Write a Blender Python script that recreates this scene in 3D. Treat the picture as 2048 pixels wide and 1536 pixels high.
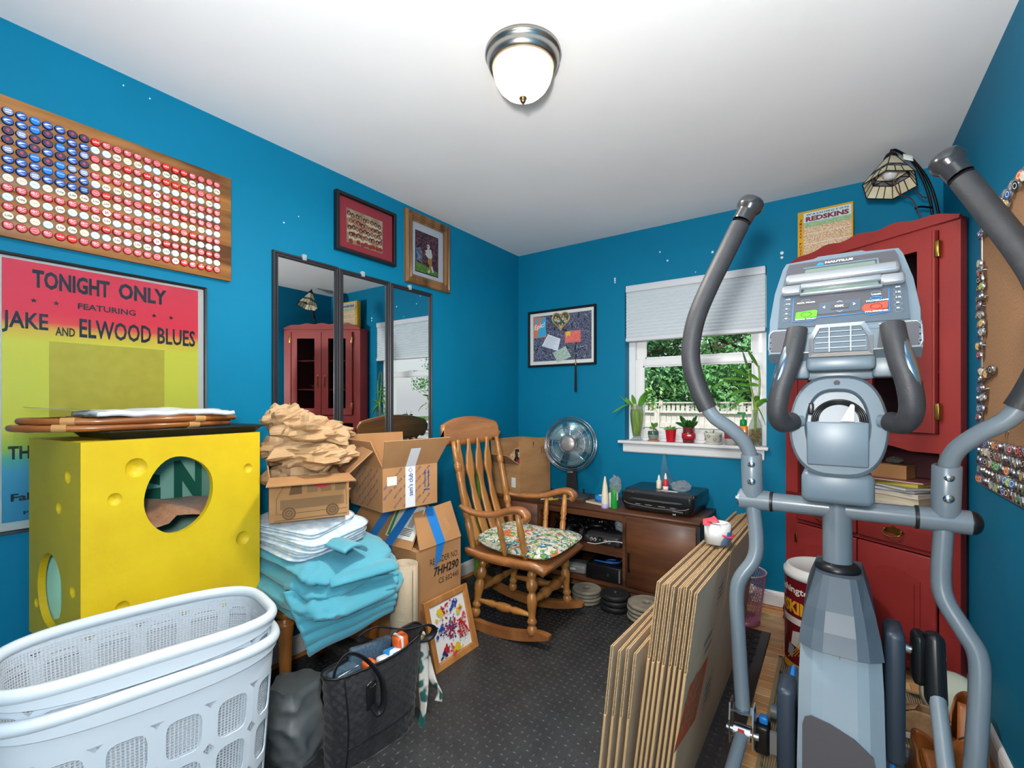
import bpy, bmesh, math, random
from math import sin, cos, pi, radians as R, sqrt, atan2
from mathutils import Vector as V, Matrix, noise
random.seed(7)
for o in list(bpy.data.objects): bpy.data.objects.remove(o)
SC = bpy.context.scene
C = SC.collection

# ---------------------------------------------------------------- camera
cd = bpy.data.cameras.new('camera'); cam = bpy.data.objects.new('camera', cd); C.objects.link(cam)
cd.sensor_width = 36; cd.lens = 927 / 2048 * 36; cd.shift_y = 36 / 2048
cd.clip_start = .02; cd.clip_end = 200
cam.location = (0, 0, 1.237); cam.rotation_euler = (R(90), 0, atan2(644, 927))
SC.camera = cam
# ---------------------------------------------------------------- world, lights, exposure
SC.view_settings.view_transform = 'Standard'; SC.view_settings.look = 'None'
SC.view_settings.gamma = 1; SC.view_settings.use_curve_mapping = False
SC.view_settings.exposure = 0.10
wd = bpy.data.worlds.new('sky'); SC.world = wd; wd.use_nodes = True
nt = wd.node_tree; bg = nt.nodes['Background']
sky = nt.nodes.new('ShaderNodeTexSky'); sky.sky_type = 'NISHITA'; sky.sun_disc = False
sky.sun_elevation = R(48); sky.sun_rotation = R(150); sky.dust_density = 3.0; sky.air_density = 1.0
mixw = nt.nodes.new('ShaderNodeMix'); mixw.data_type = 'RGBA'; mixw.inputs[0].default_value = .55
mixw.inputs[7].default_value = (6.5, 6.7, 7.0, 1)          # high thin overcast over the blue
nt.links.new(sky.outputs[0], mixw.inputs[6]); nt.links.new(mixw.outputs[2], bg.inputs[0])
bg.inputs[1].default_value = 0.16

def light(name, kind, loc, energy, size=.1, color=(1, 1, 1), aim=None, spot=None, blend=.5):
    d = bpy.data.lights.new(name, kind); d.energy = energy; d.color = color
    if kind == 'AREA': d.shape = 'DISK'; d.size = size
    elif kind == 'SUN': d.angle = size
    else: d.shadow_soft_size = size
    if spot: d.spot_size = spot; d.spot_blend = blend
    o = bpy.data.objects.new(name, d); C.objects.link(o); o.location = loc
    if aim is not None:
        o.rotation_euler = (V(aim) - V(loc)).to_track_quat('-Z', 'Y').to_euler()
    return o
light('sun', 'SUN', (3, -4, 12), 4.2, R(3), (1, .97, .92), aim=(0.2, 6, 0))
# the photographer's flash beside the camera: part of it direct, part bounced off the ceiling
light('flash_bounce', 'SPOT', (-.05, -.10, 1.45), 148, .05, (1, .97, .93), aim=(-.55, 1.0, 2.44), spot=R(140), blend=.8)
light('flash_direct', 'POINT', (-.05, -.08, 1.36), 60, .07, (1, .97, .93))

# ---------------------------------------------------------------- helpers
def hx(s):
    s = s.lstrip('#'); v = [int(s[i:i + 2], 16) / 255 for i in (0, 2, 4)]
    return tuple((c / 12.92 if c <= .04045 else ((c + .055) / 1.055) ** 2.4) for c in v) + (1,)
MATS = {}
def mat(name, c1, c2=None, rough=.5, metal=0, scale=20, stretch=(1, 1, 1), bump=0, bscale=None, bstretch=None,
        spec=.5, coat=0, emit=None, estr=0, alpha=1, trans=0, ior=1.45, detail=3, lo=.35, hi=.65, sheen=0, kind='noise', coat_r=.1, sss=0):
    """Principled material; colour wanders between c1 and c2 with a noise / wave / voronoi pattern."""
    if name in MATS: return MATS[name]
    m = bpy.data.materials.new(name); m.use_nodes = True; nt = m.node_tree; b = nt.nodes['Principled BSDF']
    I = b.inputs
    c1 = hx(c1) if isinstance(c1, str) else c1
    I['Base Color'].default_value = c1; I['Roughness'].default_value = rough; I['Metallic'].default_value = metal
    I['Specular IOR Level'].default_value = spec; I['Coat Weight'].default_value = coat; I['Coat Roughness'].default_value = coat_r
    I['Alpha'].default_value = alpha; I['Transmission Weight'].default_value = trans; I['IOR'].default_value = ior
    I['Sheen Weight'].default_value = sheen
    if sss: I['Subsurface Weight'].default_value = sss; I['Subsurface Radius'].default_value = (.02, .02, .02)
    if emit: I['Emission Color'].default_value = hx(emit); I['Emission Strength'].default_value = estr
    def coords(st):
        tc = nt.nodes.new('ShaderNodeTexCoord'); mp = nt.nodes.new('ShaderNodeMapping')
        mp.inputs['Scale'].default_value = st; nt.links.new(tc.outputs['Object'], mp.inputs[0]); return mp.outputs[0]
    if c2:
        c2 = hx(c2) if isinstance(c2, str) else c2
        if kind == 'voronoi':
            n = nt.nodes.new('ShaderNodeTexVoronoi'); n.inputs['Scale'].default_value = scale; out = n.outputs['Distance']
        elif kind == 'wave':
            n = nt.nodes.new('ShaderNodeTexWave'); n.inputs['Scale'].default_value = scale; n.inputs['Distortion'].default_value = 6
            n.inputs['Detail'].default_value = detail; n.inputs['Detail Scale'].default_value = 1.5; out = n.outputs[1]
        else:
            n = nt.nodes.new('ShaderNodeTexNoise'); n.inputs['Scale'].default_value = scale; n.inputs['Detail'].default_value = detail; out = n.outputs[0]
        nt.links.new(coords(stretch), n.inputs['Vector'])
        r = nt.nodes.new('ShaderNodeValToRGB'); r.color_ramp.elements[0].position = lo; r.color_ramp.elements[1].position = hi
        r.color_ramp.elements[0].color = c1; r.color_ramp.elements[1].color = c2
        nt.links.new(out, r.inputs[0]); nt.links.new(r.outputs[0], I['Base Color'])
    if bump:
        n = nt.nodes.new('ShaderNodeTexNoise'); n.inputs['Scale'].default_value = bscale or scale * 3; n.inputs['Detail'].default_value = 4
        nt.links.new(coords(bstretch or stretch), n.inputs['Vector'])
        bp = nt.nodes.new('ShaderNodeBump'); bp.inputs['Strength'].default_value = bump; bp.inputs['Distance'].default_value = .01
        nt.links.new(n.outputs[0], bp.inputs['Height']); nt.links.new(bp.outputs[0], I['Normal'])
    MATS[name] = m; return m

def frame_from(z, up=V((0, 0, 1))):
    z = V(z).normalized()
    x = up.cross(z)
    if x.length < 1e-4: x = V((1, 0, 0)).cross(z)
    if x.length < 1e-4: x = V((0, 1, 0)).cross(z)
    x.normalize(); return x, z.cross(x), z

class MB:
    """collects shapes; every shape may use its own material slot"""
    def __init__(s): s.v = []; s.f = []; s.m = []; s.s = []; s.M = None
    def add(s, vs, fs, m=0, sm=False):
        k = len(s.v)
        s.v += [(s.M @ V(p)) if s.M is not None else V(p) for p in vs]
        for f in fs: s.f.append([k + i for i in f]); s.m.append(m); s.s.append(sm)
        return s
    def box(s, a, b, m=0):
        x0, y0, z0 = a; x1, y1, z1 = b
        return s.add([(x0, y0, z0), (x1, y0, z0), (x1, y1, z0), (x0, y1, z0), (x0, y0, z1), (x1, y0, z1), (x1, y1, z1), (x0, y1, z1)],
                     [(3, 2, 1, 0), (4, 5, 6, 7), (0, 1, 5, 4), (1, 2, 6, 5), (2, 3, 7, 6), (3, 0, 4, 7)], m)
    def rbox(s, a, b, r=.005, m=0, seg=2, sm=True, taper=None):
        bm = bmesh.new(); bmesh.ops.create_cube(bm, size=1)
        c = (V(a) + V(b)) / 2; d = V(b) - V(a)
        for v in bm.verts:
            k = taper if (taper and v.co.z > 0) else (1, 1)
            v.co = V((c.x + v.co.x * d.x * k[0], c.y + v.co.y * d.y * k[1], c.z + v.co.z * d.z))
        r = min(r, min(abs(d.x), abs(d.y), abs(d.z)) * .49)
        bmesh.ops.bevel(bm, geom=bm.edges[:] + bm.verts[:], offset=r, segments=seg, profile=.5, affect='EDGES')
        bm.verts.index_update()
        s.add([v.co.copy() for v in bm.verts], [[v.index for v in f.verts] for f in bm.faces], m, sm); bm.free(); return s
    def cyl(s, p0, p1, r0, r1=None, n=16, m=0, sm=True, cap=True):
        r1 = r0 if r1 is None else r1; p0 = V(p0); p1 = V(p1); x, y, z = frame_from(p1 - p0)
        vs = [p + (x * cos(2 * pi * i / n) + y * sin(2 * pi * i / n)) * r for p, r in ((p0, r0), (p1, r1)) for i in range(n)]
        s.add(vs, [(i, (i + 1) % n, n + (i + 1) % n, n + i) for i in range(n)], m, sm)
        if cap:
            if r0 > 0: s.add(vs[:n], [list(range(n))[::-1]], m)
            if r1 > 0: s.add(vs[n:], [list(range(n))], m)
        return s
    def tube(s, pts, r, n=8, m=0, closed=False, cap=True, flat=1.0, up=None):
        pts = [V(p) for p in pts]; k = len(pts)
        rs = r if isinstance(r, (list, tuple)) else [r] * k
        vs = []; px = None
        for i, p in enumerate(pts):
            a = pts[(i - 1) % k] if (closed or i > 0) else p
            b = pts[(i + 1) % k] if (closed or i < k - 1) else p
            t = (b - a)
            if t.length < 1e-9: t = V((0, 0, 1))
            t.normalize()
            if px is None:
                x, y, _ = frame_from(t, V(up) if up else V((0, 0, 1)))
            else:
                x = px - t * px.dot(t)
                if x.length < 1e-5: x = frame_from(t)[0]
                x.normalize(); y = t.cross(x)
            px = x
            for j in range(n):
                q = 2 * pi * j / n; vs.append(p + (x * cos(q) + y * sin(q) * flat) * rs[i])
        fs = []
        for i in range(k if closed else k - 1):
            for j in range(n):
                a = i * n + j; b = i * n + (j + 1) % n; i2 = (i + 1) % k
                fs.append((a, b, i2 * n + (j + 1) % n, i2 * n + j))
        s.add(vs, fs, m, True)
        if cap and not closed:
            s.add(vs[:n], [list(range(n))[::-1]], m); s.add(vs[-n:], [list(range(n))], m)
        return s
    def lathe(s, prof, n=24, o=(0, 0, 0), z=(0, 0, 1), m=0, sm=True, ang=2 * pi, a0=0):
        x, y, z = frame_from(z, V((0, 1, 0)) if abs(V(z).normalized().z) > .9 else V((0, 0, 1))); o = V(o); vs = []; fs = []
        full = ang > 6.28; nn = n if full else n + 1
        for r, h in prof:
            for i in range(nn):
                a = a0 + ang * i / n; vs.append(o + (x * cos(a) + y * sin(a)) * r + z * h)
        for k in range(len(prof) - 1):
            for i in range(n):
                j = (i + 1) % nn
                fs.append((k * nn + i, k * nn + j, (k + 1) * nn + j, (k + 1) * nn + i))
        s.add(vs, fs, m, sm); return s
    def prism(s, poly, o, u, v, d, m=0, sm=False, bev=0):
        """polygon in the (u,v) plane through o, pushed by vector d"""
        o, u, v, d = V(o), V(u), V(v), V(d); n = len(poly)
        if u.cross(v).dot(d) < 0: poly = poly[::-1]
        a = [o + u * p[0] + v * p[1] for p in poly]; b = [p + d for p in a]
        s.add(a, [list(range(n))[::-1]], m); s.add(b, [list(range(n))], m)
        s.add(a + b, [(i, (i + 1) % n, n + (i + 1) % n, n + i) for i in range(n)], m, sm); return s
    def flat(s, poly, o, u, v, m=0):
        o, u, v = V(o), V(u), V(v)
        return s.add([o + u * p[0] + v * p[1] for p in poly], [list(range(len(poly)))], m)
    def grid(s, fn, nu, nv, m=0, sm=True, cu=False, cv=False, flip=False):
        vs = [V(fn(i / nu, j / nv)) for j in range(nv if cv else nv + 1) for i in range(nu if cu else nu + 1)]
        w = nu if cu else nu + 1; h = nv if cv else nv + 1; fs = []
        for j in range(nv):
            for i in range(nu):
                a, b, c, d = j * w + i, j * w + (i + 1) % w, ((j + 1) % h) * w + (i + 1) % w, ((j + 1) % h) * w + i
                fs.append((a, d, c, b) if flip else (a, b, c, d))
        return s.add(vs, fs, m, sm)
    def slab(s, fn, nu, nv, th, m=0, sm=True):
        """a sheet with thickness th along its own normal"""
        P = [[V(fn(i / nu, j / nv)) for i in range(nu + 1)] for j in range(nv + 1)]; A = []; B = []
        for j in range(nv + 1):
            for i in range(nu + 1):
                du = P[j][min(i + 1, nu)] - P[j][max(i - 1, 0)]; dv = P[min(j + 1, nv)][i] - P[max(j - 1, 0)][i]
                n = du.cross(dv); n = n.normalized() if n.length > 1e-12 else V((0, 0, 1))
                A.append(P[j][i] + n * th / 2); B.append(P[j][i] - n * th / 2)
        w = nu + 1; k = len(A); fs = []
        for j in range(nv):
            for i in range(nu):
                a, b, c, d = j * w + i, j * w + i + 1, (j + 1) * w + i + 1, (j + 1) * w + i
                fs += [(a, b, c, d), (k + d, k + c, k + b, k + a)]
        rim = [i for i in range(w)] + [j * w + nu for j in range(1, nv + 1)] + [nv * w + i for i in range(nu - 1, -1, -1)] + [j * w for j in range(nv - 1, 0, -1)]
        for i in range(len(rim)):
            a, b = rim[i], rim[(i + 1) % len(rim)]; fs.append((b, a, k + a, k + b))
        return s.add(A + B, fs, m, sm)
    def ball(s, c, r, nu=16, nv=10, m=0):
        c = V(c); r = r if isinstance(r, (tuple, list)) else (r, r, r)
        return s.grid(lambda u, v: c + V((r[0] * cos(2 * pi * u) * sin(pi * v), r[1] * sin(2 * pi * u) * sin(pi * v), -r[2] * cos(pi * v))), nu, nv, m, True, cu=True)

ROOT = {}
def mw(loc, rz=0, rx=0, ry=0):
    return Matrix.Translation(V(loc)) @ Matrix.Rotation(rz, 4, 'Z') @ Matrix.Rotation(ry, 4, 'Y') @ Matrix.Rotation(rx, 4, 'X')
def T(name, label, cat, loc=(0, 0, 0), rz=0, group=None, rx=0, ry=0):
    o = bpy.data.objects.new(name, None); C.objects.link(o); o.empty_display_size = .05
    o.matrix_world = mw(loc, rz, rx, ry); ROOT[o.name] = mw(loc, rz, rx, ry)
    o['label'] = label; o['category'] = cat
    if group: o['group'] = group
    return o
def mesh_of(name, mb, mats, inv=None, off=None):
    me = bpy.data.meshes.new(name)
    vs = mb.v
    if inv is not None: vs = [inv @ p for p in vs]
    if off is not None: vs = [p - off for p in vs]
    me.from_pydata([tuple(p) for p in vs], [], mb.f)
    mats = mats if isinstance(mats, (list, tuple)) else [mats]
    for m in mats: me.materials.append(m)
    me.polygons.foreach_set('material_index', mb.m); me.polygons.foreach_set('use_smooth', mb.s)
    me.update(); return me
def O(name, mb, mats, parent=None, w=False, label=None, cat=None, group=None, kind=None, sharp=None):
    """link the collected shapes as one mesh object; w: the shapes are in world space"""
    if parent is None:
        xs = [p.x for p in mb.v]; ys = [p.y for p in mb.v]; zs = [p.z for p in mb.v]
        off = V(((min(xs) + max(xs)) / 2, (min(ys) + max(ys)) / 2, min(zs)))
        me = mesh_of(name, mb, mats, off=off); o = bpy.data.objects.new(name, me); C.objects.link(o); o.location = off
        ROOT[o.name] = Matrix.Translation(off)
    else:
        root = ROOT[parent.name]
        me = mesh_of(name, mb, mats, inv=root.inverted() if w else None)
        o = bpy.data.objects.new(name, me); C.objects.link(o); o.parent = parent; ROOT[o.name] = root
    if sharp is not None: me.set_sharp_from_angle(angle=R(sharp))
    if label: o['label'] = label
    if cat: o['category'] = cat
    if group: o['group'] = group
    if kind: o['kind'] = kind
    return o
def dup(root, loc=None, rz=None, label=None, M=None):
    r = root.copy(); C.objects.link(r)
    if M is not None: r.matrix_world = M
    else:
        if loc is not None: r.location = loc
        if rz is not None: r.rotation_euler = (0, 0, rz)
    if label: r['label'] = label
    for ch in list(root.children):
        c = ch.copy(); C.objects.link(c); c.parent = r
        for g in ch.children:
            d = g.copy(); C.objects.link(d); d.parent = c
    return r
def inst(o, parent, M):
    """another piece like o, sharing its mesh"""
    c = o.copy(); C.objects.link(c); c.parent = parent; c.matrix_local = M; return c
TXT = {}
def glyphs(s, bold=0, shear=0, res=2, space=1):
    k = (s, bold, shear, res, space)
    if k not in TXT:
        cu = bpy.data.curves.new('t', 'FONT'); cu.body = s; cu.resolution_u = res; cu.offset = bold; cu.shear = shear; cu.space_character = space; cu.fill_mode = 'FRONT'
        o = bpy.data.objects.new('t', cu); C.objects.link(o)
        me = bpy.data.meshes.new_from_object(o.evaluated_get(bpy.context.evaluated_depsgraph_get()))
        vs = [v.co.copy() for v in me.vertices]; fs = [list(p.vertices) for p in me.polygons]
        bpy.data.objects.remove(o); bpy.data.curves.remove(cu); bpy.data.meshes.remove(me)
        x0 = min(p.x for p in vs); x1 = max(p.x for p in vs); y0 = min(p.y for p in vs); y1 = max(p.y for p in vs)
        TXT[k] = ([((p.x - x0) / (x1 - x0), (p.y - y0) / (y1 - y0)) for p in vs], fs)
    return TXT[k]
def put_text(mb, s, o, u, v, m=0, bold=0, shear=0, lift=.0008, space=1, bend=None):
    """lettering that fills the box o, o+u, o+v"""
    vs, fs = glyphs(s, bold, shear, 2, space); o, u, v = V(o), V(u), V(v); n = u.cross(v).normalized() * lift
    pts = [o + u * a + v * b + n for a, b in vs]
    if bend: pts = [bend(p) for p in pts]
    mb.add(pts, fs, m); return mb
def txt(name, s, m, parent, o, u, v, w=False, **k):
    return O(name, put_text(MB(), s, o, u, v, **k), m, parent, w)
def spline(pts, n=6):
    """Catmull-Rom through pts"""
    P = [V(p) for p in pts]; out = []
    for i in range(len(P) - 1):
        p0 = P[max(i - 1, 0)]; p1 = P[i]; p2 = P[i + 1]; p3 = P[min(i + 2, len(P) - 1)]
        for k in range(n):
            t = k / n
            out.append(.5 * ((2 * p1) + (p2 - p0) * t + (2 * p0 - 5 * p1 + 4 * p2 - p3) * t * t + (3 * p1 - p0 - 3 * p2 + p3) * t ** 3))
    out.append(P[-1]); return out
def fr(p, s=1.0): return noise.noise(V(p) * s)
def fbm(p, s=1.0, o=3): return noise.fractal(V(p) * s, 1.0, 2.0, o)
# ================================================================ the room
LW, BW, RW, FW, CH = -2.14, 3.175, .455, -.55, 2.44
WX0, WX1, WZ0, WZ1 = -1.225, -.335, .945, 2.062           # window opening in the back wall
m_wall = mat('teal_wall_paint', '#00779D', '#007398', rough=.6, scale=2.5, bump=.04, bscale=160, spec=.2)
m_ceil = mat('ceiling_paint', '#F0F1F2', '#EBECED', rough=.9, scale=1.5, bump=.10, bscale=14, spec=.2)
m_trim = mat('white_trim', '#E2E4E6', rough=.35)
m_vinyl = mat('white_vinyl', '#EDEEF0', rough=.3)
def struct(name, mb, m, parent=None, label=None):
    return O(name, mb, m, parent, w=parent is not None, kind='structure', label=label)
wb = MB()
wb.box((LW - .1, BW, 0), (WX0, BW + .14, CH)); wb.box((WX1, BW, 0), (RW + .1, BW + .14, CH))
wb.box((WX0, BW, 0), (WX1, BW + .14, WZ0)); wb.box((WX0, BW, WZ1), (WX1, BW + .14, CH))
wall_back = struct('wall_back', wb, m_wall, label='teal painted wall with the window')
wall_left = struct('wall_left', MB().box((LW - .1, FW, 0), (LW, BW, CH)), m_wall, label='teal painted wall behind the posters and mirrors')
wall_right = struct('wall_right', MB().box((RW, FW, 0), (RW + .1, BW, CH)), m_wall, label='teal painted wall behind the cork board')
wf = MB(); wf.box((LW - .1, FW - .1, 0), (-.55, FW, CH)); wf.box((.27, FW - .1, 0), (RW + .1, FW, CH)); wf.box((-.55, FW - .1, 2.04), (.27, FW, CH))
struct('wall_front', wf, m_wall, label='teal painted wall with the doorway')
struct('ceiling', MB().box((LW - .1, FW - .1, CH), (RW + .1, BW + .14, CH + .08)), m_ceil, label='white plaster ceiling')
# doorway behind the camera with its closed white door
m_door = mat('white_door_paint', '#E4E3DF', rough=.4)
d = MB().box((-.53, FW - .07, .005), (.25, FW - .03, 2.02))
for z0, z1 in ((.2, .95), (1.1, 1.9)):
    for x0, x1 in ((-.43, -.17), (-.11, .15)): d.rbox((x0, FW - .035, z0), (x1, FW - .022, z1), .008)
door = struct('door_1', d, m_door, label='white panelled door')
dk = MB().ball((.19, FW + .03, .95), .028); dk.cyl((.19, FW - .03, .95), (.19, FW + .02, .95), .012)
O('door_knob', dk, mat('brass', '#B08A45', rough=.25, metal=1), door, w=True)
struct('trim_1', MB().box((-.62, FW, 0), (-.55, FW + .015, 2.11)).box((.27, FW, 0), (.34, FW + .015, 2.11)).box((-.55, FW, 2.04), (.27, FW + .015, 2.11)), m_trim, label='white door casing')

# ---- floor boards
def wood(name, c1, c2, axis='x', rough=.35, rings=7, spread=.22, bump=.12, coat=.25, fine=90):
    if name in MATS: return MATS[name]
    m = bpy.data.materials.new(name); m.use_nodes = True; nt = m.node_tree; b = nt.nodes['Principled BSDF']; L = nt.links.new
    tc = nt.nodes.new('ShaderNodeTexCoord'); oi = nt.nodes.new('ShaderNodeObjectInfo')
    ad = nt.nodes.new('ShaderNodeVectorMath'); ad.operation = 'MULTIPLY_ADD'
    ad.inputs[1].default_value = {'x': (.12, 1, 1), 'y': (1, .12, 1), 'z': (1, 1, .12)}[axis]
    cb = nt.nodes.new('ShaderNodeCombineXYZ'); ml = nt.nodes.new('ShaderNodeMath'); ml.operation = 'MULTIPLY'; ml.inputs[1].default_value = 17
    L(oi.outputs['Random'], ml.inputs[0])
    for i in range(3): L(ml.outputs[0], cb.inputs[i])
    L(tc.outputs['Object'], ad.inputs[0]); L(cb.outputs[0], ad.inputs[2])
    n = nt.nodes.new('ShaderNodeTexNoise'); n.inputs['Scale'].default_value = rings; n.inputs['Detail'].default_value = 5; n.inputs['Distortion'].default_value = .8; L(ad.outputs[0], n.inputs['Vector'])
    n2 = nt.nodes.new('ShaderNodeTexNoise'); n2.inputs['Scale'].default_value = fine; n2.inputs['Detail'].default_value = 2; L(ad.outputs[0], n2.inputs['Vector'])
    mx = nt.nodes.new('ShaderNodeMath'); mx.operation = 'MULTIPLY_ADD'; mx.inputs[1].default_value = .25; L(n2.outputs[0], mx.inputs[0]); L(n.outputs[0], mx.inputs[2])
    r = nt.nodes.new('ShaderNodeValToRGB'); r.color_ramp.elements[0].position = .45; r.color_ramp.elements[1].position = .8
    r.color_ramp.elements[0].color = hx(c1); r.color_ramp.elements[1].color = hx(c2); L(mx.outputs[0], r.inputs[0])
    hs = nt.nodes.new('ShaderNodeHueSaturation'); mr = nt.nodes.new('ShaderNodeMapRange'); mr.inputs[3].default_value = 1 - spread; mr.inputs[4].default_value = 1 + spread
    L(oi.outputs['Random'], mr.inputs[0]); L(mr.outputs[0], hs.inputs['Value']); L(r.outputs[0], hs.inputs['Color']); L(hs.outputs[0], b.inputs['Base Color'])
    bp = nt.nodes.new('ShaderNodeBump'); bp.inputs['Strength'].default_value = bump; bp.inputs['Distance'].default_value = .004; L(mx.outputs[0], bp.inputs['Height']); L(bp.outputs[0], b.inputs['Normal'])
    b.inputs['Roughness'].default_value = rough; b.inputs['Coat Weight'].default_value = coat; b.inputs['Coat Roughness'].default_value = .25
    MATS[name] = m; return m
m_oak = wood('oak_floor_board', '#F4C68C', '#CE9252', 'x', rings=9, spread=.14)
floor = struct('floor', MB().box((LW, FW, -.1), (RW, BW, -.012)), mat('subfloor', '#3B2616', rough=.9), label='oak strip floor')
bw = .0575; lens = (.9, 1.3, .62, 1.05); proto = {}
y = FW; row = 0
while y < BW - .001:
    x = LW - random.uniform(0, .5); first = True
    y1 = min(y + bw, BW)
    while x < RW - .02:
        L = random.choice(lens); xa = max(x, LW); xb = min(x + L, RW); ln = xb - xa
        if ln > .03:
            key = (round(ln, 3), round(y1 - y, 4))
            if key not in proto:
                b = MB().rbox((-ln / 2 + .0006, -(y1 - y) / 2 + .0005, -.012), (ln / 2 - .0006, (y1 - y) / 2 - .0005, 0), .0012, seg=1, sm=False)
                o = O('floor_board', b, m_oak, floor); proto[key] = o; o.matrix_local = Matrix.Translation(V(((xa + xb) / 2, (y + y1) / 2, 0)) - ROOT[floor.name].translation)
            else:
                inst(proto[key], floor, Matrix.Translation(V(((xa + xb) / 2, (y + y1) / 2, 0)) - ROOT[floor.name].translation))
        x += L
    y = y1; row += 1
# ---- baseboards with quarter round
m_qr = mat('oak_quarter_round', '#B9804A', '#A06A38', rough=.4, scale=30)
def baseboard(name, x0, y0, x1, y1, n, label):
    n = V((n[0], n[1], 0)); d = V((x1 - x0, y1 - y0, 0))
    prof = [(0, .022), (.014, .022), (.014, .085), (.010, .098), (.006, .104), (0, .108)]
    o = struct(name, MB().prism(prof, (x0, y0, 0), n, (0, 0, 1), d), m_trim, label=label)
    q = [(0, 0), (.019, 0), (.018, .008), (.013, .016), (.006, .020), (0, .021)]
    O('quarter_round', MB().prism(q, V((x0, y0, 0)) + n * .0005, n, (0, 0, 1), d), m_qr, o, w=True)
baseboard('baseboard_left', LW, FW, LW, BW, (1, 0), 'white baseboard along the mirror wall')
baseboard('baseboard_back', LW, BW, RW, BW, (0, -1), 'white baseboard under the window')
baseboard('baseboard_right', RW, FW, RW, BW, (-1, 0), 'white baseboard under the cork board')
# ---- spackle and tape spots left on the walls
m_spk = mat('spackle', '#DDE6EA', rough=.8)
sp = MB()
for x, z, r in [(-.976, 2.261, .006), (-.925, 2.194, .007), (-.64, 2.199, .008), (-.254, 2.122, .010), (-.254, 2.095, .008), (-.744, 2.087, .004), (-1.3, 2.129, .007), (-1.3, 2.115, .007), (-1.30, 2.10, .006), (-1.12, 1.98, .003)]:
    sp.lathe([(r, 0), (r * .7, .0015), (0, .002)], 7, (x, BW, z), (0, -1, 0))
O('paint_patch', sp, m_spk, wall_back, w=True)
sp = MB()
for y, z, r in [(1.187, 2.087, .004), (.663, 2.393, .003), (.583, 2.398, .003), (1.26, 2.14, .003)]:
    sp.lathe([(r, 0), (r * .7, .0015), (0, .002)], 7, (LW, y, z), (1, 0, 0))
O('paint_patch', sp, m_spk, wall_left, w=True)

# ================================================================ window
fy = BW + .085
win = struct('window_1', MB().box((WX0, fy, WZ0), (WX0 + .045, BW + .14, WZ1)).box((WX1 - .03, fy - .0, WZ0), (WX1, BW + .14, WZ1))
             .box((WX0 + .045, fy, WZ1 - .05), (WX1 - .03, BW + .14, WZ1)).box((WX0 + .045, fy - .01, WZ0), (WX1 - .03, BW + .14, WZ0 + .035)), m_vinyl, label='white double hung window')
def sash(name, x0, x1, z0, z1, y0, y1, sw, bw_, tw):
    s = MB()
    s.rbox((x0, y0, z0), (x0 + sw, y1, z1), .004); s.rbox((x1 - sw, y0, z0), (x1, y1, z1), .004)
    s.rbox((x0 + sw - .002, y0, z0), (x1 - sw + .002, y1, z0 + bw_), .004); s.rbox((x0 + sw - .002, y0, z1 - tw), (x1 - sw + .002, y1, z1), .004)
    for (a, b, c, e) in ((x0 + sw, x0 + sw + .008, z0 + bw_, z1 - tw), (x1 - sw - .008, x1 - sw, z0 + bw_, z1 - tw)): s.box((a, y0 + .008, c), (b, y1 - .006, e))
    s.box((x0 + sw, y0 + .008, z0 + bw_), (x1 - sw, y1 - .006, z0 + bw_ + .008)); s.box((x0 + sw, y0 + .008, z1 - tw - .008), (x1 - sw, y1 - .006, z1 - tw))
    o = O(name, s, m_vinyl, win, w=True)
    m_gl = mat('window_glass', (1, 1, 1, 1), rough=0, trans=1, ior=1.02, spec=.25)
    O('pane', MB().box((x0 + sw, (y0 + y1) / 2 - .0015, z0 + bw_), (x1 - sw, (y0 + y1) / 2 + .0015, z1 - tw)), m_gl, o, w=True)
    return o
sash('lower_sash', WX0 + .045, WX1 - .03, WZ0 + .035, 1.545, fy + .004, fy + .028, .055, .066, .052)
sash('upper_sash', WX0 + .045, WX1 - .03, 1.50, WZ1 - .05, fy + .03, fy + .052, .062, .05, .05)
lk = MB().rbox((-.80, fy - .004, 1.541), (-.74, fy + .02, 1.556), .004); lk.cyl((-.77, fy + .006, 1.55), (-.77, fy + .006, 1.562), .010); O('sash_lock', lk, m_vinyl, win, w=True)
sl = MB().rbox((-1.262, BW - .048, .945), (-.321, BW + .0, .967), .006); sl.box((WX0 + .001, BW - .002, .9455), (WX1 - .001, fy + .003, .9665))
O('window_stool', sl, m_trim, win, w=True)
ap = MB().prism([(0, .886), (.008, .882), (.016, .890), (.018, .93), (.018, .9445), (0, .9445)], (-1.232, BW - .0005, 0), (0, -1, 0), (0, 0, 1), (.887, 0, 0)); O('apron', ap, m_trim, win, w=True)
# cellular shade
m_shade = mat('white_cellular_shade', '#CDD6DC', rough=.8, trans=0, sss=.0)
sh = T('cellular_shade', 'white pleated cellular shade pulled halfway down the window', 'window shade', (-.777, BW - .006, 1.665))
O('head_rail', MB().rbox((-1.217, BW - .012, 2.012), (-.339, BW + .045, 2.060), .005), mat('shade_rail', '#D2D6DC', rough=.4), sh, w=True)
zz = []; z = 2.012; k = 0; n = 28; dz = (2.012 - 1.690) / n
for i in range(n + 1): zz.append((2.012 - i * dz, 0 if i % 2 == 0 else .010))
fab = MB()
fab.grid(lambda u, v: (-1.215 + .874 * u, BW + .004 - zz[round(v * n)][1], zz[round(v * n)][0]), 1, n, sm=False)
fab.grid(lambda u, v: (-1.215 + .874 * u, BW + .022 + zz[round(v * n)][1], zz[round(v * n)][0]), 1, n, sm=False, flip=True)
O('pleated_fabric', fab, m_shade, sh, w=True)
O('bottom_rail', MB().rbox((-1.217, BW - .012, 1.664), (-.339, BW + .036, 1.692), .005), mat('shade_rail', '#D2D6DC', rough=.4), sh, w=True)

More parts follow.
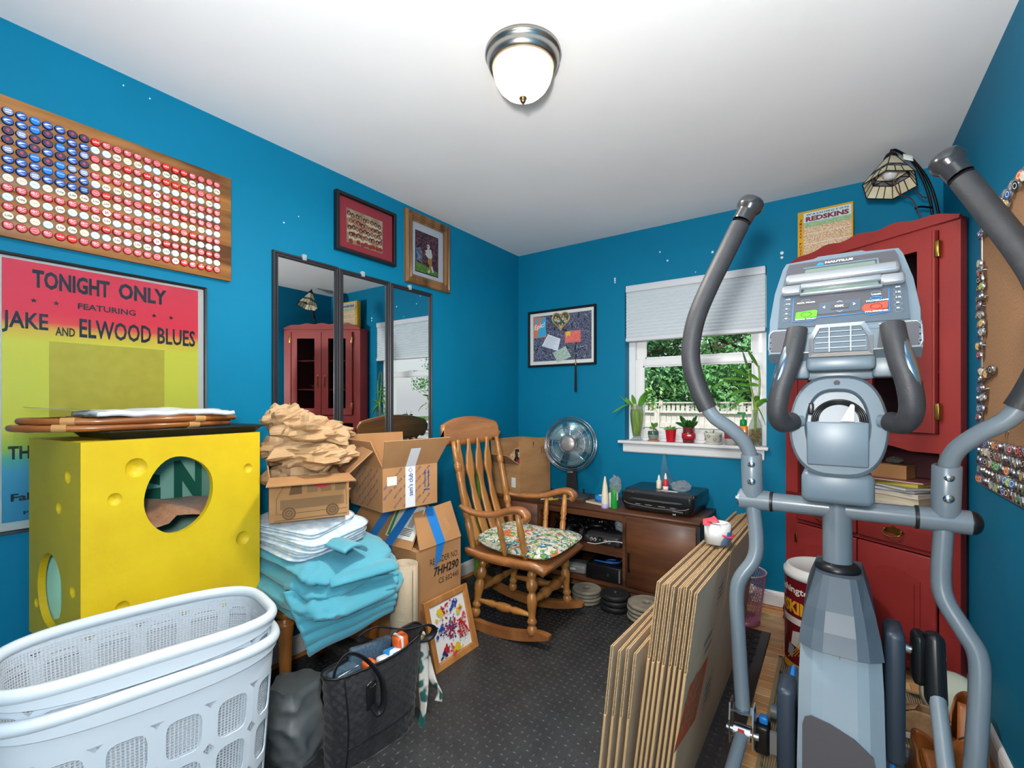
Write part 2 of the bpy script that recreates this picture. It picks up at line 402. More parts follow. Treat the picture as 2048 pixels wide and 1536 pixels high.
# ================================================================ outside
m_grass = mat('lawn', '#5E7A3A', '#3E5A26', rough=1, scale=3, bump=.5, bscale=40)
O('lawn', MB().box((-30, BW + .6, -.8), (40, 60, -.62)), m_grass, kind='structure')
m_fence = mat('weathered_fence_wood', '#D6D4CE', '#AEACA6', rough=.9, scale=14, stretch=(6, 6, .5), lo=.3, hi=.75)
def fence(y, x0, x1, zt, pitch, label, rails):
    f = T('picket_fence', label, 'fence', ((x0 + x1) / 2, y, -.62)); p = None; n = int((x1 - x0) / pitch); base = V(((x0 + x1) / 2, y, -.62))
    for i in range(n):
        x = x0 + i * pitch; h = zt + .62 - (.02 * ((i * 7) % 3)); M = Matrix.Translation(V((x, y + .003 * ((i * 5) % 3), -.62)) - base)
        if p is None:
            b = MB().prism([(-.046, 0), (.046, 0), (.046, h - .03), (.03, h), (-.03, h), (-.046, h - .03)], (0, 0, 0), (1, 0, 0), (0, 0, 1), (0, .018, 0)); p = O('picket', b, m_fence, f); p.matrix_local = M
        else: inst(p, f, M)
    for z in rails: O('rail', MB().box((x0, y - .04, z), (x1, y, z + .09)), m_fence, f, w=True)
    for i in range(int((x1 - x0) / 2.1) + 1): O('post', MB().box((x0 + 1.1 + i * 2.1 - .05, y - .10, -.62), (x0 + 1.1 + i * 2.1 + .05, y - .041, zt + .06)), m_fence, f, w=True)
    O('fence_cap', MB().box((x0, y - .05, zt - .02), (x1, y + .03, zt + .02)), m_fence, f, w=True)
fence(9.0, -6.0, 1.0, 1.05, .10, 'grey weathered picket fence behind the lawn outside the window', (.75, 0.0))
fence(13.5, -5.2, 9.0, 1.22, .13, 'second grey fence standing farther back below the trees', (.9, 0.1))
m_bark = mat('tree_bark', '#5A4A3C', '#3C3026', rough=.95, scale=12, stretch=(1, 1, .2), bump=.6)
def leafmat(n, a, b): return mat(n, a, b, rough=.55, scale=1.4, detail=6, lo=.3, hi=.7)
LM = [leafmat('tree_leaves_mid', '#74AA66', '#4A8A50'), leafmat('tree_leaves_dark', '#5A9464', '#3A7048'), leafmat('tree_leaves_pale', '#98C47C', '#669C58')]
def tree(loc, h, rad, k, label, nl=5200, zlo=.8, leaf=.16):
    t = T('leafy_tree', label, 'tree', loc, group='trees beyond the fences')
    tr = MB().tube(spline([(0, 0, 0), (.1, .05, h * .3), (-.08, .1, h * .6), (.05, 0, h * .9)]), [max(.02, .16 * (1 - i / 20)) for i in range(19)], 8)
    for i in range(7):
        a = i * 2.4; z = h * (.25 + .08 * i); tr.tube(spline([(0, 0, z), (cos(a) * rad * .4, sin(a) * rad * .4, z + .4), (cos(a) * rad * .8, sin(a) * rad * .8, z + .7)], 4), [.06, .055, .05, .045, .04, .03, .025, .02, .015], 5)
    O('trunk', tr, m_bark, t)
    rnd = random.Random(int(loc[0] * 100 + loc[1] * 7)); lf = MB(); cl = []
    for i in range(46):
        z = zlo + (h - zlo) * rnd.random(); f = sin(pi * min(1, max(.18, (z - zlo) / (h - zlo) * .8 + .15))); a = rnd.uniform(0, 2 * pi); r = rad * f * sqrt(rnd.uniform(.15, 1))
        cl.append((V((cos(a) * r, sin(a) * r, z)), rnd.uniform(.35, .75)))
    vs = []; fs = []
    for i in range(nl):
        c, cr = cl[i % len(cl)]; d = V((rnd.gauss(0, 1), rnd.gauss(0, 1), rnd.gauss(0, .8))); d.normalize(); p = c + d * cr * rnd.uniform(.55, 1.05)
        x, y_, z_ = frame_from(d + V((rnd.gauss(0, .5), rnd.gauss(0, .5), rnd.gauss(0, .5) + .3))); a = rnd.uniform(0, 6.28); s = leaf * rnd.uniform(.5, 1.1)
        ux = x * cos(a) + y_ * sin(a); uy = -x * sin(a) + y_ * cos(a); b = len(vs)
        vs += [p - ux * s * .5, p + uy * s * .22 + z_ * s * .06, p + ux * s * .5, p - uy * s * .22 + z_ * s * .06]; fs.append((b, b + 1, b + 2, b + 3))
    lf.add(vs, fs); O('foliage', lf, LM[k], t, kind='stuff')
tree((-5.6, 15.5, -.62), 6.8, 2.6, 0, 'mid green bushy tree behind the left end of the far fence', 8500, .6, .24)
tree((-3.4, 17.5, -.62), 7.6, 2.8, 1, 'dark green dense tree behind the middle of the far fence', 8500, .6, .26)
tree((-1.7, 15.2, -.62), 5.6, 2.2, 0, 'rounded green tree right behind the far fence', 8000, .6, .22)
tree((-4.6, 11.2, -.62), 2.7, 1.3, 2, 'low pale green shrub between the two fences', 4500, .2, .15)
tree((.6, 18.5, -.62), 7.0, 2.6, 2, 'pale green tree standing well behind the far fence', 5200)
tree((-6.5, 20.5, -.62), 9.5, 3.6, 1, 'tall dark tree at the back of the yard', 9000, .6, .42)
tree((-1.0, 22, -.62), 8.6, 3.4, 1, 'tall dark tree behind the pale green one', 9000, .6, .42)
tree((9.2, 16.0, -.62), 6.5, 2.6, 0, 'green tree beside the neighbouring house', 5000)
hs = T('neighbour_house', 'grey vinyl sided house next door with white corner trim', 'house', (4.8, 7.9, -.62), R(-49)); m_sid = mat('grey_siding', '#AEB6BC', rough=.6)
O('wall', MB().box((0, 0, 0), (6, 4.5, 5.2)), m_sid, hs); p = None
for i in range(40):
    M = Matrix.Translation((0, 0, .02 + i * .13))
    if p is None: p = O('siding_course', MB().prism([(0, 0), (.03, 0), (.004, .128), (0, .128)], (.05, 0, 0), (0, -1, 0), (0, 0, 1), (5.9, 0, 0)), m_sid, hs); p.matrix_local = M
    else: inst(p, hs, M)
O('corner_board', MB().box((-.03, -.05, 0), (.12, .10, 5.2)), m_trim, hs)
O('roof', MB().prism([(-.5, 0), (5.0, 0), (2.25, 1.9)], (-.4, 0, 5.2), (0, 1, 0), (0, 0, 1), (6.8, 0, 0)), mat('roof_shingle', '#5A5A5E', rough=.9), hs)
# ================================================================ ceiling light
m_nickel = mat('brushed_nickel', '#A9A39B', rough=.28, metal=1)
cl = T('ceiling_light', 'round flush ceiling light with brushed nickel rim and glowing frosted bowl', 'ceiling light', (-.883, 1.338, CH))
O('rim', MB().lathe([(0, -.001), (.131, -.001), (.132, -.010), (.128, -.016), (.124, -.018), (.124, -.030), (.118, -.044), (.112, -.050), (.106, -.052), (.106, -.046), (0, -.046)], 48), m_nickel, cl)
m = bpy.data.materials.new('lit_frosted_glass'); m.use_nodes = True; nt = m.node_tree; b = nt.nodes['Principled BSDF']
tc = nt.nodes.new('ShaderNodeTexCoord'); sx = nt.nodes.new('ShaderNodeVectorMath'); sx.operation = 'MULTIPLY'; sx.inputs[1].default_value = (1, 1, 0)
ln = nt.nodes.new('ShaderNodeVectorMath'); ln.operation = 'LENGTH'; cr = nt.nodes.new('ShaderNodeValToRGB'); mr = nt.nodes.new('ShaderNodeMapRange')
nt.links.new(tc.outputs['Object'], sx.inputs[0]); nt.links.new(sx.outputs[0], ln.inputs[0]); nt.links.new(ln.outputs['Value'], mr.inputs[0])
mr.inputs[2].default_value = .105; cr.color_ramp.elements[0].position = .3; cr.color_ramp.elements[0].color = (1, .93, .80, 1)
cr.color_ramp.elements[1].color = (.75, .48, .20, 1); cr.color_ramp.elements[1].position = 1.0; e = cr.color_ramp.elements.new(.78); e.color = (.95, .78, .50, 1)
nt.links.new(mr.outputs[0], cr.inputs[0]); nt.links.new(cr.outputs[0], b.inputs['Emission Color']); b.inputs['Emission Strength'].default_value = 1.0
b.inputs['Base Color'].default_value = (.7, .62, .5, 1); b.inputs['Roughness'].default_value = .3
st = nt.nodes.new('ShaderNodeMapRange'); st.inputs[1].default_value = .4; st.inputs[2].default_value = 1; st.inputs[3].default_value = 12; st.inputs[4].default_value = 1.0
nt.links.new(mr.outputs[0], st.inputs[0]); nt.links.new(st.outputs[0], b.inputs['Emission Strength'])
O('glass_bowl', MB().lathe([(.106, -.048), (.104, -.066), (.097, -.090), (.084, -.113), (.066, -.131), (.045, -.143), (.022, -.150), (0, -.152)], 40), m, cl)
O('finial', MB().lathe([(.014, -.150), (.014, -.156), (.010, -.160), (.010, -.164), (.006, -.170), (0, -.172)], 16), mat('finial_nickel', '#A07C58', rough=.25, metal=1), cl)
lp = light('ceiling_lamp_glow', 'AREA', (-.883, 1.338, CH - .176), 23, .2, (1, .93, .83), aim=(-.883, 1.338, 0)); lp.data.shape = 'DISK'; lp.data.spread = pi

# ================================================================ pictures
def picture_frame(parent, o, u, v, n, W, H, fw, fd, m, lip=.004, name='frame', prof=None, w=True):
    """four mitred members round a W x H outer rectangle; o lower-left corner at the wall"""
    o, u, v, n = V(o), V(u), V(v), V(n); b = MB()
    prof = prof or [(0, 0), (0, fd * .85), (fw * .15, fd), (fw * .75, fd * .9), (fw, fd * .6), (fw, 0)]
    cs = [(0, 0, 1, 1), (W, 0, -1, 1), (W, H, -1, -1), (0, H, 1, -1)]
    ring = [[o + u * (cx + sx_ * a) + v * (cy + sy * a) + n * h for a, h in prof] for cx, cy, sx_, sy in cs]
    k = len(prof)
    for i in range(4):
        A, B = ring[i], ring[(i + 1) % 4]
        b.add(A + B, [(j, k + j, k + (j + 1) % k, (j + 1) % k) for j in range(k)])
    return O(name, b, m, parent, w=w)
def panel(name, parent, o, u, v, n, a0, b0, a1, b1, h, m, th=.002, w=True):
    o, u, v, n = V(o), V(u), V(v), V(n)
    return O(name, MB().prism([(a0, b0), (a1, b0), (a1, b1), (a0, b1)], o + n * (h - th), u, v, n * th), m, parent, w=w)
uY, uZ, uX = V((0, 1, 0)), V((0, 0, 1)), V((1, 0, 0))
m_black = mat('black_frame', '#17181B', rough=.35)
m_glass = mat('picture_glass', (1, 1, 1, 1), rough=.02, trans=1, ior=1.01, spec=.0)

# ---- bottle cap flag board
cbd = T('bottle_cap_board', 'long scorched wood board with bottle caps arranged as a flag', 'wall art', (LW, .45, 1.753))
m_burn = wood('scorched_board', '#B97F43', '#5E3718', 'y', rings=10, spread=.02, fine=60, coat=.1, rough=.55)
for i in range(3):
    O('plank', MB().rbox((LW + .003, -.11, 1.753 + i * .1465), (LW + .021, .944, 1.753 + i * .1465 + .1462), .0015, seg=1), m_burn, cbd, w=True)
capm = {}
def capmats(k, face, rim, mark): capmats_[k] = [mat('cap_rim_' + k, rim, rough=.3, metal=.3), mat('cap_face_' + k, face, rough=.4, coat=.1), mat('cap_mark_' + k, mark, rough=.3)]
capmats_ = {}
capmats('blue_swoosh', '#2C5FB4', '#16264C', '#E4ECF4'); capmats('dark_figure', '#3A3760', '#1B1320', '#B8404A'); capmats('bright_blue', '#1478D2', '#0E4E9A', '#D8ECF8')
capmats('navy_script', '#7C8FB8', '#2A2A44', '#E6E6F0'); capmats('navy', '#2E4C8C', '#141C38', '#A8C8EC'); capmats('red_letters', '#C8414C', '#8E2A34', '#F2D6D8')
capmats('bright_red', '#D81F26', '#9A1218', '#F4B0A8'); capmats('rose_ring', '#D0505C', '#96303A', '#F0A8AC'); capmats('diamond', '#F0E4E6', '#C23A48', '#A8202E')
capmats('cream_script', '#E9E2CF', '#B0A890', '#3A3428'); capmats('pale_blue', '#DCE8F0', '#A8B8C4', '#A9C6DC'); capmats('cream_ring', '#EDE8D8', '#B4AC98', '#C8B480')
ROWS = ["nbBbbss RIrIIIrRRRIrrI", "bbBsbbb WWLCLWWLLLLWWL", "snssBbn rIrRIRIRRRrrrI", "sbsbsbs CCLCWWWWWCWWLW", "nsBsBnn IIIIIIHIRIIIII", "bbbBBbb WLLLWCLWLWLWWW",
        "bbnbbbU rRIIrRIIIRIIrr", "CCWCLLL LLCLWWLWWCLLWW", "IIIIIII IHIIrIIIRrRIrI", "WLCWLWW LLWWLWLWCLLWWW", "IIIIIII IRIIrIHRIIIrRr", "LCCWLLC WWLWLLWLWCCLWC", "IIrIRRI IIIrIIrIHRIRRr"]
KEY = dict(b='blue_swoosh', s='dark_figure', B='bright_blue', n='navy_script', U='navy', I='red_letters', R='bright_red', r='rose_ring', H='diamond', L='cream_script', W='pale_blue', C='cream_ring')
def cap_mesh(k):
    b = MB(); n = 21; r = .0137
    b.lathe([(r, 0), (r * 1.02, .001), (r * .95, .0045), (r * .84, .0060)], n, m=0, sm=False)
    b.lathe([(r * .84, .0060), (r * .5, .0064), (0, .0065)], n, m=1)
    z = .0066
    if k == 'I': put_text(b, 'IBC', (-.0085, -.002, z), (.017, 0, 0), (0, .008, 0), 2, bold=.02); b.flat([(-.007, -.0055), (.007, -.0055), (.006, -.004), (-.006, -.004)], (0, 0, z), (1, 0, 0), (0, 1, 0), 2)
    elif k == 'L': put_text(b, 'Lite', (-.008, -.0035, z), (.016, 0, 0), (0, .008, 0), 2, shear=.25, bold=.01)
    elif k == 'H': b.flat([(-.013, 0), (0, -.013), (.013, 0), (0, .013)], (0, 0, z), (1, 0, 0), (0, 1, 0), 1); put_text(b, 'H', (-.004, -.0055, z), (.008, 0, 0), (0, .011, 0), 2, bold=.03)
    elif k in 'b': b.flat([(-.010, -.001), (-.004, .004), (.009, .005), (.001, .001), (-.006, -.004)], (0, 0, z), (1, 0, 0), (0, 1, 0), 2); b.flat([(-.004, -.006), (.005, -.006), (.006, -.0045), (-.003, -.0045)], (0, 0, z), (1, 0, 0), (0, 1, 0), 2)
    elif k == 's': b.flat([(.004 * cos(i) * (1 + .3 * (i % 2)), .0055 * sin(i) + .001) for i in range(6)], (0, 0, z), (1, 0, 0), (0, 1, 0), 2)
    elif k == 'B': put_text(b, 'BUSCH', (-.008, -.001, z), (.016, 0, 0), (0, .0045, 0), 2, bold=.01)
    elif k in 'nU': b.flat([(-.008, .001), (.007, .002), (.008, .005), (-.006, .004)], (0, 0, z), (1, 0, 0), (0, 1, 0), 2); b.flat([(-.006, -.005), (.007, -.004), (.007, -.001), (-.007, -.002)], (0, 0, z), (1, 0, 0), (0, 1, 0), 2)
    elif k == 'R': b.flat([(-.008, -.003), (.008, -.003), (.009, .004), (.004, .000), (0, .005), (-.004, 0), (-.009, .004)], (0, 0, z), (1, 0, 0), (0, 1, 0), 2)
    else:
        ri = .0085 if k != 'W' else .007
        b.lathe([(ri, z), (ri - .0012, z)], 18, m=2); b.flat([(-.0055, -.0015), (.0055, -.0015), (.005, .0015), (-.005, .0015)], (0, 0, z), (1, 0, 0), (0, 1, 0), 2)
    return b
capo = {}
base = ROOT[cbd.name].translation
for ri, row in enumerate(ROWS):
    full = row[:7] + row[8:]; z = 2.143 - ri * .0296
    ext = ''.join(random.Random(ri * 31 + j).choice('bsBb' if ri < 7 else ('CWL' if ri in (7, 9, 11) else 'IIrR')) for j in range(12))
    line = [(c, .290 + i * .0298) for i, c in enumerate(full)] + [(c, .290 - (j + 1) * .0298) for j, c in enumerate(ext)]
    for c, y in line:
        M = Matrix.Translation(V((LW + .021, y + random.uniform(-.0008, .0008), z + random.uniform(-.0008, .0008))) - base) @ Matrix(((0, 0, 1, 0), (1, 0, 0, 0), (0, 1, 0, 0), (0, 0, 0, 1))) @ Matrix.Rotation(random.uniform(-.12, .12), 4, 'Z')
        if c not in capo: capo[c] = O('bottle_cap', cap_mesh(c), capmats_[KEY[c]], cbd); capo[c].matrix_local = M
        else: inst(capo[c], cbd, M)

# ---- concert poster
po = T('framed_poster', 'red yellow and blue concert poster in a thin black frame', 'poster', (LW, .55, .822))
P0 = V((LW, .243, .822)); PW, PH = .609, .886
picture_frame(po, P0, uY, uZ, uX, PW, PH, .010, .020, m_black)
panel('border', po, P0, uY, uZ, uX, .009, .009, PW - .009, PH - .009, .008, mat('poster_white', '#D9DCD8', rough=.6))
m = bpy.data.materials.new('poster_print'); m.use_nodes = True; nt = m.node_tree; b = nt.nodes['Principled BSDF']; b.inputs['Roughness'].default_value = .4
tc = nt.nodes.new('ShaderNodeTexCoord'); sp_ = nt.nodes.new('ShaderNodeSeparateXYZ'); nt.links.new(tc.outputs['Object'], sp_.inputs[0])
mr = nt.nodes.new('ShaderNodeMapRange'); mr.inputs[1].default_value = 0; mr.inputs[2].default_value = .886; nt.links.new(sp_.outputs[2], mr.inputs[0])
cr = nt.nodes.new('ShaderNodeValToRGB'); nt.links.new(mr.outputs[0], cr.inputs[0]); nt.links.new(cr.outputs[0], b.inputs['Base Color'])
els = cr.color_ramp.elements; els[0].position = 0; els[0].color = hx('#2F8FBE'); els[1].position = 1; els[1].color = hx('#E0304E')
for p_, c_ in ((.22, '#4AAFD6'), (.265, '#5CC4B0'), (.30, '#A8D054'), (.36, '#DDE052'), (.69, '#E2E04A'), (.735, '#E8C040'), (.765, '#EA4A48'), (.80, '#E8304A')):
    e = els.new(p_); e.color = hx(c_)
panel('print', po, P0, uY, uZ, uX, .036, .036, PW - .030, PH - .018, .0095, m)
m_ink = mat('poster_ink', '#1D2A38', rough=.45)
panel('ochre_panel', po, V((LW, 0, 0)), uY, uZ, uX, .385, 1.14, .706, 1.438, .0105, mat('poster_ochre', '#C9BE44', '#C2B63E', rough=.45, scale=30), th=.0008)
pt = MB(); X0 = LW + .0098
def pl(s, y0, y1, z0, z1, **k): put_text(pt, s, (X0, y0, z0), (0, y1 - y0, 0), (0, 0, z1 - z0), **k)
pl('TONIGHT', .346, .541, 1.608, 1.668, bold=.035); pl('ONLY', .566, .713, 1.611, 1.670, bold=.035)
pl('FEATURING', .456, .616, 1.556, 1.577, bold=.02)
pl('JAKE', .279, .383, 1.456, 1.526, bold=.02); pl('AND', .400, .449, 1.459, 1.488, bold=.02); pl('ELWOOD', .460, .664, 1.459, 1.525, bold=.02); pl('BLUES', .684, .811, 1.460, 1.524, bold=.02)
pl('THE', .292, .362, 1.055, 1.097, bold=.03); pl('B', .376, .40, 1.055, 1.097, bold=.03)
pl('Fabulo', .298, .405, .922, .946, bold=.03); pl('PALAC', .326, .40, .877, .888, bold=.02)
for y in (.349, .402, .673, .728):
    pt.flat([(.009 * cos(pi / 2 + i * pi / 5) * (1 if i % 2 == 0 else .4), .009 * sin(pi / 2 + i * pi / 5) * (1 if i % 2 == 0 else .4)) for i in range(10)], (X0 + .0008, y, 1.566), uY, uZ)
O('lettering', pt, m_ink, po, w=True)
panel('glazing', po, P0, uY, uZ, uX, .010, .010, PW - .010, PH - .010, .0145, mat('poster_glazing', (1, 1, 1, 1), rough=.05, trans=1, ior=1.12, spec=.5), th=.0012)

# ---- three tall mirrors side by side
m_mir = mat('mirror_glass', '#E8ECEC', rough=0.0, metal=1)
m_mfr = mat('black_moulding', '#2A2A2E', rough=.35)
MP = [(0, 0), (0, .012), (.004, .016), (.009, .016), (.012, .013), (.016, .019), (.021, .019), (.026, .010), (.026, 0)]
for i, (y0, y1, z1, lab) in enumerate([(1.128, 1.474, 1.942, 'tall black framed mirror nearest the concert poster'), (1.476, 1.812, 1.938, 'middle one of three tall black framed mirrors'), (1.814, 2.162, 1.935, 'tall black framed mirror nearest the room corner')]):
    t = T('wall_mirror', lab, 'mirror', (LW, (y0 + y1) / 2, z1 - 1.24), group='tall wall mirrors')
    o = V((LW + .0005, y0, z1 - 1.24)); W, H = y1 - y0, 1.24
    picture_frame(t, o, uY, uZ, uX, W, H, .026, .019, m_mfr, prof=MP)
    panel('mirror_pane', t, o, uY, uZ, uX, .022, .022, W - .022, H - .022, .008, m_mir, th=.004)
    yc = (y0 + y1) / 2 - .02
    O('mirror_clip', MB().rbox((LW, yc - .011, z1 - .014), (LW + .022, yc + .011, z1 + .016), .004), mat('clear_clip', '#D5E8F2', rough=.1, trans=.6), t, w=True)

# ---- team photo with red mat
t = T('framed_photo', 'group photograph with red mat in a plain black frame', 'picture', (LW, 1.652, 2.035))
o = V((LW, 1.452, 2.032)); W, H = .398, .310
picture_frame(t, o, uY, uZ, uX, W, H, .019, .030, m_black, prof=[(0, 0), (0, .028), (.002, .030), (.016, .030), (.019, .026), (.019, 0)])
panel('mat_board', t, o, uY, uZ, uX, .017, .017, W - .017, H - .017, .014, mat('red_mat_board', '#BC4450', rough=.8))
panel('photograph', t, o, uY, uZ, uX, .068, .055, .306, .238, .0155, mat('team_photo_ground', '#CDB79A', '#A98F72', rough=.4, scale=22))
fg = MB(); rr = random.Random(3)
pm = [mat('photo_dark_hair', '#3A2418', rough=.5), mat('photo_skin', '#C99574', rough=.5), mat('photo_white_top', '#E4D2B8', rough=.5), mat('photo_red_skirt', '#A8402E', rough=.5), mat('photo_blond_hair', '#8A5A34', rough=.5)]
xx = LW + .0160
for r_ in range(4):
    for k in range(9):
        y = 1.535 + .0245 * k + (r_ % 2) * .011 + rr.uniform(-.003, .003); z = 2.245 - r_ * .036 - .0018 * k * (r_ < 2) + rr.uniform(-.004, .004)
        dx = r_ * .0003 + k * .00002
        def el(a, b_, ry, rz, m): fg.flat([(1.22 * ry * cos(q * pi / 5), 1.25 * rz * sin(q * pi / 5)) for q in range(10)], (xx + dx, a, b_), uY, uZ, m)
        el(y, z - .022, .0125, .018, 2 if rr.random() < .7 else 1); xx += .00002
        el(y, z - .036, .012, .010, 3 if rr.random() < .6 else 1); xx += .00002
        el(y, z, .0095, .0105, 0 if rr.random() < .65 else 4); xx += .00002
        el(y, z - .002, .0052, .0068, 1); xx -= .00005
put_text(fg, '12', (xx + .001, 1.523, 2.253), (0, .014, 0), (0, 0, .014), 3, bold=.03)
O('printed_figures', fg, pm, t, w=True)
panel('glazing', t, o, uY, uZ, uX, .018, .018, W - .018, H - .018, .0225, m_glass, th=.001)

# ---- football photo in broad wooden frame
t = T('framed_photo', 'football player photograph in a broad carved wooden frame', 'picture', (LW, 2.13, 1.964))
o = V((LW, 1.932, 1.966)); W, H = .391, .447
m_walnut = wood('carved_walnut', '#8A6236', '#4A3016', 'z', rings=16, spread=.02)
picture_frame(t, o, uY, uZ, uX, W, H, .058, .030, m_walnut, prof=[(0, 0), (0, .018), (.006, .026), (.016, .030), (.022, .024), (.030, .022), (.040, .028), (.046, .026), (.050, .018), (.058, .014), (.058, 0)])
panel('mat_board', t, o, uY, uZ, uX, .05, .05, W - .05, H - .05, .009, mat('white_mat_board', '#DFE2EA', rough=.8))
panel('mat_edge', t, o, uY, uZ, uX, .084, .083, .287, .342, .0098, m_black)
panel('photograph', t, o, uY, uZ, uX, .089, .088, .282, .337, .0105, mat('stadium_crowd_print', '#1E2236', '#8A4A50', rough=.3, scale=70, lo=.42, hi=.62))
fg = MB(); xx = LW + .0112
pm = [mat('print_turf', '#6FA03E', '#557E30', rough=.4, scale=60), mat('print_jersey_white', '#E6E2DE', rough=.4), mat('print_gold_pants', '#B98A3A', rough=.4), mat('print_maroon', '#6E1E24', rough=.4), mat('print_blurred_people', '#8FA0BC', '#4C5674', rough=.4, scale=50)]
def pg(pts, m, k=0): fg.flat(pts, (xx + k * .0002, 2.113, 2.175), uY, uZ, m)
pg([(-.092, -.121), (.101, -.121), (.101, -.092), (-.092, -.062)], 0)
pg([(-.092, -.05), (-.04, -.06), (-.04, .01), (-.06, .03), (-.092, .02)], 4, 1)
pg([(.005, .035), (.04, .04), (.05, .0), (.042, -.02), (.012, -.02), (-.012, -.002)], 1, 2)          # shirt
pg([(-.012, -.002), (.012, -.02), (.02, .01), (.0, .03), (-.022, .018)], 1, 3)
pg([(.012, -.02), (.046, -.018), (.046, -.06), (.03, -.095), (.018, -.092), (.022, -.06), (.008, -.05)], 2, 3)
pg([(.018, -.092), (.03, -.095), (.024, -.113), (.006, -.112)], 1, 4); pg([(.036, -.075), (.048, -.06), (.062, -.10), (.052, -.108)], 1, 4)
pg([(.013 + .014 * cos(q * .7), .052 + .016 * sin(q * .7)) for q in range(9)], 1, 4); pg([(.002, .05), (.010, .046), (.010, .058), (.003, .060)], 3, 5)
pg([(-.026, .010), (-.010, .004), (-.008, .014), (-.022, .020)], 3, 6)
O('printed_player', fg, pm, t, w=True)
panel('glazing', t, o, uY, uZ, uX, .052, .052, W - .052, H - .052, .0135, m_glass, th=.001)

# ================================================================ memo board on the back wall
nB = V((0, -1, 0))
t = T('memo_board', 'black framed pin board covered in dark swirled fabric', 'memo board', (-1.74, BW, 1.513))
o = V((-2.036, BW, 1.515)); W, H = .594, .447
picture_frame(t, o, uX, uZ, nB, W, H, .018, .024, m_black)
panel('white_border', t, o, uX, uZ, nB, .016, .016, W - .016, H - .016, .010, mat('poster_white', '#D9DCD8'))
m = bpy.data.materials.new('dark_swirl_fabric'); m.use_nodes = True; nt = m.node_tree; b = nt.nodes['Principled BSDF']; b.inputs['Roughness'].default_value = .8
tc = nt.nodes.new('ShaderNodeTexCoord'); n1 = nt.nodes.new('ShaderNodeTexNoise'); n1.inputs['Scale'].default_value = 14; n1.inputs['Distortion'].default_value = 3.5; n1.inputs['Detail'].default_value = 4
cr = nt.nodes.new('ShaderNodeValToRGB'); els = cr.color_ramp.elements; els[0].position = .36; els[0].color = hx('#1C2834'); els[1].position = .72; els[1].color = hx('#2A3444')
for p_, c_ in ((.45, '#3C4660'), (.485, '#9FB0C0'), (.50, '#4A4468'), (.56, '#4E3E66'), (.60, '#22303E'), (.63, '#8FA6B0'), (.645, '#2A3244')): e = els.new(p_); e.color = hx(c_)
nt.links.new(tc.outputs['Object'], n1.inputs['Vector']); nt.links.new(n1.outputs[0], cr.inputs[0]); nt.links.new(cr.outputs[0], b.inputs['Base Color'])
panel('fabric', t, o, uX, uZ, nB, .050, .045, .557, .404, .0125, m)
yM = BW - .0132
def quad(name, label, cat, pts, m, th=.0012, marks=None, group=None):
    b = MB().prism(pts, (0, yM, 0), uX, uZ, (0, -th, 0)); ms = [m]
    if marks: ms += marks(b)
    return O(name, b, ms, label=label, cat=cat, group=group)
def m1(b):
    b.prism([(-1.955, 1.748), (-1.905, 1.905), (-1.87, 1.905), (-1.868, 1.76)], (0, yM - .0012, 0), uX, uZ, (0, -.0004, 0), 1)
    b.prism([(-1.955, 1.905), (-1.93, 1.908), (-1.95, 1.86), (-1.975, 1.85)], (0, yM - .0012, 0), uX, uZ, (0, -.0004, 0), 1)
    put_text(b, 'Epic!', (-1.975, yM - .002, 1.80), (.10, 0, .022), (-.006, 0, .05), 2, bold=.02, shear=.2, lift=-.0)
    return [mat('card_blue', '#3FA6D2', rough=.6), mat('card_cream', '#F1E4D6', rough=.6)]
quad('greeting_card', 'orange and blue greeting card pinned to the memo board', 'card', [(-1.983, 1.746), (-1.869, 1.750), (-1.872, 1.908), (-1.978, 1.914)], mat('card_orange', '#DD7A55', rough=.6), marks=m1)
def m2(b):
    for i in range(8):
        f = i / 8; a = V((-1.853 - .048 * f, yM - .0016, 1.752 - .078 * f)); 
        for q in range(9 - i % 3): b.flat([(.004, -.0015), (.012, -.0045), (.012, -.002), (.004, .001)], a + V((.0105 * q, 0, -.004 * q)), uX, uZ, 1)
    return [mat('pencil_grey', '#6C7688', rough=.7)]
quad('handwritten_note', 'white handwritten note tilted on the memo board', 'note', [(-1.907, 1.682), (-1.764, 1.634), (-1.739, 1.726), (-1.851, 1.771)], mat('note_paper', '#D6DEEA', rough=.7), marks=m2)
def m3(b):
    rr = random.Random(5)
    for i in range(60): b.flat([(-.002, 0), (.002, 0), (0, .003)], (rr.uniform(-1.69, -1.575), yM - .0014, rr.uniform(1.70, 1.77)), uX, uZ, 1)
    b.prism([(-1.692, 1.776), (-1.654, 1.778), (-1.655, 1.738), (-1.672, 1.750), (-1.688, 1.735)], (0, yM - .0013, 0), uX, uZ, (0, -.0006, 0), 2)
    return [mat('card_sparkle', '#F2D8CC', rough=.5), mat('card_yellow', '#DCC24A', rough=.6)]
quad('coral_card', 'coral red card with a yellow corner on the memo board', 'card', [(-1.699, 1.690), (-1.566, 1.692), (-1.568, 1.782), (-1.703, 1.778)], mat('card_coral', '#DD6A62', rough=.6), marks=m3)
quad('patterned_paper', 'sea green patterned paper tilted on the memo board', 'paper', [(-1.809, 1.62), (-1.764, 1.545), (-1.646, 1.583), (-1.695, 1.668)], mat('green_printed_paper', '#8FA8A2', '#B8C8BC', rough=.7, scale=90, lo=.45, hi=.55))
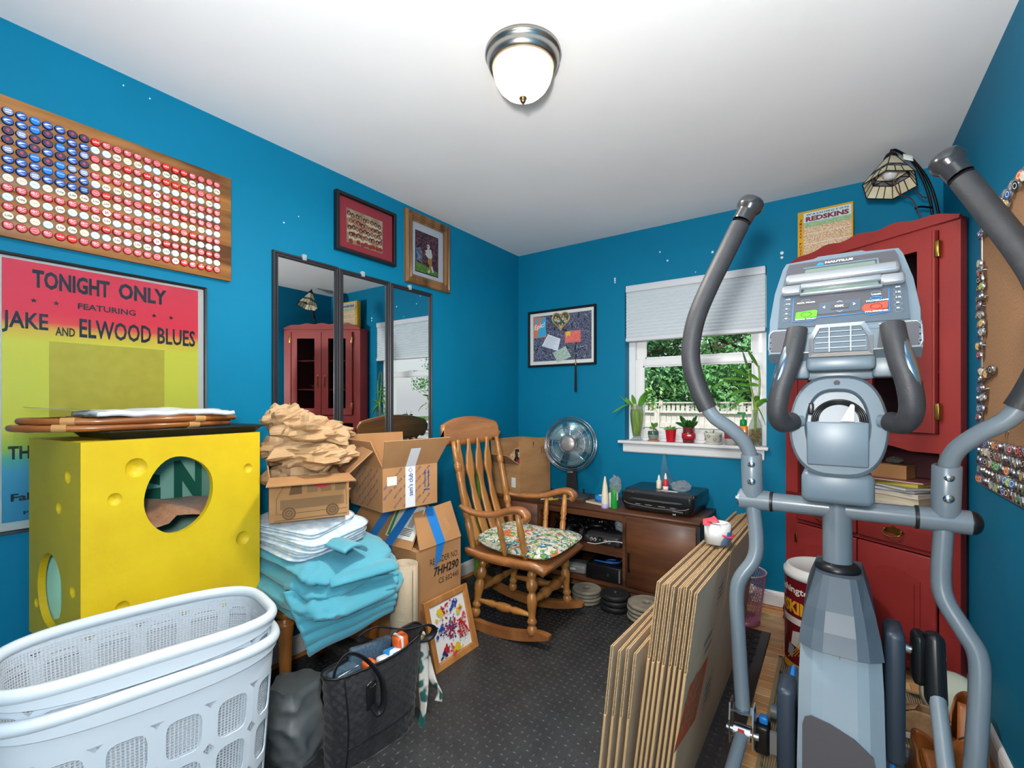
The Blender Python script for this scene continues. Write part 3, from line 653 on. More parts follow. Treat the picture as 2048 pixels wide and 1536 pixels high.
# heart frame with three small photos
hf = T('heart_photo_frame', 'gold heart shaped photo frame at the top of the memo board', 'photo frame', (-1.733, yM, 1.785))
def heart(s): return [(s * .0750 * (sin(a) ** 3) * 1.0, s * (.0755 * (13 * cos(a) - 5 * cos(2 * a) - 2 * cos(3 * a) - cos(4 * a)) / 16)) for a in [2 * pi * i / 48 for i in range(48)]]
hb = MB().tube([(-1.733 + x, yM - .008, 1.868 + z) for x, z in heart(1)], .0058, 6, closed=True)
O('heart_rim', hb, mat('pale_gold', '#CBB27A', rough=.35, metal=.6), hf, w=True)
O('backing', MB().prism(heart(1), (-1.733, yM - .001, 1.868), uX, uZ, (0, -.004, 0)), mat('photo_green_ground', '#5E7A56', '#38503C', rough=.5, scale=40), hf, w=True)
pb = MB(); pm = [mat('photo_skin', '#C99574'), mat('photo_dark_hair', '#3A2418'), mat('photo_grey_shirt', '#B9B2AC', rough=.5)]
for (x, z, k) in [(-.045, .028, 0), (-.022, .018, 1), (.022, .032, 0), (.042, .010, 1), (-.012, -.035, 0), (.012, -.028, 1)]:
    for q, (ry, rz, m_, dz) in enumerate([(.016, .014, 2, -.018), (.012, .015, 1, 0), (.008, .010, 0, -.002)]):
        pb.flat([(ry * cos(i * pi / 5), rz * sin(i * pi / 5)) for i in range(10)], (-1.733 + x, yM - .0053 - .0003 * q - .00005 * k, 1.868 + z + dz), uX, uZ, m_)
O('printed_faces', pb, pm, hf, w=True)
ts = T('graduation_tassel', 'black graduation tassel hanging below the memo board', 'tassel', (-1.60, BW - .03, 1.313))
O('cord', MB().tube([(-1.60, BW - .026, 1.69), (-1.6, BW - .03, 1.60), (-1.60, BW - .03, 1.53)], .0022, 6), mat('black_cord', '#14151A', rough=.6), ts, w=True)
O('ferrule', MB().cyl((-1.6, BW - .03, 1.515), (-1.6, BW - .03, 1.540), .0065, n=10), mat('brass', '#B08A45'), ts, w=True)
tf = MB()
for i in range(14):
    a = i * 2.4; r = .0075 * sqrt((i + .5) / 14); tf.tube([(-1.6 + r * cos(a) * .7, BW - .03 + r * sin(a) * .7, 1.518), (-1.6 + r * cos(a), BW - .03 + r * sin(a), 1.42), (-1.6 + r * cos(a) * 1.1, BW - .03 + r * sin(a) * 1.1, 1.313)], .0026, 5)
O('fringe', tf, mat('black_fringe', '#101218', rough=.7), ts, w=True)

# ================================================================ cork board on the right wall
ck = T('cork_board', 'large cork board edged with rows of pinned bottle caps', 'cork board', (RW, 1.75, .935))
O('cork_sheet', MB().box((RW - .012, 1.15, .947), (RW - .001, 2.356, 1.892)), mat('cork', '#B48A66', '#9C7350', rough=.9, scale=160, lo=.3, hi=.7, bump=.2), ck, w=True)
picture_frame(ck, (RW, 2.368, .935), (0, -1, 0), uZ, (-1, 0, 0), 1.22, .969, .014, .016, mat('brushed_aluminium', '#B8B8B6', rough=.35, metal=.8))
cols = ['#B02A30', '#D9D4C4', '#C8A038', '#2A5FA8', '#1F8A48', '#5A3420', '#8C8F94', '#D86A28', '#1D1D22', '#8FB83A', '#9C2048', '#CFC9B8']
cpm = {}; base = ROOT[ck.name].translation; rr = random.Random(11)
pinm = mat('pin_steel', '#B8BCC0', rough=.25, metal=1)
def pin_cap(y, z, c=None):
    c = rr.choice(cols) if c is None else c
    M = Matrix.Translation(V((RW - .012, y, z)) - base) @ Matrix(((0, 0, -1, 0), (-1, 0, 0, 0), (0, 1, 0, 0), (0, 0, 0, 1))) @ Matrix.Rotation(rr.uniform(-.25, .25), 4, 'X') @ Matrix.Rotation(rr.uniform(-.3, .3), 4, 'Y')
    if c not in cpm:
        b = MB(); r = .0158; b.cyl((0, 0, -.004), (0, 0, .012), .0012, n=6, m=1)
        b.lathe([(0, .010), (r * .95, .010), (r * 1.05, .011), (r * .98, .0155), (r * .85, .0175)], 21, m=1, sm=False); b.lathe([(r * .85, .0175), (r * .4, .0180), (0, .0181)], 21, m=0)
        b.lathe([(r * .55, .0183), (r * .42, .0183)], 12, m=2)
        cpm[c] = O('bottle_cap', b, [mat('pin_cap_' + c[1:], c, rough=.25, coat=.4), pinm, mat('pin_cap_ring', '#E2DCC8', rough=.4)], ck); cpm[c].matrix_local = M
    else: inst(cpm[c], ck, M)
for i in range(5):
    for k in range(20 - i % 2): pin_cap(2.345 - (i % 2) * .016 - k * .0345, .962 + i * .0335)
for k in range(14): pin_cap(2.30 - k * .0345, 1.872 - (k % 2) * .012)
for k in range(10): pin_cap(2.33 - k * .034, 1.838)
for z, n in ((1.735, 1), (1.705, 2), (1.675, 2), (1.645, 2), (1.61, 3), (1.58, 2), (1.55, 2), (1.515, 2), (1.485, 2), (1.44, 2), (1.405, 1), (1.345, 2), (1.315, 6), (1.285, 3), (1.25, 3), (1.215, 2), (1.18, 1), (1.115, 2)):
    for k in range(n): pin_cap(2.345 - k * .031 - (.015 if round(z * 1000) % 2 else 0), z + .006 * k * (n > 4))
for y, z in ((2.06, 1.20), (2.075, 1.145), (2.05, 1.145)):
    O('push_pin', MB().cyl((RW - .012, y, z), (RW - .022, y, z), .003, .002, 8).lathe([(.006, 0), (.003, .004), (.003, .009), (.0055, .012), (0, .012)], 10, (RW - .020, y, z), (-1, 0, 0)), mat('clear_pin', '#DDE4E6', rough=.1, trans=.7), ck, w=True)
# ================================================================ shared makers
def cut(obj, cutters):
    """carve cutter shapes out of a mesh object"""
    tmp = []
    for c in cutters:
        me = mesh_of('cut', c, []) ; o = bpy.data.objects.new('cut', me); C.objects.link(o); tmp.append(o)
        o.matrix_world = ROOT[obj.name] if obj.parent is None else ROOT[obj.parent.name]
        md = obj.modifiers.new('b', 'BOOLEAN'); md.object = o; md.operation = 'DIFFERENCE'; md.solver = 'EXACT'
    bpy.context.view_layer.update()
    me = bpy.data.meshes.new_from_object(obj.evaluated_get(bpy.context.evaluated_depsgraph_get()))
    obj.modifiers.clear(); old = obj.data; obj.data = me; bpy.data.meshes.remove(old)
    for o in tmp: bpy.data.objects.remove(o)
m_card = mat('kraft_cardboard', '#B88A5C', '#A97C50', rough=.85, scale=5, stretch=(1, 1, 4), bump=.04, bscale=220)
m_card2 = mat('brown_cardboard', '#BA8A5C', '#AE7E52', rough=.85, scale=5, bump=.04, bscale=220)
m_cedge = mat('cardboard_edge', '#C9A678', rough=.9)
def carton(root, W, D, H, t=.005, m=m_card, flaps={}, lid=None, fl=None):
    """open carton: body part and hinged flaps; flaps {side: angle from upright, outwards}, sides +x -x +y -y"""
    b = MB(); x, y = W / 2, D / 2
    b.box((-x, -y, 0), (x, y, t)); b.box((-x, -y, t), (x, -y + t, H)); b.box((-x, y - t, t), (x, y, H)); b.box((-x, -y + t, t), (-x + t, y - t, H)); b.box((x - t, -y + t, t), (x, y - t, H))
    O('carton_body', b, m, root)
    for side, spec in flaps.items():
        ang, ln, tr = (spec + (0,))[:3] if isinstance(spec, tuple) else (spec, None, 0)
        s = 1 if side[0] == '+' else -1; ax = side[1]; L = ln or ((D if ax == 'y' else W) / 2)
        n = V((s, 0, 0)) if ax == 'x' else V((0, s, 0)); e = V((0, 1, 0)) if ax == 'x' else V((1, 0, 0))
        half = (D if ax == 'x' else W) / 2 - .001; a = R(ang); d = n * sin(a) + V((0, 0, 1)) * cos(a); nn = e.cross(d).normalized()
        o = n * ((x if ax == 'x' else y) - t) + V((0, 0, H + .0005))
        O('flap', MB().prism([(-half, 0), (half, 0), (half - tr, L), (-half + tr, L)], o, e, d, nn * t * .9 * (1 if nn.dot(n) >= 0 else -1)), m, root)
def on_face(o, u, v): return V(o), V(u).normalized(), V(v).normalized()

# ================================================================ white storage bin under the yellow box
m_bin = mat('white_bin_plastic', '#DADDDF', rough=.35)
bn = T('storage_bin', 'white plastic storage bin under the yellow box', 'bin', (-1.915, .64, 0))
O('tub', MB().rbox((-.17, -.24, 0), (.17, .24, .49), .03, taper=(1.08, 1.06)), m_bin, bn); O('lid', MB().rbox((-.195, -.272, .485), (.195, .265, .523), .012), m_bin, bn)

# ================================================================ yellow cheese box
YR = R(7); YB = (-1.733, .628, .525)          # middle of the bottom front edge
m_yel = mat('yellow_paint', '#D9BC1A', '#D0B016', rough=.5, scale=6, bump=.08, bscale=60)
m_mint = mat('mint_foam_board', '#A6DCCB', '#9AD2C0', rough=.6, scale=8)
cz = T('cheese_box', 'yellow painted box with round holes and dimples like cheese', 'play box', YB, YR)
W, D, H, t = .520, .355, .600, .018
fp = O('front_panel', MB().box((-t, -W / 2, 0), (0, W / 2, H)), m_yel, cz)
def ell(cx, cz_, rx, rz, x0, x1, n=40, ph=.25):
    return MB().prism([((rx * (1 + .04 * sin(2 * a + ph))) * cos(a), (rz * (1 + .03 * cos(3 * a))) * sin(a)) for a in [2 * pi * i / n for i in range(n)]], (x0, cx, cz_), (0, 1, 0), (0, 0, 1), (x1 - x0, 0, 0))
dim = [(-.130, .515, .030), (-.183, .430, .019), (.215, .47, .018), (.195, .22, .026), (-.165, .11, .019), (.02, .06, .02)]
cut(fp, [ell(-.010, .415, .100, .122, -.1, .1)] + [MB().ball((r * .62, y_, z_), r * 1.15, 20, 12) for y_, z_, r in dim])
fp.data.set_sharp_from_angle(angle=R(30)) if len(fp.data.polygons) else None
sp1 = O('side_panel', MB().box((-D, -W / 2, 0), (-t, -W / 2 + t, H)), m_yel, cz)
cut(sp1, [MB().prism([(.085 * cos(a), .110 * sin(a)) for a in [2 * pi * i / 36 for i in range(36)]], (-.205, -W / 2 - .05, .155), (1, 0, 0), (0, 0, 1), (0, .1, 0))] +
    [MB().ball((x_, -W / 2 - r * .62, z_), r * 1.15, 18, 10) for x_, z_, r in [(-.08, .50, .02), (-.14, .405, .019), (-.05, .18, .018), (-.30, .10, .016)]])
O('side_panel', MB().box((-D, W / 2 - t, 0), (-t, W / 2, H)), m_yel, cz)
O('back_panel', MB().box((-D, -W / 2 + t, 0), (-D + t, W / 2 - t, H)), m_mint, cz)
O('top_panel', MB().box((-D + t, -W / 2 + t, H - t), (-t, W / 2 - t, H)), m_yel, cz); O('bottom_panel', MB().box((-D + t, -W / 2 + t, 0), (-t, W / 2 - t, t)), m_yel, cz)
O('inner_lining', MB().box((-D + t, W / 2 - t - .006, t), (-t, W / 2 - t, H - t)).box((-D + t, -W / 2 + t, H - t - .006), (-t, W / 2 - t, H - t)).box((-D + t, -W / 2 + t + .05, t), (-t, -W / 2 + t + .056, H - t)), m_mint, cz)
mk = MB(); xb = -D + t + .001; mm_ = mat('dark_green_print', '#1E6B58', rough=.6)
put_text(mk, 'G', (xb, -.035, .315), (0, .125, 0), (0, 0, .135), bold=.06); put_text(mk, 'N', (xb, .135, .315), (0, .105, 0), (0, 0, .17), bold=.06)
O('printed_letters', mk, mm_, cz)
O('inner_cushion', MB().grid(lambda u, v: (-D + t + .002 + (D - 2 * t - .004) * u, -W / 2 + t + .07 + (W - 2 * t - .07) * v, .318 + .035 * sin(pi * u) * sin(pi * v) + .018 * fr((u * 3, v * 4, 1)) + (.02 if v > .35 else 0) - .26 * (v < .02 or v > .98)), 14, 18), mat('tan_plush', '#A4704A', '#8E5E3A', rough=.95, scale=60, bump=.4, sheen=.3), cz)

# ---- tray, bamboo hoops and mailer on top
tz = 1.125
tr = T('serving_tray', 'shallow black metal tray on the yellow box', 'tray', (-1.90, .66, tz + .0005), R(5))
def rr_loop(W, L, r, n=6):
    out = []
    for cx, cy, a0 in ((W / 2 - r, L / 2 - r, 0), (-W / 2 + r, L / 2 - r, pi / 2), (-W / 2 + r, -L / 2 + r, pi), (W / 2 - r, -L / 2 + r, 3 * pi / 2)):
        for i in range(n + 1): a = a0 + pi / 2 * i / n; out.append((cx + r * cos(a), cy + r * sin(a)))
    return out
def loft(b, loops, m=0, sm=True, cap0=True, cap1=False):
    n = len(loops[0]); vs = [p for l in loops for p in l]
    b.add(vs, [(k * n + i, k * n + (i + 1) % n, (k + 1) * n + (i + 1) % n, (k + 1) * n + i) for k in range(len(loops) - 1) for i in range(n)], m, sm)
    if cap0: b.add(loops[0], [list(range(n))[::-1]], m)
    if cap1: b.add(loops[-1], [list(range(n))], m)
    return b
tb = MB(); loft(tb, [[(x, y, z) for x, y in rr_loop(w, l, .03)] for w, l, z in ((.27, .44, 0), (.30, .48, .022), (.325, .505, .026), (.325, .505, .023), (.298, .478, .019), (.268, .438, .004))], cap0=True, cap1=True)
O('tray_pan', tb, mat('black_tray', '#1C1D1F', rough=.3), tr)
m_bam = mat('bamboo_cane', '#A5622A', '#7E451B', rough=.3, scale=9, stretch=(1, 1, 1), coat=.5, lo=.3, hi=.7)
m_wrap = mat('rattan_binding', '#B98A52', rough=.6)
for k, (zz_, dy, lab) in enumerate([(1.1625, .0, 'lower oval bamboo hoop lying on the black tray'), (1.1815, .018, 'upper oval bamboo hoop under the white mailer')]):
    h = T('bamboo_hoop', lab, 'hoop', (-1.885, .545 + dy, zz_), R(4), group='bamboo hoops')
    P = [(.135 * cos(a) * (1 + .05 * cos(2 * a)), .285 * sin(a), .0015 * sin(3 * a)) for a in [2 * pi * i / 64 for i in range(64)]]
    b = MB().tube(P, [.0098 + (.0014 if i % 13 == 0 else 0) for i in range(64)], 8, closed=True); O('cane_ring', b, m_bam, h)
    for a in (.35, 1.9, 3.6, 5.4):
        for q in range(6):
            a2 = a + q * .022; p = V((.135 * cos(a2) * (1 + .05 * cos(2 * a2)), .285 * sin(a2), .0)); tg = V((-sin(a2) * .135, cos(a2) * .285, 0)).normalized()
            if q == 0: wb_ = MB()
            wb_.cyl(p - tg * .0028, p + tg * .0028, .0116, n=10)
        O('rattan_wrap', wb_, m_wrap, h)
    O('woven_web', MB().grid(lambda u, v: (.128 * cos(2 * pi * u) * v * (1 + .05 * cos(4 * pi * u)), .278 * sin(2 * pi * u) * v, -.001), 40, 4, cu=True), mat('dark_woven_web', '#3A2A1C', '#5A3E24', rough=.8, scale=70), h)
ml = T('poly_mailer', 'flat white plastic mailer on the bamboo hoops', 'package', (-1.86, .60, 1.192), R(3))
O('mailer_bag', MB().slab(lambda u, v: (-.11 + .22 * u, -.19 + .38 * v, .009 + .008 * fr((u * 5, v * 6, 2)) + .010 * sin(pi * u) * sin(pi * v)), 14, 22, .012), mat('white_poly', '#DCE2EA', rough=.3), ml)
pf = T('plastic_folder', 'thin clear plastic folder under the white mailer', 'folder', (-1.93, .45, 1.2065), R(-6))
O('folder_sheet', MB().slab(lambda u, v: (-.10 + .2 * u, -.15 + .3 * v, .001 + .014 * (1 - v) ** 2), 4, 8, .0015), mat('smoky_plastic', '#8A8F88', rough=.25, alpha=.75), pf)

# ================================================================ two nested laundry baskets
m_bsk = mat('white_basket_plastic', '#CDD7E0', rough=.4, sss=0)
m_mesh = bpy.data.materials.new('white_plastic_mesh'); m_mesh.use_nodes = True; nt = m_mesh.node_tree; b = nt.nodes['Principled BSDF']
b.inputs['Base Color'].default_value = hx('#C4CCD4'); b.inputs['Roughness'].default_value = .5
uvn = nt.nodes.new('ShaderNodeUVMap'); mp = nt.nodes.new('ShaderNodeMapping'); mp.inputs['Scale'].default_value = (230, 78, 1); nt.links.new(uvn.outputs[0], mp.inputs[0])
sp_ = nt.nodes.new('ShaderNodeSeparateXYZ'); nt.links.new(mp.outputs[0], sp_.inputs[0]); outs = []
for i, thr in ((0, .42), (1, .40)):
    f = nt.nodes.new('ShaderNodeMath'); f.operation = 'FRACT'; nt.links.new(sp_.outputs[i], f.inputs[0])
    g = nt.nodes.new('ShaderNodeMath'); g.operation = 'LESS_THAN'; g.inputs[1].default_value = thr; nt.links.new(f.outputs[0], g.inputs[0]); outs.append(g)
mx = nt.nodes.new('ShaderNodeMath'); mx.operation = 'MAXIMUM'; nt.links.new(outs[0].outputs[0], mx.inputs[0]); nt.links.new(outs[1].outputs[0], mx.inputs[1]); nt.links.new(mx.outputs[0], b.inputs['Alpha'])
def superloop(W, L, n, e=3.6):
    out = []
    for i in range(n):
        a = 2 * pi * i / n; c_, s_ = cos(a), sin(a)
        out.append((W / 2 * abs(c_) ** (2 / e) * (1 if c_ >= 0 else -1), L / 2 * abs(s_) ** (2 / e) * (1 if s_ >= 0 else -1)))
    # even spacing along the outline
    P = [V((x, y, 0)) for x, y in out]; cum = [0]
    for i in range(n): cum.append(cum[-1] + (P[(i + 1) % n] - P[i]).length)
    res = []; k = 0
    for j in range(n):
        d_ = cum[-1] * j / n
        while cum[k + 1] < d_: k += 1
        f_ = (d_ - cum[k]) / max(1e-9, cum[k + 1] - cum[k]); res.append(P[k % n].lerp(P[(k + 1) % n], f_))
    return res
def basket(label, z0, H, W, L, edges):
    t = T('laundry_basket', label, 'laundry basket', (-1.440, .440, z0), R(-11), group='nested laundry baskets')
    N = 240; base_ = superloop(1, 1, N)
    def wall(u, v, off=0.0):
        i = (u % 1.0) * N; k = int(i); f_ = i - k; p = base_[k % N].lerp(base_[(k + 1) % N], f_); s_ = .86 + .14 * v
        q = V((p.x * W * s_, p.y * L * s_, H * v)); nrm = V((p.x * L, p.y * W, 0)).normalized(); return q + nrm * off
    nc = 18; rows = [(.08, .24), (.28, .44), (.48, .64), (.68, .84)]; b = MB()
    hole = []
    for k in range(16):
        a = 2 * pi * (k + .5) / 16; c_, s_ = cos(a), sin(a); e = 4.2; hole.append((.5 + .34 * abs(c_) ** (2 / e) * (1 if c_ >= 0 else -1), .5 + .40 * abs(s_) ** (2 / e) * (1 if s_ >= 0 else -1)))
    rim_ = [(1, .625), (1, .875), (.875, 1), (.625, 1), (.375, 1), (.125, 1), (0, .875), (0, .625), (0, .375), (0, .125), (.125, 0), (.375, 0), (.625, 0), (.875, 0), (1, .125), (1, .375)]
    rim_ = [rim_[(k) % 16] for k in range(16)]
    bands = [(0, .06)] + rows + [(.86, 1.0)]
    for ri in range(6):
        v0, v1 = edges[ri], edges[ri + 1]
        for c_ in range(nc):
            u0, u1 = c_ / nc, (c_ + 1) / nc
            if ri in (0, 5):
                b.grid(lambda u, v: wall(u0 + (u1 - u0) * u, v0 + (v1 - v0) * v, .0022), 8, 1); b.grid(lambda u, v: wall(u0 + (u1 - u0) * u, v0 + (v1 - v0) * v, -.0022), 8, 1, flip=True)
            else:
                A = [(u0 + (u1 - u0) * x, v0 + (v1 - v0) * y) for x, y in rim_]; B = [(u0 + (u1 - u0) * x, v0 + (v1 - v0) * y) for x, y in hole]
                for off, fl_ in ((.0022, 0), (-.0022, 1)):
                    vs = [wall(u, v, off) for u, v in A] + [wall(u, v, off) for u, v in B]
                    fs = [(i, (i + 1) % 16, 16 + (i + 1) % 16, 16 + i) for i in range(16)]
                    b.add(vs, [f[::-1] for f in fs] if fl_ else fs, 0, True)
                b.add([wall(u, v, .0022) for u, v in B] + [wall(u, v, -.0022) for u, v in B], [(i, 16 + i, 16 + (i + 1) % 16, (i + 1) % 16) for i in range(16)], 0, True)
    b.add([wall(i / 72, 0) for i in range(72)], [list(range(72))[::-1]])
    O('lattice_wall', b, m_bsk, t)
    O('rolled_rim', MB().tube([wall(i / 96, 1, .004) + V((0, 0, .004 + .004 * cos(4 * pi * i / 96))) for i in range(96)], .0135, 10, closed=True, flat=1.15), m_bsk, t)
    for s_ in (0, 1): O('rim_skirt', MB().grid(lambda u, v: wall((s_ * .5 - .17 + .34 * u), .995 - .055 * v * sin(pi * (.1 + .8 * u)), .0125), 30, 1).grid(lambda u, v: wall((s_ * .5 - .17 + .34 * u), .995 - .055 * v * sin(pi * (.1 + .8 * u)), .0095), 30, 1, flip=True), m_bsk, t)
    # fine moulded mesh lining the openings
    g = MB(); NU, NV = 120, 10; g.grid(lambda u, v: wall(u, .05 + .93 * v, -.0045), NU, NV)
    mo = O('fine_mesh', g, m_mesh, t); uvl = mo.data.uv_layers.new(name='UVMap'); k = 0
    for j in range(NV):
        for i in range(NU):
            for (a, c_) in ((i, j), (i + 1, j), (i + 1, j + 1), (i, j + 1)): uvl.data[k].uv = (a / NU, c_ / NV); k += 1
    return t
basket('lower white plastic laundry basket, the outer one of the nested pair', .0, .583, .345, .560, [0, .06, .26, .46, .66, .86, 1.0])
basket('upper white plastic laundry basket, nested inside the other one', .062, .582, .332, .547, [0, .154, .354, .554, .754, .952, 1.0])

# ================================================================ chair with the comforter
m_chair = wood('honey_chair_wood', '#B4702F', '#8A4E1C', 'z', rings=8, spread=.03)
ch = T('wooden_chair', 'honey brown wooden side chair buried under folded bedding', 'chair', (-1.885, 1.145, 0))
O('seat', MB().rbox((-.21, -.22, .415), (.21, .22, .452), .015), m_chair, ch)
for sx_, sy_ in ((1, -1), (1, 1)):
    pts = spline([(sx_ * .185, sy_ * .2, .42), (sx_ * .200, sy_ * .205, .34), (sx_ * .190, sy_ * .2, .2), (sx_ * .178, sy_ * .195, .08), (sx_ * .19, sy_ * .2, .0)], 5)
    O('leg', MB().tube(pts, [.030, .032, .033, .031, .027, .025, .024, .0235, .023, .022, .021, .020, .019, .018, .018, .018, .018, .019, .020, .021, .021], 10), m_chair, ch)
    O('knee_collar', MB().lathe([(.026, -.014), (.034, -.008), (.035, 0), (.031, .008), (.026, .012)], 14, (sx_ * .19, sy_ * .202, .405)), m_chair, ch)
for sy_ in (-1, 1): O('leg', MB().tube([(-.185, sy_ * .19, 0), (-.185, sy_ * .19, .4), (-.20, sy_ * .185, .62)], [.017, .021, .018], 8), m_chair, ch)
O('backrest', MB().rbox((-.215, -.19, .56), (-.190, .19, .64), .01), m_chair, ch)

def pillow_slab(b, cx, cy, cz, sx_, sy_, sz, e=5, nu=110, nv=24, amp=.006, q=0, seed=0, tilt=(0, 0), sag=0, m=0):
    """a puffy folded layer; q = quilting line pitch across y"""
    def fn(u, v):
        a = 2 * pi * u; th = pi * v; c_, s_ = cos(a), sin(a); r = sin(th)
        X = abs(c_) ** (2 / e) * (1 if c_ >= 0 else -1); Y = abs(s_) ** (2 / e) * (1 if s_ >= 0 else -1)
        rr_ = abs(r) ** (2 / 2.4); z = abs(cos(th)) ** (2 / 2.0) * (-1 if v < .5 else 1)
        p = V((X * sx_ / 2 * rr_, Y * sy_ / 2 * rr_, z * sz / 2))
        w_ = amp * (fbm((p.x * 9 + seed, p.y * 9, p.z * 16), 1, 3)) + amp * .8 * fr((p.x * 26, p.y * 26 + seed, p.z * 40))
        if q: w_ -= .006 * max(0, cos(2 * pi * (p.x * .9 + p.y * .45) / q)) ** 6
        n = V((X * .6, Y * .6, z * 1.2)); n = n.normalized() if n.length else V((0, 0, 1))
        p += n * w_; p.z += tilt[0] * p.x + tilt[1] * p.y - sag * (max(0, p.x / (sx_ / 2)) ** 3)
        return V((cx, cy, cz)) + p
    b.grid(fn, nu, nv, m, True, cu=True)
m_teal = mat('teal_comforter', '#52A6BA', '#469AAE', rough=.75, scale=5, sheen=.4, bump=.12, bscale=90)
m_tealin = mat('comforter_lining', '#9CB8A8', rough=.85)
cf = T('folded_comforter', 'folded teal quilted comforter heaped on the chair', 'comforter', (-1.75, 1.08, .453))
b = MB()
pillow_slab(b, -1.750, 1.105, .493, .60, .42, .085, q=.038, seed=1, tilt=(-.03, .0), sag=.05)
pillow_slab(b, -1.715, 1.095, .557, .65, .45, .095, q=.038, seed=4, tilt=(-.06, .05), sag=.035, amp=.014)
pillow_slab(b, -1.735, 1.105, .612, .58, .43, .085, q=.038, seed=7, tilt=(-.08, .08), sag=.03, amp=.014)
pillow_slab(b, -1.735, 1.105, .655, .56, .41, .060, q=.038, seed=9, tilt=(-.05, .04), sag=.04, amp=.010)
O('folded_layers', b, m_teal, cf, w=True)
# the loose corner draped down over the front of the seat
def drape(u, v):
    a = V((-1.575, .868, .575)).lerp(V((-1.425, 1.255, .56)), u); c = V((-1.487, .912, .362)).lerp(V((-1.43, 1.225, .415)), u)
    return a.lerp(c, v) + V((.040 * sin(pi * v) * (1 - .4 * u), -.012 * sin(pi * v), .004 * sin(9 * u) * v)) + V((.004 * cos(2 * pi * v * 5.5), 0, 0))
O('draped_corner', MB().slab(drape, 44, 44, .018), m_teal, cf, w=True)
# rolled fold ends facing the room
def roll_end(cx, cy, cz_, r, L, turns, dirv, seed):
    pts = []; n = 34
    for i in range(n): a = turns * 2 * pi * i / n; rad = r * (1 - .72 * i / n); pts.append((cos(a) * rad * 1.5, sin(a) * rad * .75))
    d = V(dirv).normalized(); s_ = d.cross(V((0, 0, 1))).normalized()
    return lambda u, v: V((cx, cy, cz_)) + s_ * pts[min(n - 1, int(u * (n - 1)))][0] + V((0, 0, pts[min(n - 1, int(u * (n - 1)))][1])) + d * L * v + V((0, 0, .004 * fr((v * 5, u * 3, seed))))
O('fold_roll', MB().slab(roll_end(-1.50, .985, .585, .036, .26, 1.3, (.25, 1, .02), 1), 33, 10, .012).slab(roll_end(-1.51, .960, .512, .034, .28, 1.25, (.25, 1, .02), 2), 33, 10, .012), m_teal, cf, w=True)
def topfold(u, v):
    a = v * 1.35 * pi; x = -1.70 + .22 * u
    return V((x + .03 * v, 1.02 + .03 * u + .022 * sin(a) + .10 * (1 - v), .690 - .07 * u * .3 + .020 * (1 - cos(a)) - .006 * u))
O('turned_back_edge', MB().slab(topfold, 12, 18, .010), [m_teal], cf, w=True)
# sheets
m_sheet = mat('pale_blue_sheet', '#BFD6E6', '#E4ECF2', rough=.8, scale=38, detail=5, lo=.42, hi=.6, sheen=.3)
for i, (cx, cy, cz_, sx_, sy_, sz, lab) in enumerate([(-1.775, 1.085, .705, .40, .34, .034, 'pale blue patterned bed sheet at the bottom of the folded stack'), (-1.765, 1.075, .733, .42, .32, .034, 'pale blue patterned bed sheet in the middle of the folded stack'), (-1.785, 1.06, .762, .36, .29, .030, 'pale blue patterned bed sheet with frayed edge atop the folded stack')]):
    t = T('folded_sheet', lab, 'bed sheet', (cx, cy, cz_ - sz / 2), R(8 * i), group='folded pale blue sheets')
    b = MB()
    for k in range(3): pillow_slab(b, .004 * k, .006 * (k - 1), sz * (k + .5) / 3, sx_ - .01 * k, sy_ - .012 * (k % 2), sz / 2.4, e=6, nu=48, nv=8, amp=.004, seed=i * 5 + k, tilt=(-.06, .10), sag=.012)
    O('folded_layers', b, m_sheet, t)

# ================================================================ carton with a bus drawing, stuffed with packing paper
bb = T('delivery_carton', 'open brown carton printed with a bus drawing and filled with crumpled paper', 'carton', (-1.795, 1.095, .783), R(-27) + pi / 2 * 0)
W_, D_, H_ = .29, .285, .165
# local +x faces the room
carton(bb, W_, D_, H_, m=m_card, flaps={'+x': (98, .105, -.012), '+y': (48, .13, .0), '-y': (8, .05), '-x': (10, .12)})
m_pr = mat('brown_print', '#6E5136', rough=.8); m_prl = mat('brown_print_light', '#8E6C48', rough=.8); m_red = mat('red_print', '#C8384A', rough=.7)
X = W_ / 2 + .0006; g = MB()
def q2(pts, m, k=0): g.flat(pts, (X + k * .0003, 0, 0), uY, uZ, m)
q2([(-.105, .045), (.125, .050), (.125, .085), (-.105, .082)], 1)
for y0, z0, y1, z1 in ((-.118, .03, -.118, .088), (-.118, .088, -.085, .15), (-.085, .15, .13, .152), (.13, .152, .133, .045), (.133, .032, .10, .030), (-.118, .03, -.10, .03), (-.05, .03, .055, .032)):
    d = V((0, y1 - y0, z1 - z0)); n_ = d.cross(uX).normalized() * .0009; a = V((X + .0004, y0, z0)); c_ = V((X + .0004, y1, z1)); g.add([a - n_, c_ - n_, c_ + n_, a + n_], [(0, 1, 2, 3)], 0)
for yw in (-.075, .08):
    for r_, m_, k in ((.024, 0, 2), (.019, 1, 3), (.013, 0, 4), (.009, 1, 5), (.003, 0, 6)): q2([(yw + r_ * cos(a * pi / 8), .030 + r_ * sin(a * pi / 8)) for a in range(16)], m_, k)
q2([(-.075, .10), (-.030, .102), (-.03, .145), (-.065, .145)], 0, 2)
for yb in (-.012, .038, .09): q2([(yb, .104), (yb + .038, .105), (yb + .038, .135), (yb, .135)], 1, 2)
q2([(-.125, .004), (.135, .010), (.135, .0125), (-.125, .0065)], 0, 1)
q2([(.040 + .032 * cos(a * pi / 12), .150 + .032 * sin(a * pi / 12)) for a in range(12, 25)], 2, 3)
q2([(.040 + .016 * cos(a * pi / 12), .150 + .016 * sin(a * pi / 12)) for a in range(12, 25)], 3, 4)
O('bus_print', g, [m_pr, m_prl, m_red, m_card], bb)
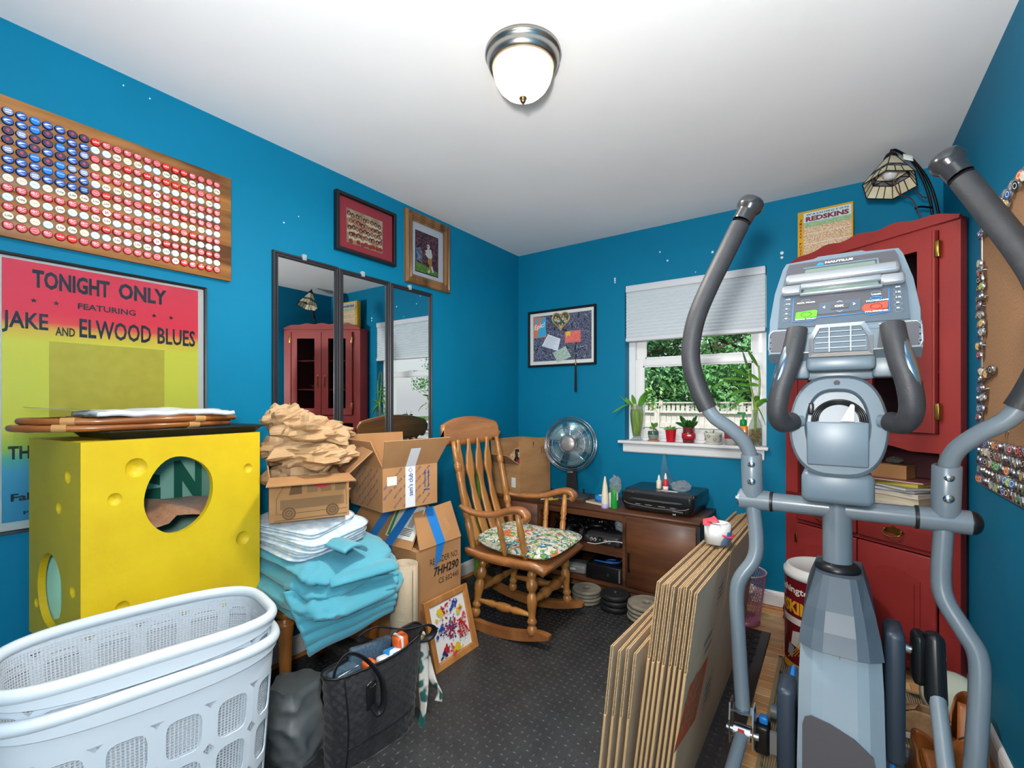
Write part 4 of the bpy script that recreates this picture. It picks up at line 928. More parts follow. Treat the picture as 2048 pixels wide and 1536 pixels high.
# crumpled kraft paper
m_kraft = mat('kraft_packing_paper', '#C2A07A', '#B29068', rough=.8, scale=6, bump=.15, bscale=50)
def crumple(c, r, seed, nu=46, nv=30, k=.34):
    c = V(c)
    def fn(u, v):
        d = V((cos(2 * pi * u) * sin(pi * v), sin(2 * pi * u) * sin(pi * v), -cos(pi * v)))
        q = d * 1.6 + V((seed, seed * .7, 0)); n1 = noise.ridged_multi_fractal(q, .9, 2.1, 4, 1.0, 2.0); vd = noise.voronoi(q * 1.7)[0]
        f_ = 1 + k * (n1 - 1.0) * .55 - k * .9 * (.45 - (vd[1] - vd[0]))
        return c + V((d.x * r[0], d.y * r[1], d.z * r[2])) * f_
    return fn
def crumple2(c, r, seed, tw=0):
    c = V(c)
    def fn(u, v):
        d = V((cos(2 * pi * u) * sin(pi * v), sin(2 * pi * u) * sin(pi * v), -cos(pi * v))); q = d * 1.15 + V((seed, seed * .7, 0)); vd = noise.voronoi(q * 1.1)[0]
        f_ = .82 + .55 * (vd[1] - vd[0]) + .22 * fr(q, 2.3) + .06 * fr(q, 7); return c + V((d.x * r[0], d.y * r[1], d.z * r[2] * (1 + .5 * fr(q, 1.7)))) * f_
    return fn
for i, (c_, r_, lab) in enumerate([((-.01, -.02, .150), (.130, .130, .085), 'crumpled kraft paper ball low in the bus carton'), ((.035, .045, .235), (.150, .150, .060), 'wide crumpled kraft paper sheet in the middle of the heap'), ((-.02, -.03, .260), (.150, .160, .070), 'crumpled kraft paper sheet folded over the carton edge'), ((-.01, .02, .330), (.150, .160, .065), 'crumpled kraft paper sheet on top of the heap'), ((-.03, -.075, .385), (.095, .095, .060), 'peaked wad of kraft paper at the crest of the heap')]):
    Mw = ROOT[bb.name]; b = MB(); b.M = Mw; b.grid(crumple2(c_, r_, i * 3.7 + 1), 30, 19, 0, False, cu=True); O('packing_paper', b, m_kraft, label=lab, cat='packing paper', group='crumpled packing paper')

# ================================================================ carton with blue tape (closed by flaps that bulge up)
qb = T('taped_carton', 'tall brown carton with blue painter tape and order number print', 'carton', (-1.845, 1.655, 0))
W_, D_, H_ = .53, .31, .545
b = MB(); b.box((-W_ / 2, -D_ / 2, 0), (W_ / 2, D_ / 2, H_)); O('carton_body', b, m_card2, qb)
# front flap and end flaps raised into a low gable
rid = .195
def flap(name, pts, parent, m=m_card2, th=.005):
    P = [V(p) for p in pts]; n = (P[1] - P[0]).cross(P[2] - P[0]).normalized() * th
    k = len(P); b = MB().add(P + [p + n for p in P], [list(range(k))[::-1], [k + i for i in range(k)]] + [(i, (i + 1) % k, k + (i + 1) % k, k + i) for i in range(k)])
    return O(name, b, m, parent)
x, y = W_ / 2, D_ / 2
ff = flap('front_flap', [(-x, -y, H_), (x - .03, -y, H_ + .0), (x - .09, -y + .15, H_ + .175), (-x, -y + .15, H_ + .175)], qb)
ef = flap('end_flap', [(x, -y + .02, H_), (x, y, H_), (x - .085, y + .012, H_ + .17), (x - .085, -y + .06, H_ + .155)], qb)
flap('rear_flap', [(x, y, H_), (-x, y, H_), (-x, y - .14, H_ + .17), (x - .1, y - .14, H_ + .17)], qb)
m_ptape = mat('blue_painter_tape', '#1F7FD0', rough=.6)
def onfront(u, v, k=.0065):   # u along x from -W/2, v up the sloped flap (0..1)
    a = V((-x + u, -y, H_)); d = V((0, .15, .175)); n = V((0, -.175, .15)).normalized() * k; return a + d * v + n
def strip(f, u0, u1, v0, v1, du=0, m=0, b=None, k=.0065):
    b = b or MB(); b.add([f(u0, v0, k), f(u1, v0, k), f(u1 + du, v1, k), f(u0 + du, v1, k)], [(0, 1, 2, 3)], m); return b
tp = strip(onfront, .175, .235, 0, .98, .02); tp.add([(-x + .175, -y - .0008, H_ - .05), (-x + .235, -y - .0008, H_ - .055), (-x + .235, -y - .0015, H_ + .002), (-x + .175, -y - .0015, H_ + .002)], [(0, 1, 2, 3)])
O('blue_tape', tp, m_ptape, qb)
tp = strip(onfront, .31, .37, 0, .98, .03, k=.0072); tp.add([(-x + .30, -y - .0012, H_ - .085), (-x + .35, -y - .0012, H_ - .075), (-x + .37, -y - .002, H_ + .002), (-x + .31, -y - .002, H_ + .002)], [(0, 1, 2, 3)])
O('blue_tape', tp, m_ptape, qb)
lb = strip(onfront, .29, .485, .18, .95, -.03); O('shipping_label', lb, mat('label_white', '#E2E4DE', rough=.6), qb)
lm = MB()
for i in range(11): strip(onfront, .405 + i * .0034, .4066 + i * .0034, .45, .72, -.005, b=lm, k=.0070)
for i in range(5): strip(onfront, .37 + .008 * (i % 2), .45, .26 + i * .035, .275 + i * .035, 0, b=lm, k=.0070)
O('label_print', lm, mat('black_print', '#1E1B1A', rough=.6), qb)
O('label_stripe', strip(onfront, .300, .318, .2, .9, -.03, k=.0071), mat('green_print', '#3E9A4E', rough=.6), qb)
def onend(v, w_, k=.0065):   # v along y, w up the end flap
    a = V((x, -y, H_)) + V((0, v, 0)); d = V((-.085, .012 * (v / D_), .165)); return a + d * w_ + V((.165, 0, .085)).normalized() * k
tp = MB().add([onend(.13, 0), onend(.19, 0), onend(.185, 1), onend(.125, 1)], [(0, 1, 2, 3)]); tp.add([(x + .0012, -y + .12, H_ - .11), (x + .0012, -y + .165, H_ - .07), (x + .002, -y + .19, H_ + .003), (x + .002, -y + .13, H_ + .003)], [(0, 1, 2, 3)])
O('blue_tape', tp, m_ptape, qb)
sc = MB()
for dy in (.235, .248): sc.add([onend(dy, .25), onend(dy + .002, .25), onend(dy - .006, .62), onend(dy - .008, .62)], [(0, 1, 2, 3)])
O('scored_line', sc, m_cedge, qb)
pr = MB(); xe = x + .0004
put_text(pr, 'REORDER NO.', (xe, -y + .09, .455), (0, .20, 0), (0, 0, .030)); put_text(pr, '7HH290', (xe, -y + .115, .395), (0, .178, 0), (0, 0, .045), bold=.03, shear=.12); put_text(pr, 'CS 602445', (xe, -y + .148, .353), (0, .146, 0), (0, 0, .026))
put_text(pr, 'Quill', (xe, -y + .015, .225), (0, .14, 0), (0, 0, .10), bold=.02, shear=.35); put_text(pr, 'KITCHEN', (xe, -y + .004, .165), (0, .085, 0), (0, 0, .018), bold=.01); put_text(pr, 'ROLL', (xe, -y + .006, .138), (0, .05, 0), (0, 0, .018), bold=.01)
for i in range(9): pr.add([(xe + .0005, -y + .01 + i * .008, .02), (xe + .0005, -y + .0115 + i * .008, .02), (xe + .0005, -y + .0115 + i * .008, .055), (xe + .0005, -y + .01 + i * .008, .055)], [(0, 1, 2, 3)])
put_text(pr, 'REORDER NO.', (x - .30, -y - .0004, .455), (.20, 0, 0), (0, 0, .030)); put_text(pr, '7HH290', (x - .28, -y - .0004, .395), (.18, 0, 0), (0, 0, .045), bold=.03)
O('printed_text', pr, mat('black_carton_print', '#2A1C14', rough=.8), qb)

# ================================================================ carton with blue print on top of it
sbx = T('printed_carton', 'open carton with blue diagonal print and white tape resting on the taped carton', 'carton', (-1.770, 1.535, .744), R(-9))
W_, D_, H_ = .295, .300, .195
carton(sbx, W_, D_, H_, m=m_card2, flaps={'+x': (28, .145, -.03), '-y': (20, .13, .03), '-x': (5, .14), '+y': (35, .12)})
m_blu = mat('blue_carton_print', '#34507E', rough=.8); g = MB(); x, y = W_ / 2, D_ / 2
def diag(o, u, v, w_, h_, seed):
    rr = random.Random(seed); u, v = V(u), V(v); k = 0
    while k < 60:
        k += 1; a = rr.uniform(.02, w_ - .07); c_ = rr.uniform(.015, h_ - .055)
        ga, gc = round(a / .052) * .052 + .008, round(c_ / .045) * .045 + .008
        if (ga, gc) in seen: continue
        seen.add((ga, gc))
        if ga > w_ - .06 or gc > h_ - .05: continue
        d = (u * .7 + v * .7); e = (v * .7 - u * .7); put_text(g, "sam's club", V(o) + u * ga + v * gc, d * .060, e * .0125, bold=.01, lift=.0006)
seen = set(); diag((x, -y, 0), (0, 1, 0), (0, 0, 1), D_, H_, 1); seen = set(); diag((-x, -y, 0), (1, 0, 0), (0, 0, 1), W_, H_, 2)
for yy in (.225, .245): g.flat([(0, .085), (.005, .085), (.005, .165), (0, .165)], (x + .0006, -y + yy, 0), uY, uZ); g.flat([(-.005, .15), (.01, .15), (.0025, .17)], (x + .0007, -y + yy, 0), uY, uZ)
g.flat([(0, .070), (.035, .070), (.035, .076), (0, .076)], (x + .0006, -y + .22, 0), uY, uZ)
O('blue_print', g, m_blu, sbx, kind='stuff')
tpm = mat('white_carton_tape', '#E4E6EA', rough=.4); a28 = R(28)
tb = MB().box((x, -y + .118, .003), (x + .0008, -y + .172, H_)); n_ = V((cos(a28), 0, -sin(a28))); dd = V((sin(a28), 0, cos(a28))); oo = V((x - .003, -y + .118, H_)) + n_ * .0048
tb.add([oo, oo + V((0, .054, 0)), oo + V((0, .054, 0)) + dd * .10, oo + dd * .10], [(0, 1, 2, 3)])
O('white_tape', tb, tpm, sbx)
tt = MB(); put_text(tt, "sam's club", (x + .0010, -y + .158, .055), (0, 0, .105), (0, -.026, 0), bold=.01)
tt.tube([(x + .0012, -y + .145 + .011 * cos(q * pi / 2), .176 + .011 * sin(q * pi / 2)) for q in range(4)], .0014, 4, closed=True)
O('tape_lettering', tt, mat('navy_print', '#2B4F94', rough=.5), sbx)
O('paper_sticker', MB().box((x, -y + .022, .115), (x + .0008, -y + .072, .155)), mat('label_white', '#E2E4DE'), sbx)
O('white_tape', MB().box((-x + .02, -y + .0, H_ + .06), (-x + .26, -y - .0, H_ + .061)).add([(-.12, y - .001 + .045, H_ + .062), (.12, y - .001 + .045, H_ + .062), (.12, y + .06, H_ + .085), (-.12, y + .06, H_ + .085)], [(0, 1, 2, 3)]), tpm, sbx)
ns = T('newspaper_wad', 'crumpled printed paper inside the blue printed carton', 'packing paper', (-1.75, 1.555, .752))
O('wad', MB().grid(crumple((0, 0, .10), (.105, .105, .10), 22), 36, 22, 0, False, cu=True), mat('printed_tissue', '#C8CACA', '#8E9498', rough=.8, scale=60, lo=.4, hi=.6), ns)

# ================================================================ roll of corrugated paper
rl = T('corrugated_roll', 'upright roll of pale corrugated wrap beside the taped carton', 'paper roll', (-1.482, 1.335, 0))
m_corr = mat('corrugated_wrap', '#BFAE96', '#B3A289', rough=.9, scale=8, bump=.3, bscale=60, bstretch=(1, 1, 8))
sp_pts = [((.060 - .0085 * a / (2 * pi)) * cos(a), (.060 - .0085 * a / (2 * pi)) * sin(a)) for a in [i * 2 * pi / 28 for i in range(28 * 5)]]
O('spiral_wrap', MB().slab(lambda u, v: V((*sp_pts[min(len(sp_pts) - 1, int(u * (len(sp_pts) - 1)))], .558 * v + .004 * sin(u * 9) * (v > .9))), len(sp_pts) - 1, 3, .0028), m_corr, rl)

# ================================================================ child's painting leaning on the carton
pa = T('framed_painting', 'splattered finger painting in a pale oak frame leaning on the carton', 'painting', (-1.478, 1.672, 0), 0)
up_ = V((-.082, 0, .300)).normalized(); nn_ = up_.cross(V((0, -1, 0))).normalized(); nn_ = nn_ if nn_.x > 0 else -nn_
o = V((-.004, -.152, .004)); m_lo = wood('light_oak_frame', '#C98D52', '#A96D34', 'z', rings=14, spread=.02)
picture_frame(pa, o, uY, up_, nn_, .304, .311, .034, .014, m_lo, prof=[(0, -.002), (0, .012), (.003, .014), (.028, .011), (.034, .006), (.034, -.002)], w=False)
panel('paper', pa, o, uY, up_, nn_, .03, .03, .274, .281, .003, mat('painting_paper', '#E6E4E2', rough=.7), w=False)
sp = MB(); rr = random.Random(8); cl = ['#B8242C', '#2A4AA0', '#E0C020', '#D84A4A', '#7A3A5A', '#1F2F66']
def blob(cx, cy, r, m, el_=1, rot=0, k=0):
    n = 12; P = []
    for i in range(n):
        a = 2 * pi * i / n; q = r * rr.uniform(.6, 1.15); px, py = q * el_ * cos(a), q * sin(a); P.append((cx + px * cos(rot) - py * sin(rot), cy + px * sin(rot) + py * cos(rot)))
    sp.flat(P, o + nn_ * (.0034 + k * .00004), uY, up_, m)
k = 0
for i in range(150):
    a = rr.uniform(0, 6.28); d = abs(rr.gauss(0, .040)); blob(.148 + d * cos(a), .150 + d * sin(a) * 1.2, rr.uniform(.0015, .006), rr.choice([0, 4, 5, 1, 0]), rr.uniform(1, 2.4), a, k); k += 1
for (cx, cy, m_, n) in ((.085, .235, 2, 10), (.185, .245, 1, 10), (.135, .255, 0, 8), (.075, .165, 1, 10), (.09, .07, 0, 10), (.135, .055, 3, 10), (.165, .06, 2, 8), (.225, .225, 2, 6), (.215, .15, 0, 9), (.235, .12, 3, 8), (.23, .19, 3, 5), (.07, .06, 5, 5)):
    for j in range(n): blob(cx + rr.gauss(0, .013), cy + rr.gauss(0, .013), rr.uniform(.003, .010), m_, rr.uniform(1, 2.2), rr.uniform(0, 3), k); k += 1
for (a0, b0, a1, b1) in ((.205, .165, .19, .09), (.21, .165, .225, .085), (.212, .168, .252, .095)):
    for j in range(8): blob(a0 + (a1 - a0) * j / 7, b0 + (b1 - b0) * j / 7, .006, 0, 1.2, 0, k); k += 1
for (cx, cy) in ((.165, .272), (.19, .268), (.205, .262)): blob(cx, cy, .006, 1 if cx > .2 else 0, 1, 0, k); k += 1
O('paint_marks', sp, [mat('paint_' + c_[1:], c_, rough=.4) for c_ in cl], pa, kind='stuff')

# ================================================================ black quilted tote bag
tb_ = T('tote_bag', 'black quilted tote bag stuffed with packages', 'tote bag', (-1.375, 1.085, 0), R(-6))
m_quilt = mat('black_quilted_fabric', '#202022', '#2A2A2E', rough=.75, scale=60, bump=.25, bscale=120, sheen=.15)
m_leather = mat('black_leather', '#17171A', rough=.4, bump=.1, bscale=200)
def bag(u, v, off=0):
    a = 2 * pi * u; e = 3.2; c_, s_ = cos(a), sin(a); L = .335 + .06 * v; Wd = .125 + .03 * v * (1 - v) * 4 - .01 * v
    X_ = abs(c_) ** (2 / e) * (1 if c_ >= 0 else -1) * (Wd / 2 + off); Y_ = abs(s_) ** (2 / e) * (1 if s_ >= 0 else -1) * (L / 2 + off)
    z = .315 * v + .035 * v * (Y_ / .18) ** 2 * (1 if Y_ > 0 else .15)
    p = V((X_ - .012 * sin(pi * v) * (Y_ / .18), Y_ + .02 * v, z)); r = V((c_, s_, 0))
    f_ = .010 * fbm((p.x * 6, p.y * 7, p.z * 7 + 3), 1, 3) * (1 - .4 * v)
    if off == 0:
        g1 = abs(((p.y + p.z) / .034) % 1 - .5); g2 = abs(((p.y - p.z) / .034) % 1 - .5); f_ += .0055 * (min(g1, g2) * 2) ** .5 - .004
    return p + r * f_
b = MB().grid(lambda u, v: bag(u, max(v, .0)), 150, 60, cu=True); b.add([bag(i / 40, 0) for i in range(40)], [list(range(40))[::-1]])
b.grid(lambda u, v: bag(u, .5 + .5 * v, -.006), 60, 6, cu=True, flip=True)
O('quilted_body', b, m_quilt, tb_)
O('rim_piping', MB().tube([bag(i / 60, 1) for i in range(60)], .0045, 6, closed=True), m_leather, tb_)
O('seam', MB().tube([bag(.885, i / 20) + V((.001, 0, 0)) for i in range(21)], .0025, 5).tube([bag(.885 + .23 * i / 24 - .0, .27) + V((.001, 0, 0)) for i in range(25)], .002, 5), m_leather, tb_)
O('base_piping', MB().tube([bag(i / 60, .03) for i in range(60)], .003, 5, closed=True), mat('grey_piping', '#4A4A4C', rough=.6), tb_)
def strap(name, P, wd=.013):
    S = spline(P, 8); O(name, MB().tube(S, wd, 8, flat=.26, up=(1, 0, .2)), m_leather, tb_)
fx = .075
strap('handle', [(fx, -.045, .205), (fx + .016, -.03, .17), (fx + .022, -.012, .20), (fx + .01, -.015, .28), (fx - .03, -.05, .345), (fx - .055, -.10, .375), (fx - .06, -.14, .345), (fx - .055, -.155, .31)])
strap('handle', [(-.04, .04, .335), (-.035, -.03, .385), (-.02, .03, .405), (.0, .09, .385), (.03, .14, .372), (.055, .215, .37), (.06, .245, .345), (.05, .23, .315), (.03, .19, .315)])
O('buckle_tab', MB().rbox((fx - .006, -.065, .185), (fx + .006, -.030, .265), .005), m_leather, tb_)
O('buckle_ring', MB().tube([(fx + .004, -.047 + .018 * cos(q * pi / 6), .268 + .010 * sin(q * pi / 6)) for q in range(12)], .0032, 6, closed=True), mat('gunmetal', '#6A6A6C', rough=.25, metal=1), tb_)
O('clasp', MB().rbox((.02, .195, .30), (.04, .215, .33), .005), mat('pale_gold', '#CBB27A'), tb_)
# scarf
scf = T('silk_scarf', 'narrow patterned green and white scarf tied to the tote bag', 'scarf', (-1.33, 1.30, 0))
m_scf = mat('scarf_dotted_silk', '#C9C4BC', '#2B5A54', rough=.45, scale=24, lo=.46, hi=.54, detail=1)
def scarf(pts, w_):
    S = spline(pts, 8); n = len(S) - 1
    def fn(u, v): p = S[round(v * n)]; tw = .6 * sin(v * 6); return p + V((cos(.5 + tw) * w_ * (u - .5), sin(.5 + tw) * w_ * (u - .5), 0))
    return MB().slab(fn, 4, n, .0015)
O('knot', MB().ball((-1.335, 1.300, .315), (.014, .014, .018)), m_scf, scf, w=True)
O('scarf_tail', scarf([(-1.333, 1.300, .305), (-1.318, 1.293, .22), (-1.305, 1.278, .13), (-1.292, 1.262, .06), (-1.288, 1.245, .004)], .038), m_scf, scf, w=True)
O('scarf_tail', scarf([(-1.335, 1.305, .305), (-1.318, 1.31, .22), (-1.295, 1.315, .15), (-1.265, 1.325, .105), (-1.262, 1.315, .075)], .032), m_scf, scf, w=True)
# packages in the bag
pk = [('denim_pouch', 'grey blue woven pouch in the tote bag', 'pouch', (-.02, -.085, .20), (.07, .10, .135), 12, mat('denim_weave', '#4A6478', '#3A5060', rough=.8, scale=120)),
      ('denim_pouch', 'grey blue zipped pouch leaning at the back of the tote bag', 'pouch', (-.045, .01, .235), (.03, .17, .145), -8, mat('denim_weave', '#4A6478')),
      ('orange_packet', 'white packet with broad orange stripe in the tote bag', 'packet', (.012, -.015, .21), (.045, .04, .135), 6, mat('orange_packet_print', '#E8682C', rough=.35)),
      ('orange_packet', 'orange and white packet standing upright in the tote bag', 'packet', (-.005, .135, .235), (.05, .05, .15), 10, mat('orange_packet_print', '#E8682C')),
      ('white_packet', 'white packet between the orange ones in the tote bag', 'packet', (.018, .03, .20), (.05, .045, .135), -4, mat('white_packet_film', '#E2E2E6', rough=.3)),
      ('blue_packet', 'blue and white checked packet in the tote bag', 'packet', (.006, .085, .205), (.06, .06, .13), 3, mat('blue_check_packet', '#2E86CC', '#E4ECF2', rough=.35, scale=24, lo=.49, hi=.51, detail=0))]
for nm, lab, cat, c_, s_, ang, m_ in pk:
    c2 = ROOT[tb_.name] @ (V(c_) + V((.012, 0, .045))); t = T(nm, lab, cat, (c2.x, c2.y, c2.z - s_[2] / 2), R(-6), group='packages in the tote bag', rx=R(ang * .6))
    O('wrapper', MB().rbox((-s_[0] / 2, -s_[1] / 2, 0), (s_[0] / 2, s_[1] / 2, s_[2]), .010), m_, t)
    if nm == 'orange_packet': O('stripe', MB().rbox((-s_[0] / 2 - .001, -s_[1] / 2 + .012, .01), (s_[0] / 2 + .001, -s_[1] / 2 + .024, s_[2] + .001), .003), mat('white_packet_film', '#E2E2E6'), t)
    if nm == 'denim_pouch': O('zip', MB().tube([(s_[0] / 2 - .01, -s_[1] / 2 + .008, s_[2]), (s_[0] / 2 - .01, s_[1] / 2 - .008, s_[2])], .003, 6), mat('pin_steel', '#B8BCC0'), t)

# ================================================================ grey bag between basket and tote
gb = T('grey_sack', 'crumpled dark grey fabric sack beside the laundry baskets', 'bag', (-1.575, .905, 0), R(12))
def sack(u, v):
    a = 2 * pi * u; e = 4; c_, s_ = cos(a), sin(a); k = 1 - .25 * v ** 2
    p = V((abs(c_) ** (2 / e) * (1 if c_ >= 0 else -1) * .10 * k, abs(s_) ** (2 / e) * (1 if s_ >= 0 else -1) * .080 * (1 - .12 * v), .245 * v))
    n1 = noise.ridged_multi_fractal(p * 7 + V((2, 0, 0)), .9, 2.1, 3, 1, 2); return p + V((c_, s_, .3 * v)) * .030 * (n1 - 1)
b = MB().grid(sack, 48, 26, 0, True, cu=True); b.add([sack(i / 48, 1) for i in range(48)], [list(range(48))])
b.add([sack(i / 48, 0) for i in range(48)], [list(range(48))[::-1]])
O('sack_body', b, mat('dark_grey_nylon', '#6E7274', '#5E6264', rough=.55, scale=9, bump=.15), gb)
# ================================================================ black rubber floor mat
m_rub = mat('black_rubber', '#353637', '#3E3F40', rough=.36, scale=8, spec=.5)
mt = T('floor_mat', 'black foam rubber mat with raised tread covering the oak floor', 'mat', (-1.2, 1.2, 0))
O('mat_sheet', MB().rbox((-2.112, FW + .05, .0008), (-.275, 2.81, .010), .004, seg=1), m_rub, mt, w=True)
b = MB(); pit = .0330; vs = []; fs = []
nx = int((2.10 - .29) / pit); ny = int((2.80 - .85) / pit)
for j in range(ny):
    for i in range(nx):
        cx = -2.095 + (i + .5) * pit; cy = .86 + (j + .5) * pit; hz = (i + j) % 2
        L, w_, h = .0225, .0068, .0042; k = len(vs); z = .0098
        for (a, c_, zz_) in ((-L, 0, 0), (0, -w_, 0), (L, 0, 0), (0, w_, 0), (-L * .45, 0, h), (L * .45, 0, h)):
            d = (a, c_) if hz else (-c_, a)
            vs.append((cx + d[0] * .75 - d[1] * .66 * 0 + (d[0] * .0), cy + d[1] * .75, z + zz_))
        fs += [(k, k + 1, k + 4), (k + 1, k + 2, k + 5, ), (k + 1, k + 5, k + 4), (k + 2, k + 3, k + 5), (k + 3, k, k + 4), (k + 3, k + 4, k + 5)]
b.add(vs, fs, 0, True); O('raised_tread', b, m_rub, mt, w=True, kind='stuff')

# ================================================================ rocking chair
m_rock = wood('maple_rocker_wood', '#C48A48', '#97602A', 'z', rings=6, spread=.06, coat=.5)
m_rocky = wood('maple_crest_wood', '#B27640', '#84502A', 'y', rings=6, spread=.06, coat=.5)
rk = T('rocking_chair', 'maple rocking chair with turned legs and arrow shaped back slats', 'rocking chair', (-1.43, 2.172, .0115), R(4))
def turned(p0, p1, prof, n=14, m=m_rock, name='leg', parent=None):
    p0, p1 = V(p0), V(p1); L = (p1 - p0).length
    return O(name, MB().lathe([(r, t * L) for t, r in [(0, 0)] + prof + [(1, 0)]], n, p0, p1 - p0), m, parent or rk)
LEG = [(0, .017), (.03, .024), (.08, .027), (.13, .022), (.15, .015), (.17, .022), (.2, .026), (.24, .019), (.26, .017), (.36, .021), (.48, .027), (.56, .026), (.60, .018), (.63, .017), (.65, .024), (.70, .030), (.76, .029), (.80, .019), (.83, .018), (.85, .024), (.89, .024), (.91, .018), (1, .018)]
for sx_, sy_, bx_, by_ in ((.155, .19, .172, .218), (.155, -.19, .172, -.218), (-.15, .175, -.19, .200), (-.15, -.175, -.19, -.200)):
    turned((bx_, by_, .048 + (.012 if bx_ < 0 else .006)), (sx_, sy_, .392), LEG)
def runner_z(x): return .0 + .14 * (x + .06) ** 2 / .23 * .9
for s_ in (1, -1):
    yb = .214 * s_; ol = []; il = []
    xs = [-.47 + .74 * i / 28 for i in range(29)]
    lo = [(x, runner_z(x)) for x in xs]; hi = [(x, runner_z(x) + .047 - (.030 * max(0, (x - .19) / .08) ** 1.5) - .02 * max(0, (-.40 - x) / .07)) for x in xs]
    O('runner', MB().prism(lo + hi[::-1], (0, yb - .018, 0), (1, 0, 0), (0, 0, 1), (0, .036, 0)), m_rocky, rk)
STR = [(0, .010), (.1, .012), (.3, .019), (.36, .014), (.40, .020), (.5, .024), (.60, .020), (.64, .014), (.70, .019), (.9, .012), (1, .010)]
FST = [(0, .011), (.12, .013), (.2, .022), (.26, .014), (.30, .026), (.36, .030), (.44, .022), (.5, .020), (.56, .022), (.64, .030), (.70, .026), (.74, .014), (.8, .022), (.88, .013), (1, .011)]
turned((.166, -.205, .215), (.166, .205, .215), FST, name='front_stretcher'); turned((-.172, -.188, .20), (-.172, .188, .20), STR, name='rear_stretcher')
for s_ in (1, -1): turned((-.178, .192 * s_, .150), (.168, .209 * s_, .150), STR, name='side_stretcher')
# seat with rolled front
def seatz(x): return .428 - (.030 * max(0, (x - .17) / .085) ** 2) + .004 * (x < -.15)
poly = []
def seat(u, v):
    x = -.235 + .49 * u; wd = .235 + .035 * sin(pi * min(1, u * .9)); y = (v - .5) * 2 * wd
    return V((x, y, seatz(x) - .016 - .012 * (1 - (2 * v - 1) ** 2) * sin(pi * u)))
O('seat', MB().slab(seat, 26, 18, .038), m_rocky, rk)
# back posts, slats, crest
PST = [(0, .013), (.04, .017), (.15, .019), (.24, .021), (.255, .016), (.27, .021), (.285, .016), (.30, .021), (.33, .024), (.36, .021), (.375, .016), (.39, .021), (.5, .020), (.62, .019), (.70, .018), (.715, .014), (.73, .019), (.76, .021), (.79, .019), (.80, .014), (.815, .018), (.9, .014), (1, .012)]
BT, BB = -.325, -.195
for s_ in (1, -1): turned((BB, .208 * s_, .424), (BT, .222 * s_, 1.005), PST, name='back_post')
def slat_w(t): 
    K = [(0, .030), (.18, .032), (.40, .028), (.50, .019), (.58, .021), (.70, .038), (.80, .030), (.92, .013), (1, .012)]
    for (a, wa), (c_, wc) in zip(K, K[1:]):
        if a <= t <= c_: f_ = (t - a) / (c_ - a); f_ = f_ * f_ * (3 - 2 * f_); return wa + (wc - wa) * f_
    return .011
for k in range(4):
    y0 = (-.135 + .09 * k); y1 = y0 * 1.08
    def sl(u, v):
        bow = -.035 * sin(pi * v); p = V((BB - .01, y0, .43)).lerp(V((BT - .022, y1, 1.01)), v) + V((bow, 0, 0)); return p + V((0, (u - .5) * 2 * slat_w(v), 0))
    O('back_slat', MB().slab(sl, 4, 30, .013), m_rock, rk)
def crest(u, v):
    y = (u - .5) * .585; e = abs(2 * u - 1); top = 1.138 - .050 * e ** 2.2 - .06 * max(0, e - .93) / .07; bot = .972 + .016 * e ** 2 + (.016 if .72 < e < .80 else 0) + .045 * max(0, e - .90) / .10
    z = bot + (top - bot) * v; return V((BT - .035 * (1 - e * e) - .012 - .16 * (z - .97) + .0 * v, y, z))
O('crest_rail', MB().slab(crest, 44, 8, .026), m_rocky, rk)
# arms and spindles
for s_ in (1, -1):
    P = spline([(-.262, .225 * s_, .655), (-.16, .262 * s_, .640), (-.02, .285 * s_, .650), (.09, .292 * s_, .685), (.150, .292 * s_, .692), (.182, .290 * s_, .668), (.168, .290 * s_, .645)], 6)
    O('armrest', MB().tube(P, [.020 + .012 * min(1, i / 16) for i in range(len(P))], 12, flat=.62, up=(0, 0, 1)), m_rocky, rk)
    SP = [(0, .010), (.15, .014), (.35, .016), (.42, .012), (.45, .017), (.5, .012), (.55, .017), (.7, .014), (1, .011)]
    turned((.135, .215 * s_, .425), (.125, .285 * s_, .672), [(t, r * 1.15) for t, r in SP], name='arm_spindle'); turned((.02, .225 * s_, .425), (.005, .280 * s_, .642), SP, name='arm_spindle')
# floral cushion
m = bpy.data.materials.new('floral_print'); m.use_nodes = True; nt = m.node_tree; b = nt.nodes['Principled BSDF']; b.inputs['Roughness'].default_value = .85; L_ = nt.links.new
tc = nt.nodes.new('ShaderNodeTexCoord'); last = None
def layer(col, sc, off, lo, hi, dist, prev, det=2):
    mp = nt.nodes.new('ShaderNodeMapping'); mp.inputs['Location'].default_value = off; L_(tc.outputs['Object'], mp.inputs[0])
    n = nt.nodes.new('ShaderNodeTexNoise'); n.inputs['Scale'].default_value = sc; n.inputs['Distortion'].default_value = dist; n.inputs['Detail'].default_value = det; L_(mp.outputs[0], n.inputs['Vector'])
    r = nt.nodes.new('ShaderNodeValToRGB'); r.color_ramp.elements[0].position = lo; r.color_ramp.elements[1].position = hi
    r.color_ramp.elements[0].color = (0, 0, 0, 1); r.color_ramp.elements[1].color = (1, 1, 1, 1); L_(n.outputs[0], r.inputs[0])
    mx = nt.nodes.new('ShaderNodeMix'); mx.data_type = 'RGBA'; L_(r.outputs[0], mx.inputs[0]); mx.inputs[7].default_value = hx(col)
    if prev is None: mx.inputs[6].default_value = hx('#DCD6C6')
    else: L_(prev, mx.inputs[6])
    return mx.outputs[2]
c_ = layer('#2F7F92', 15, (0, 0, 0), .55, .58, 2.2, None); c_ = layer('#5E8F3C', 17, (3, 1, 0), .56, .59, 2.8, c_); c_ = layer('#1F4F6E', 24, (7, 2, 0), .62, .64, 2.0, c_)
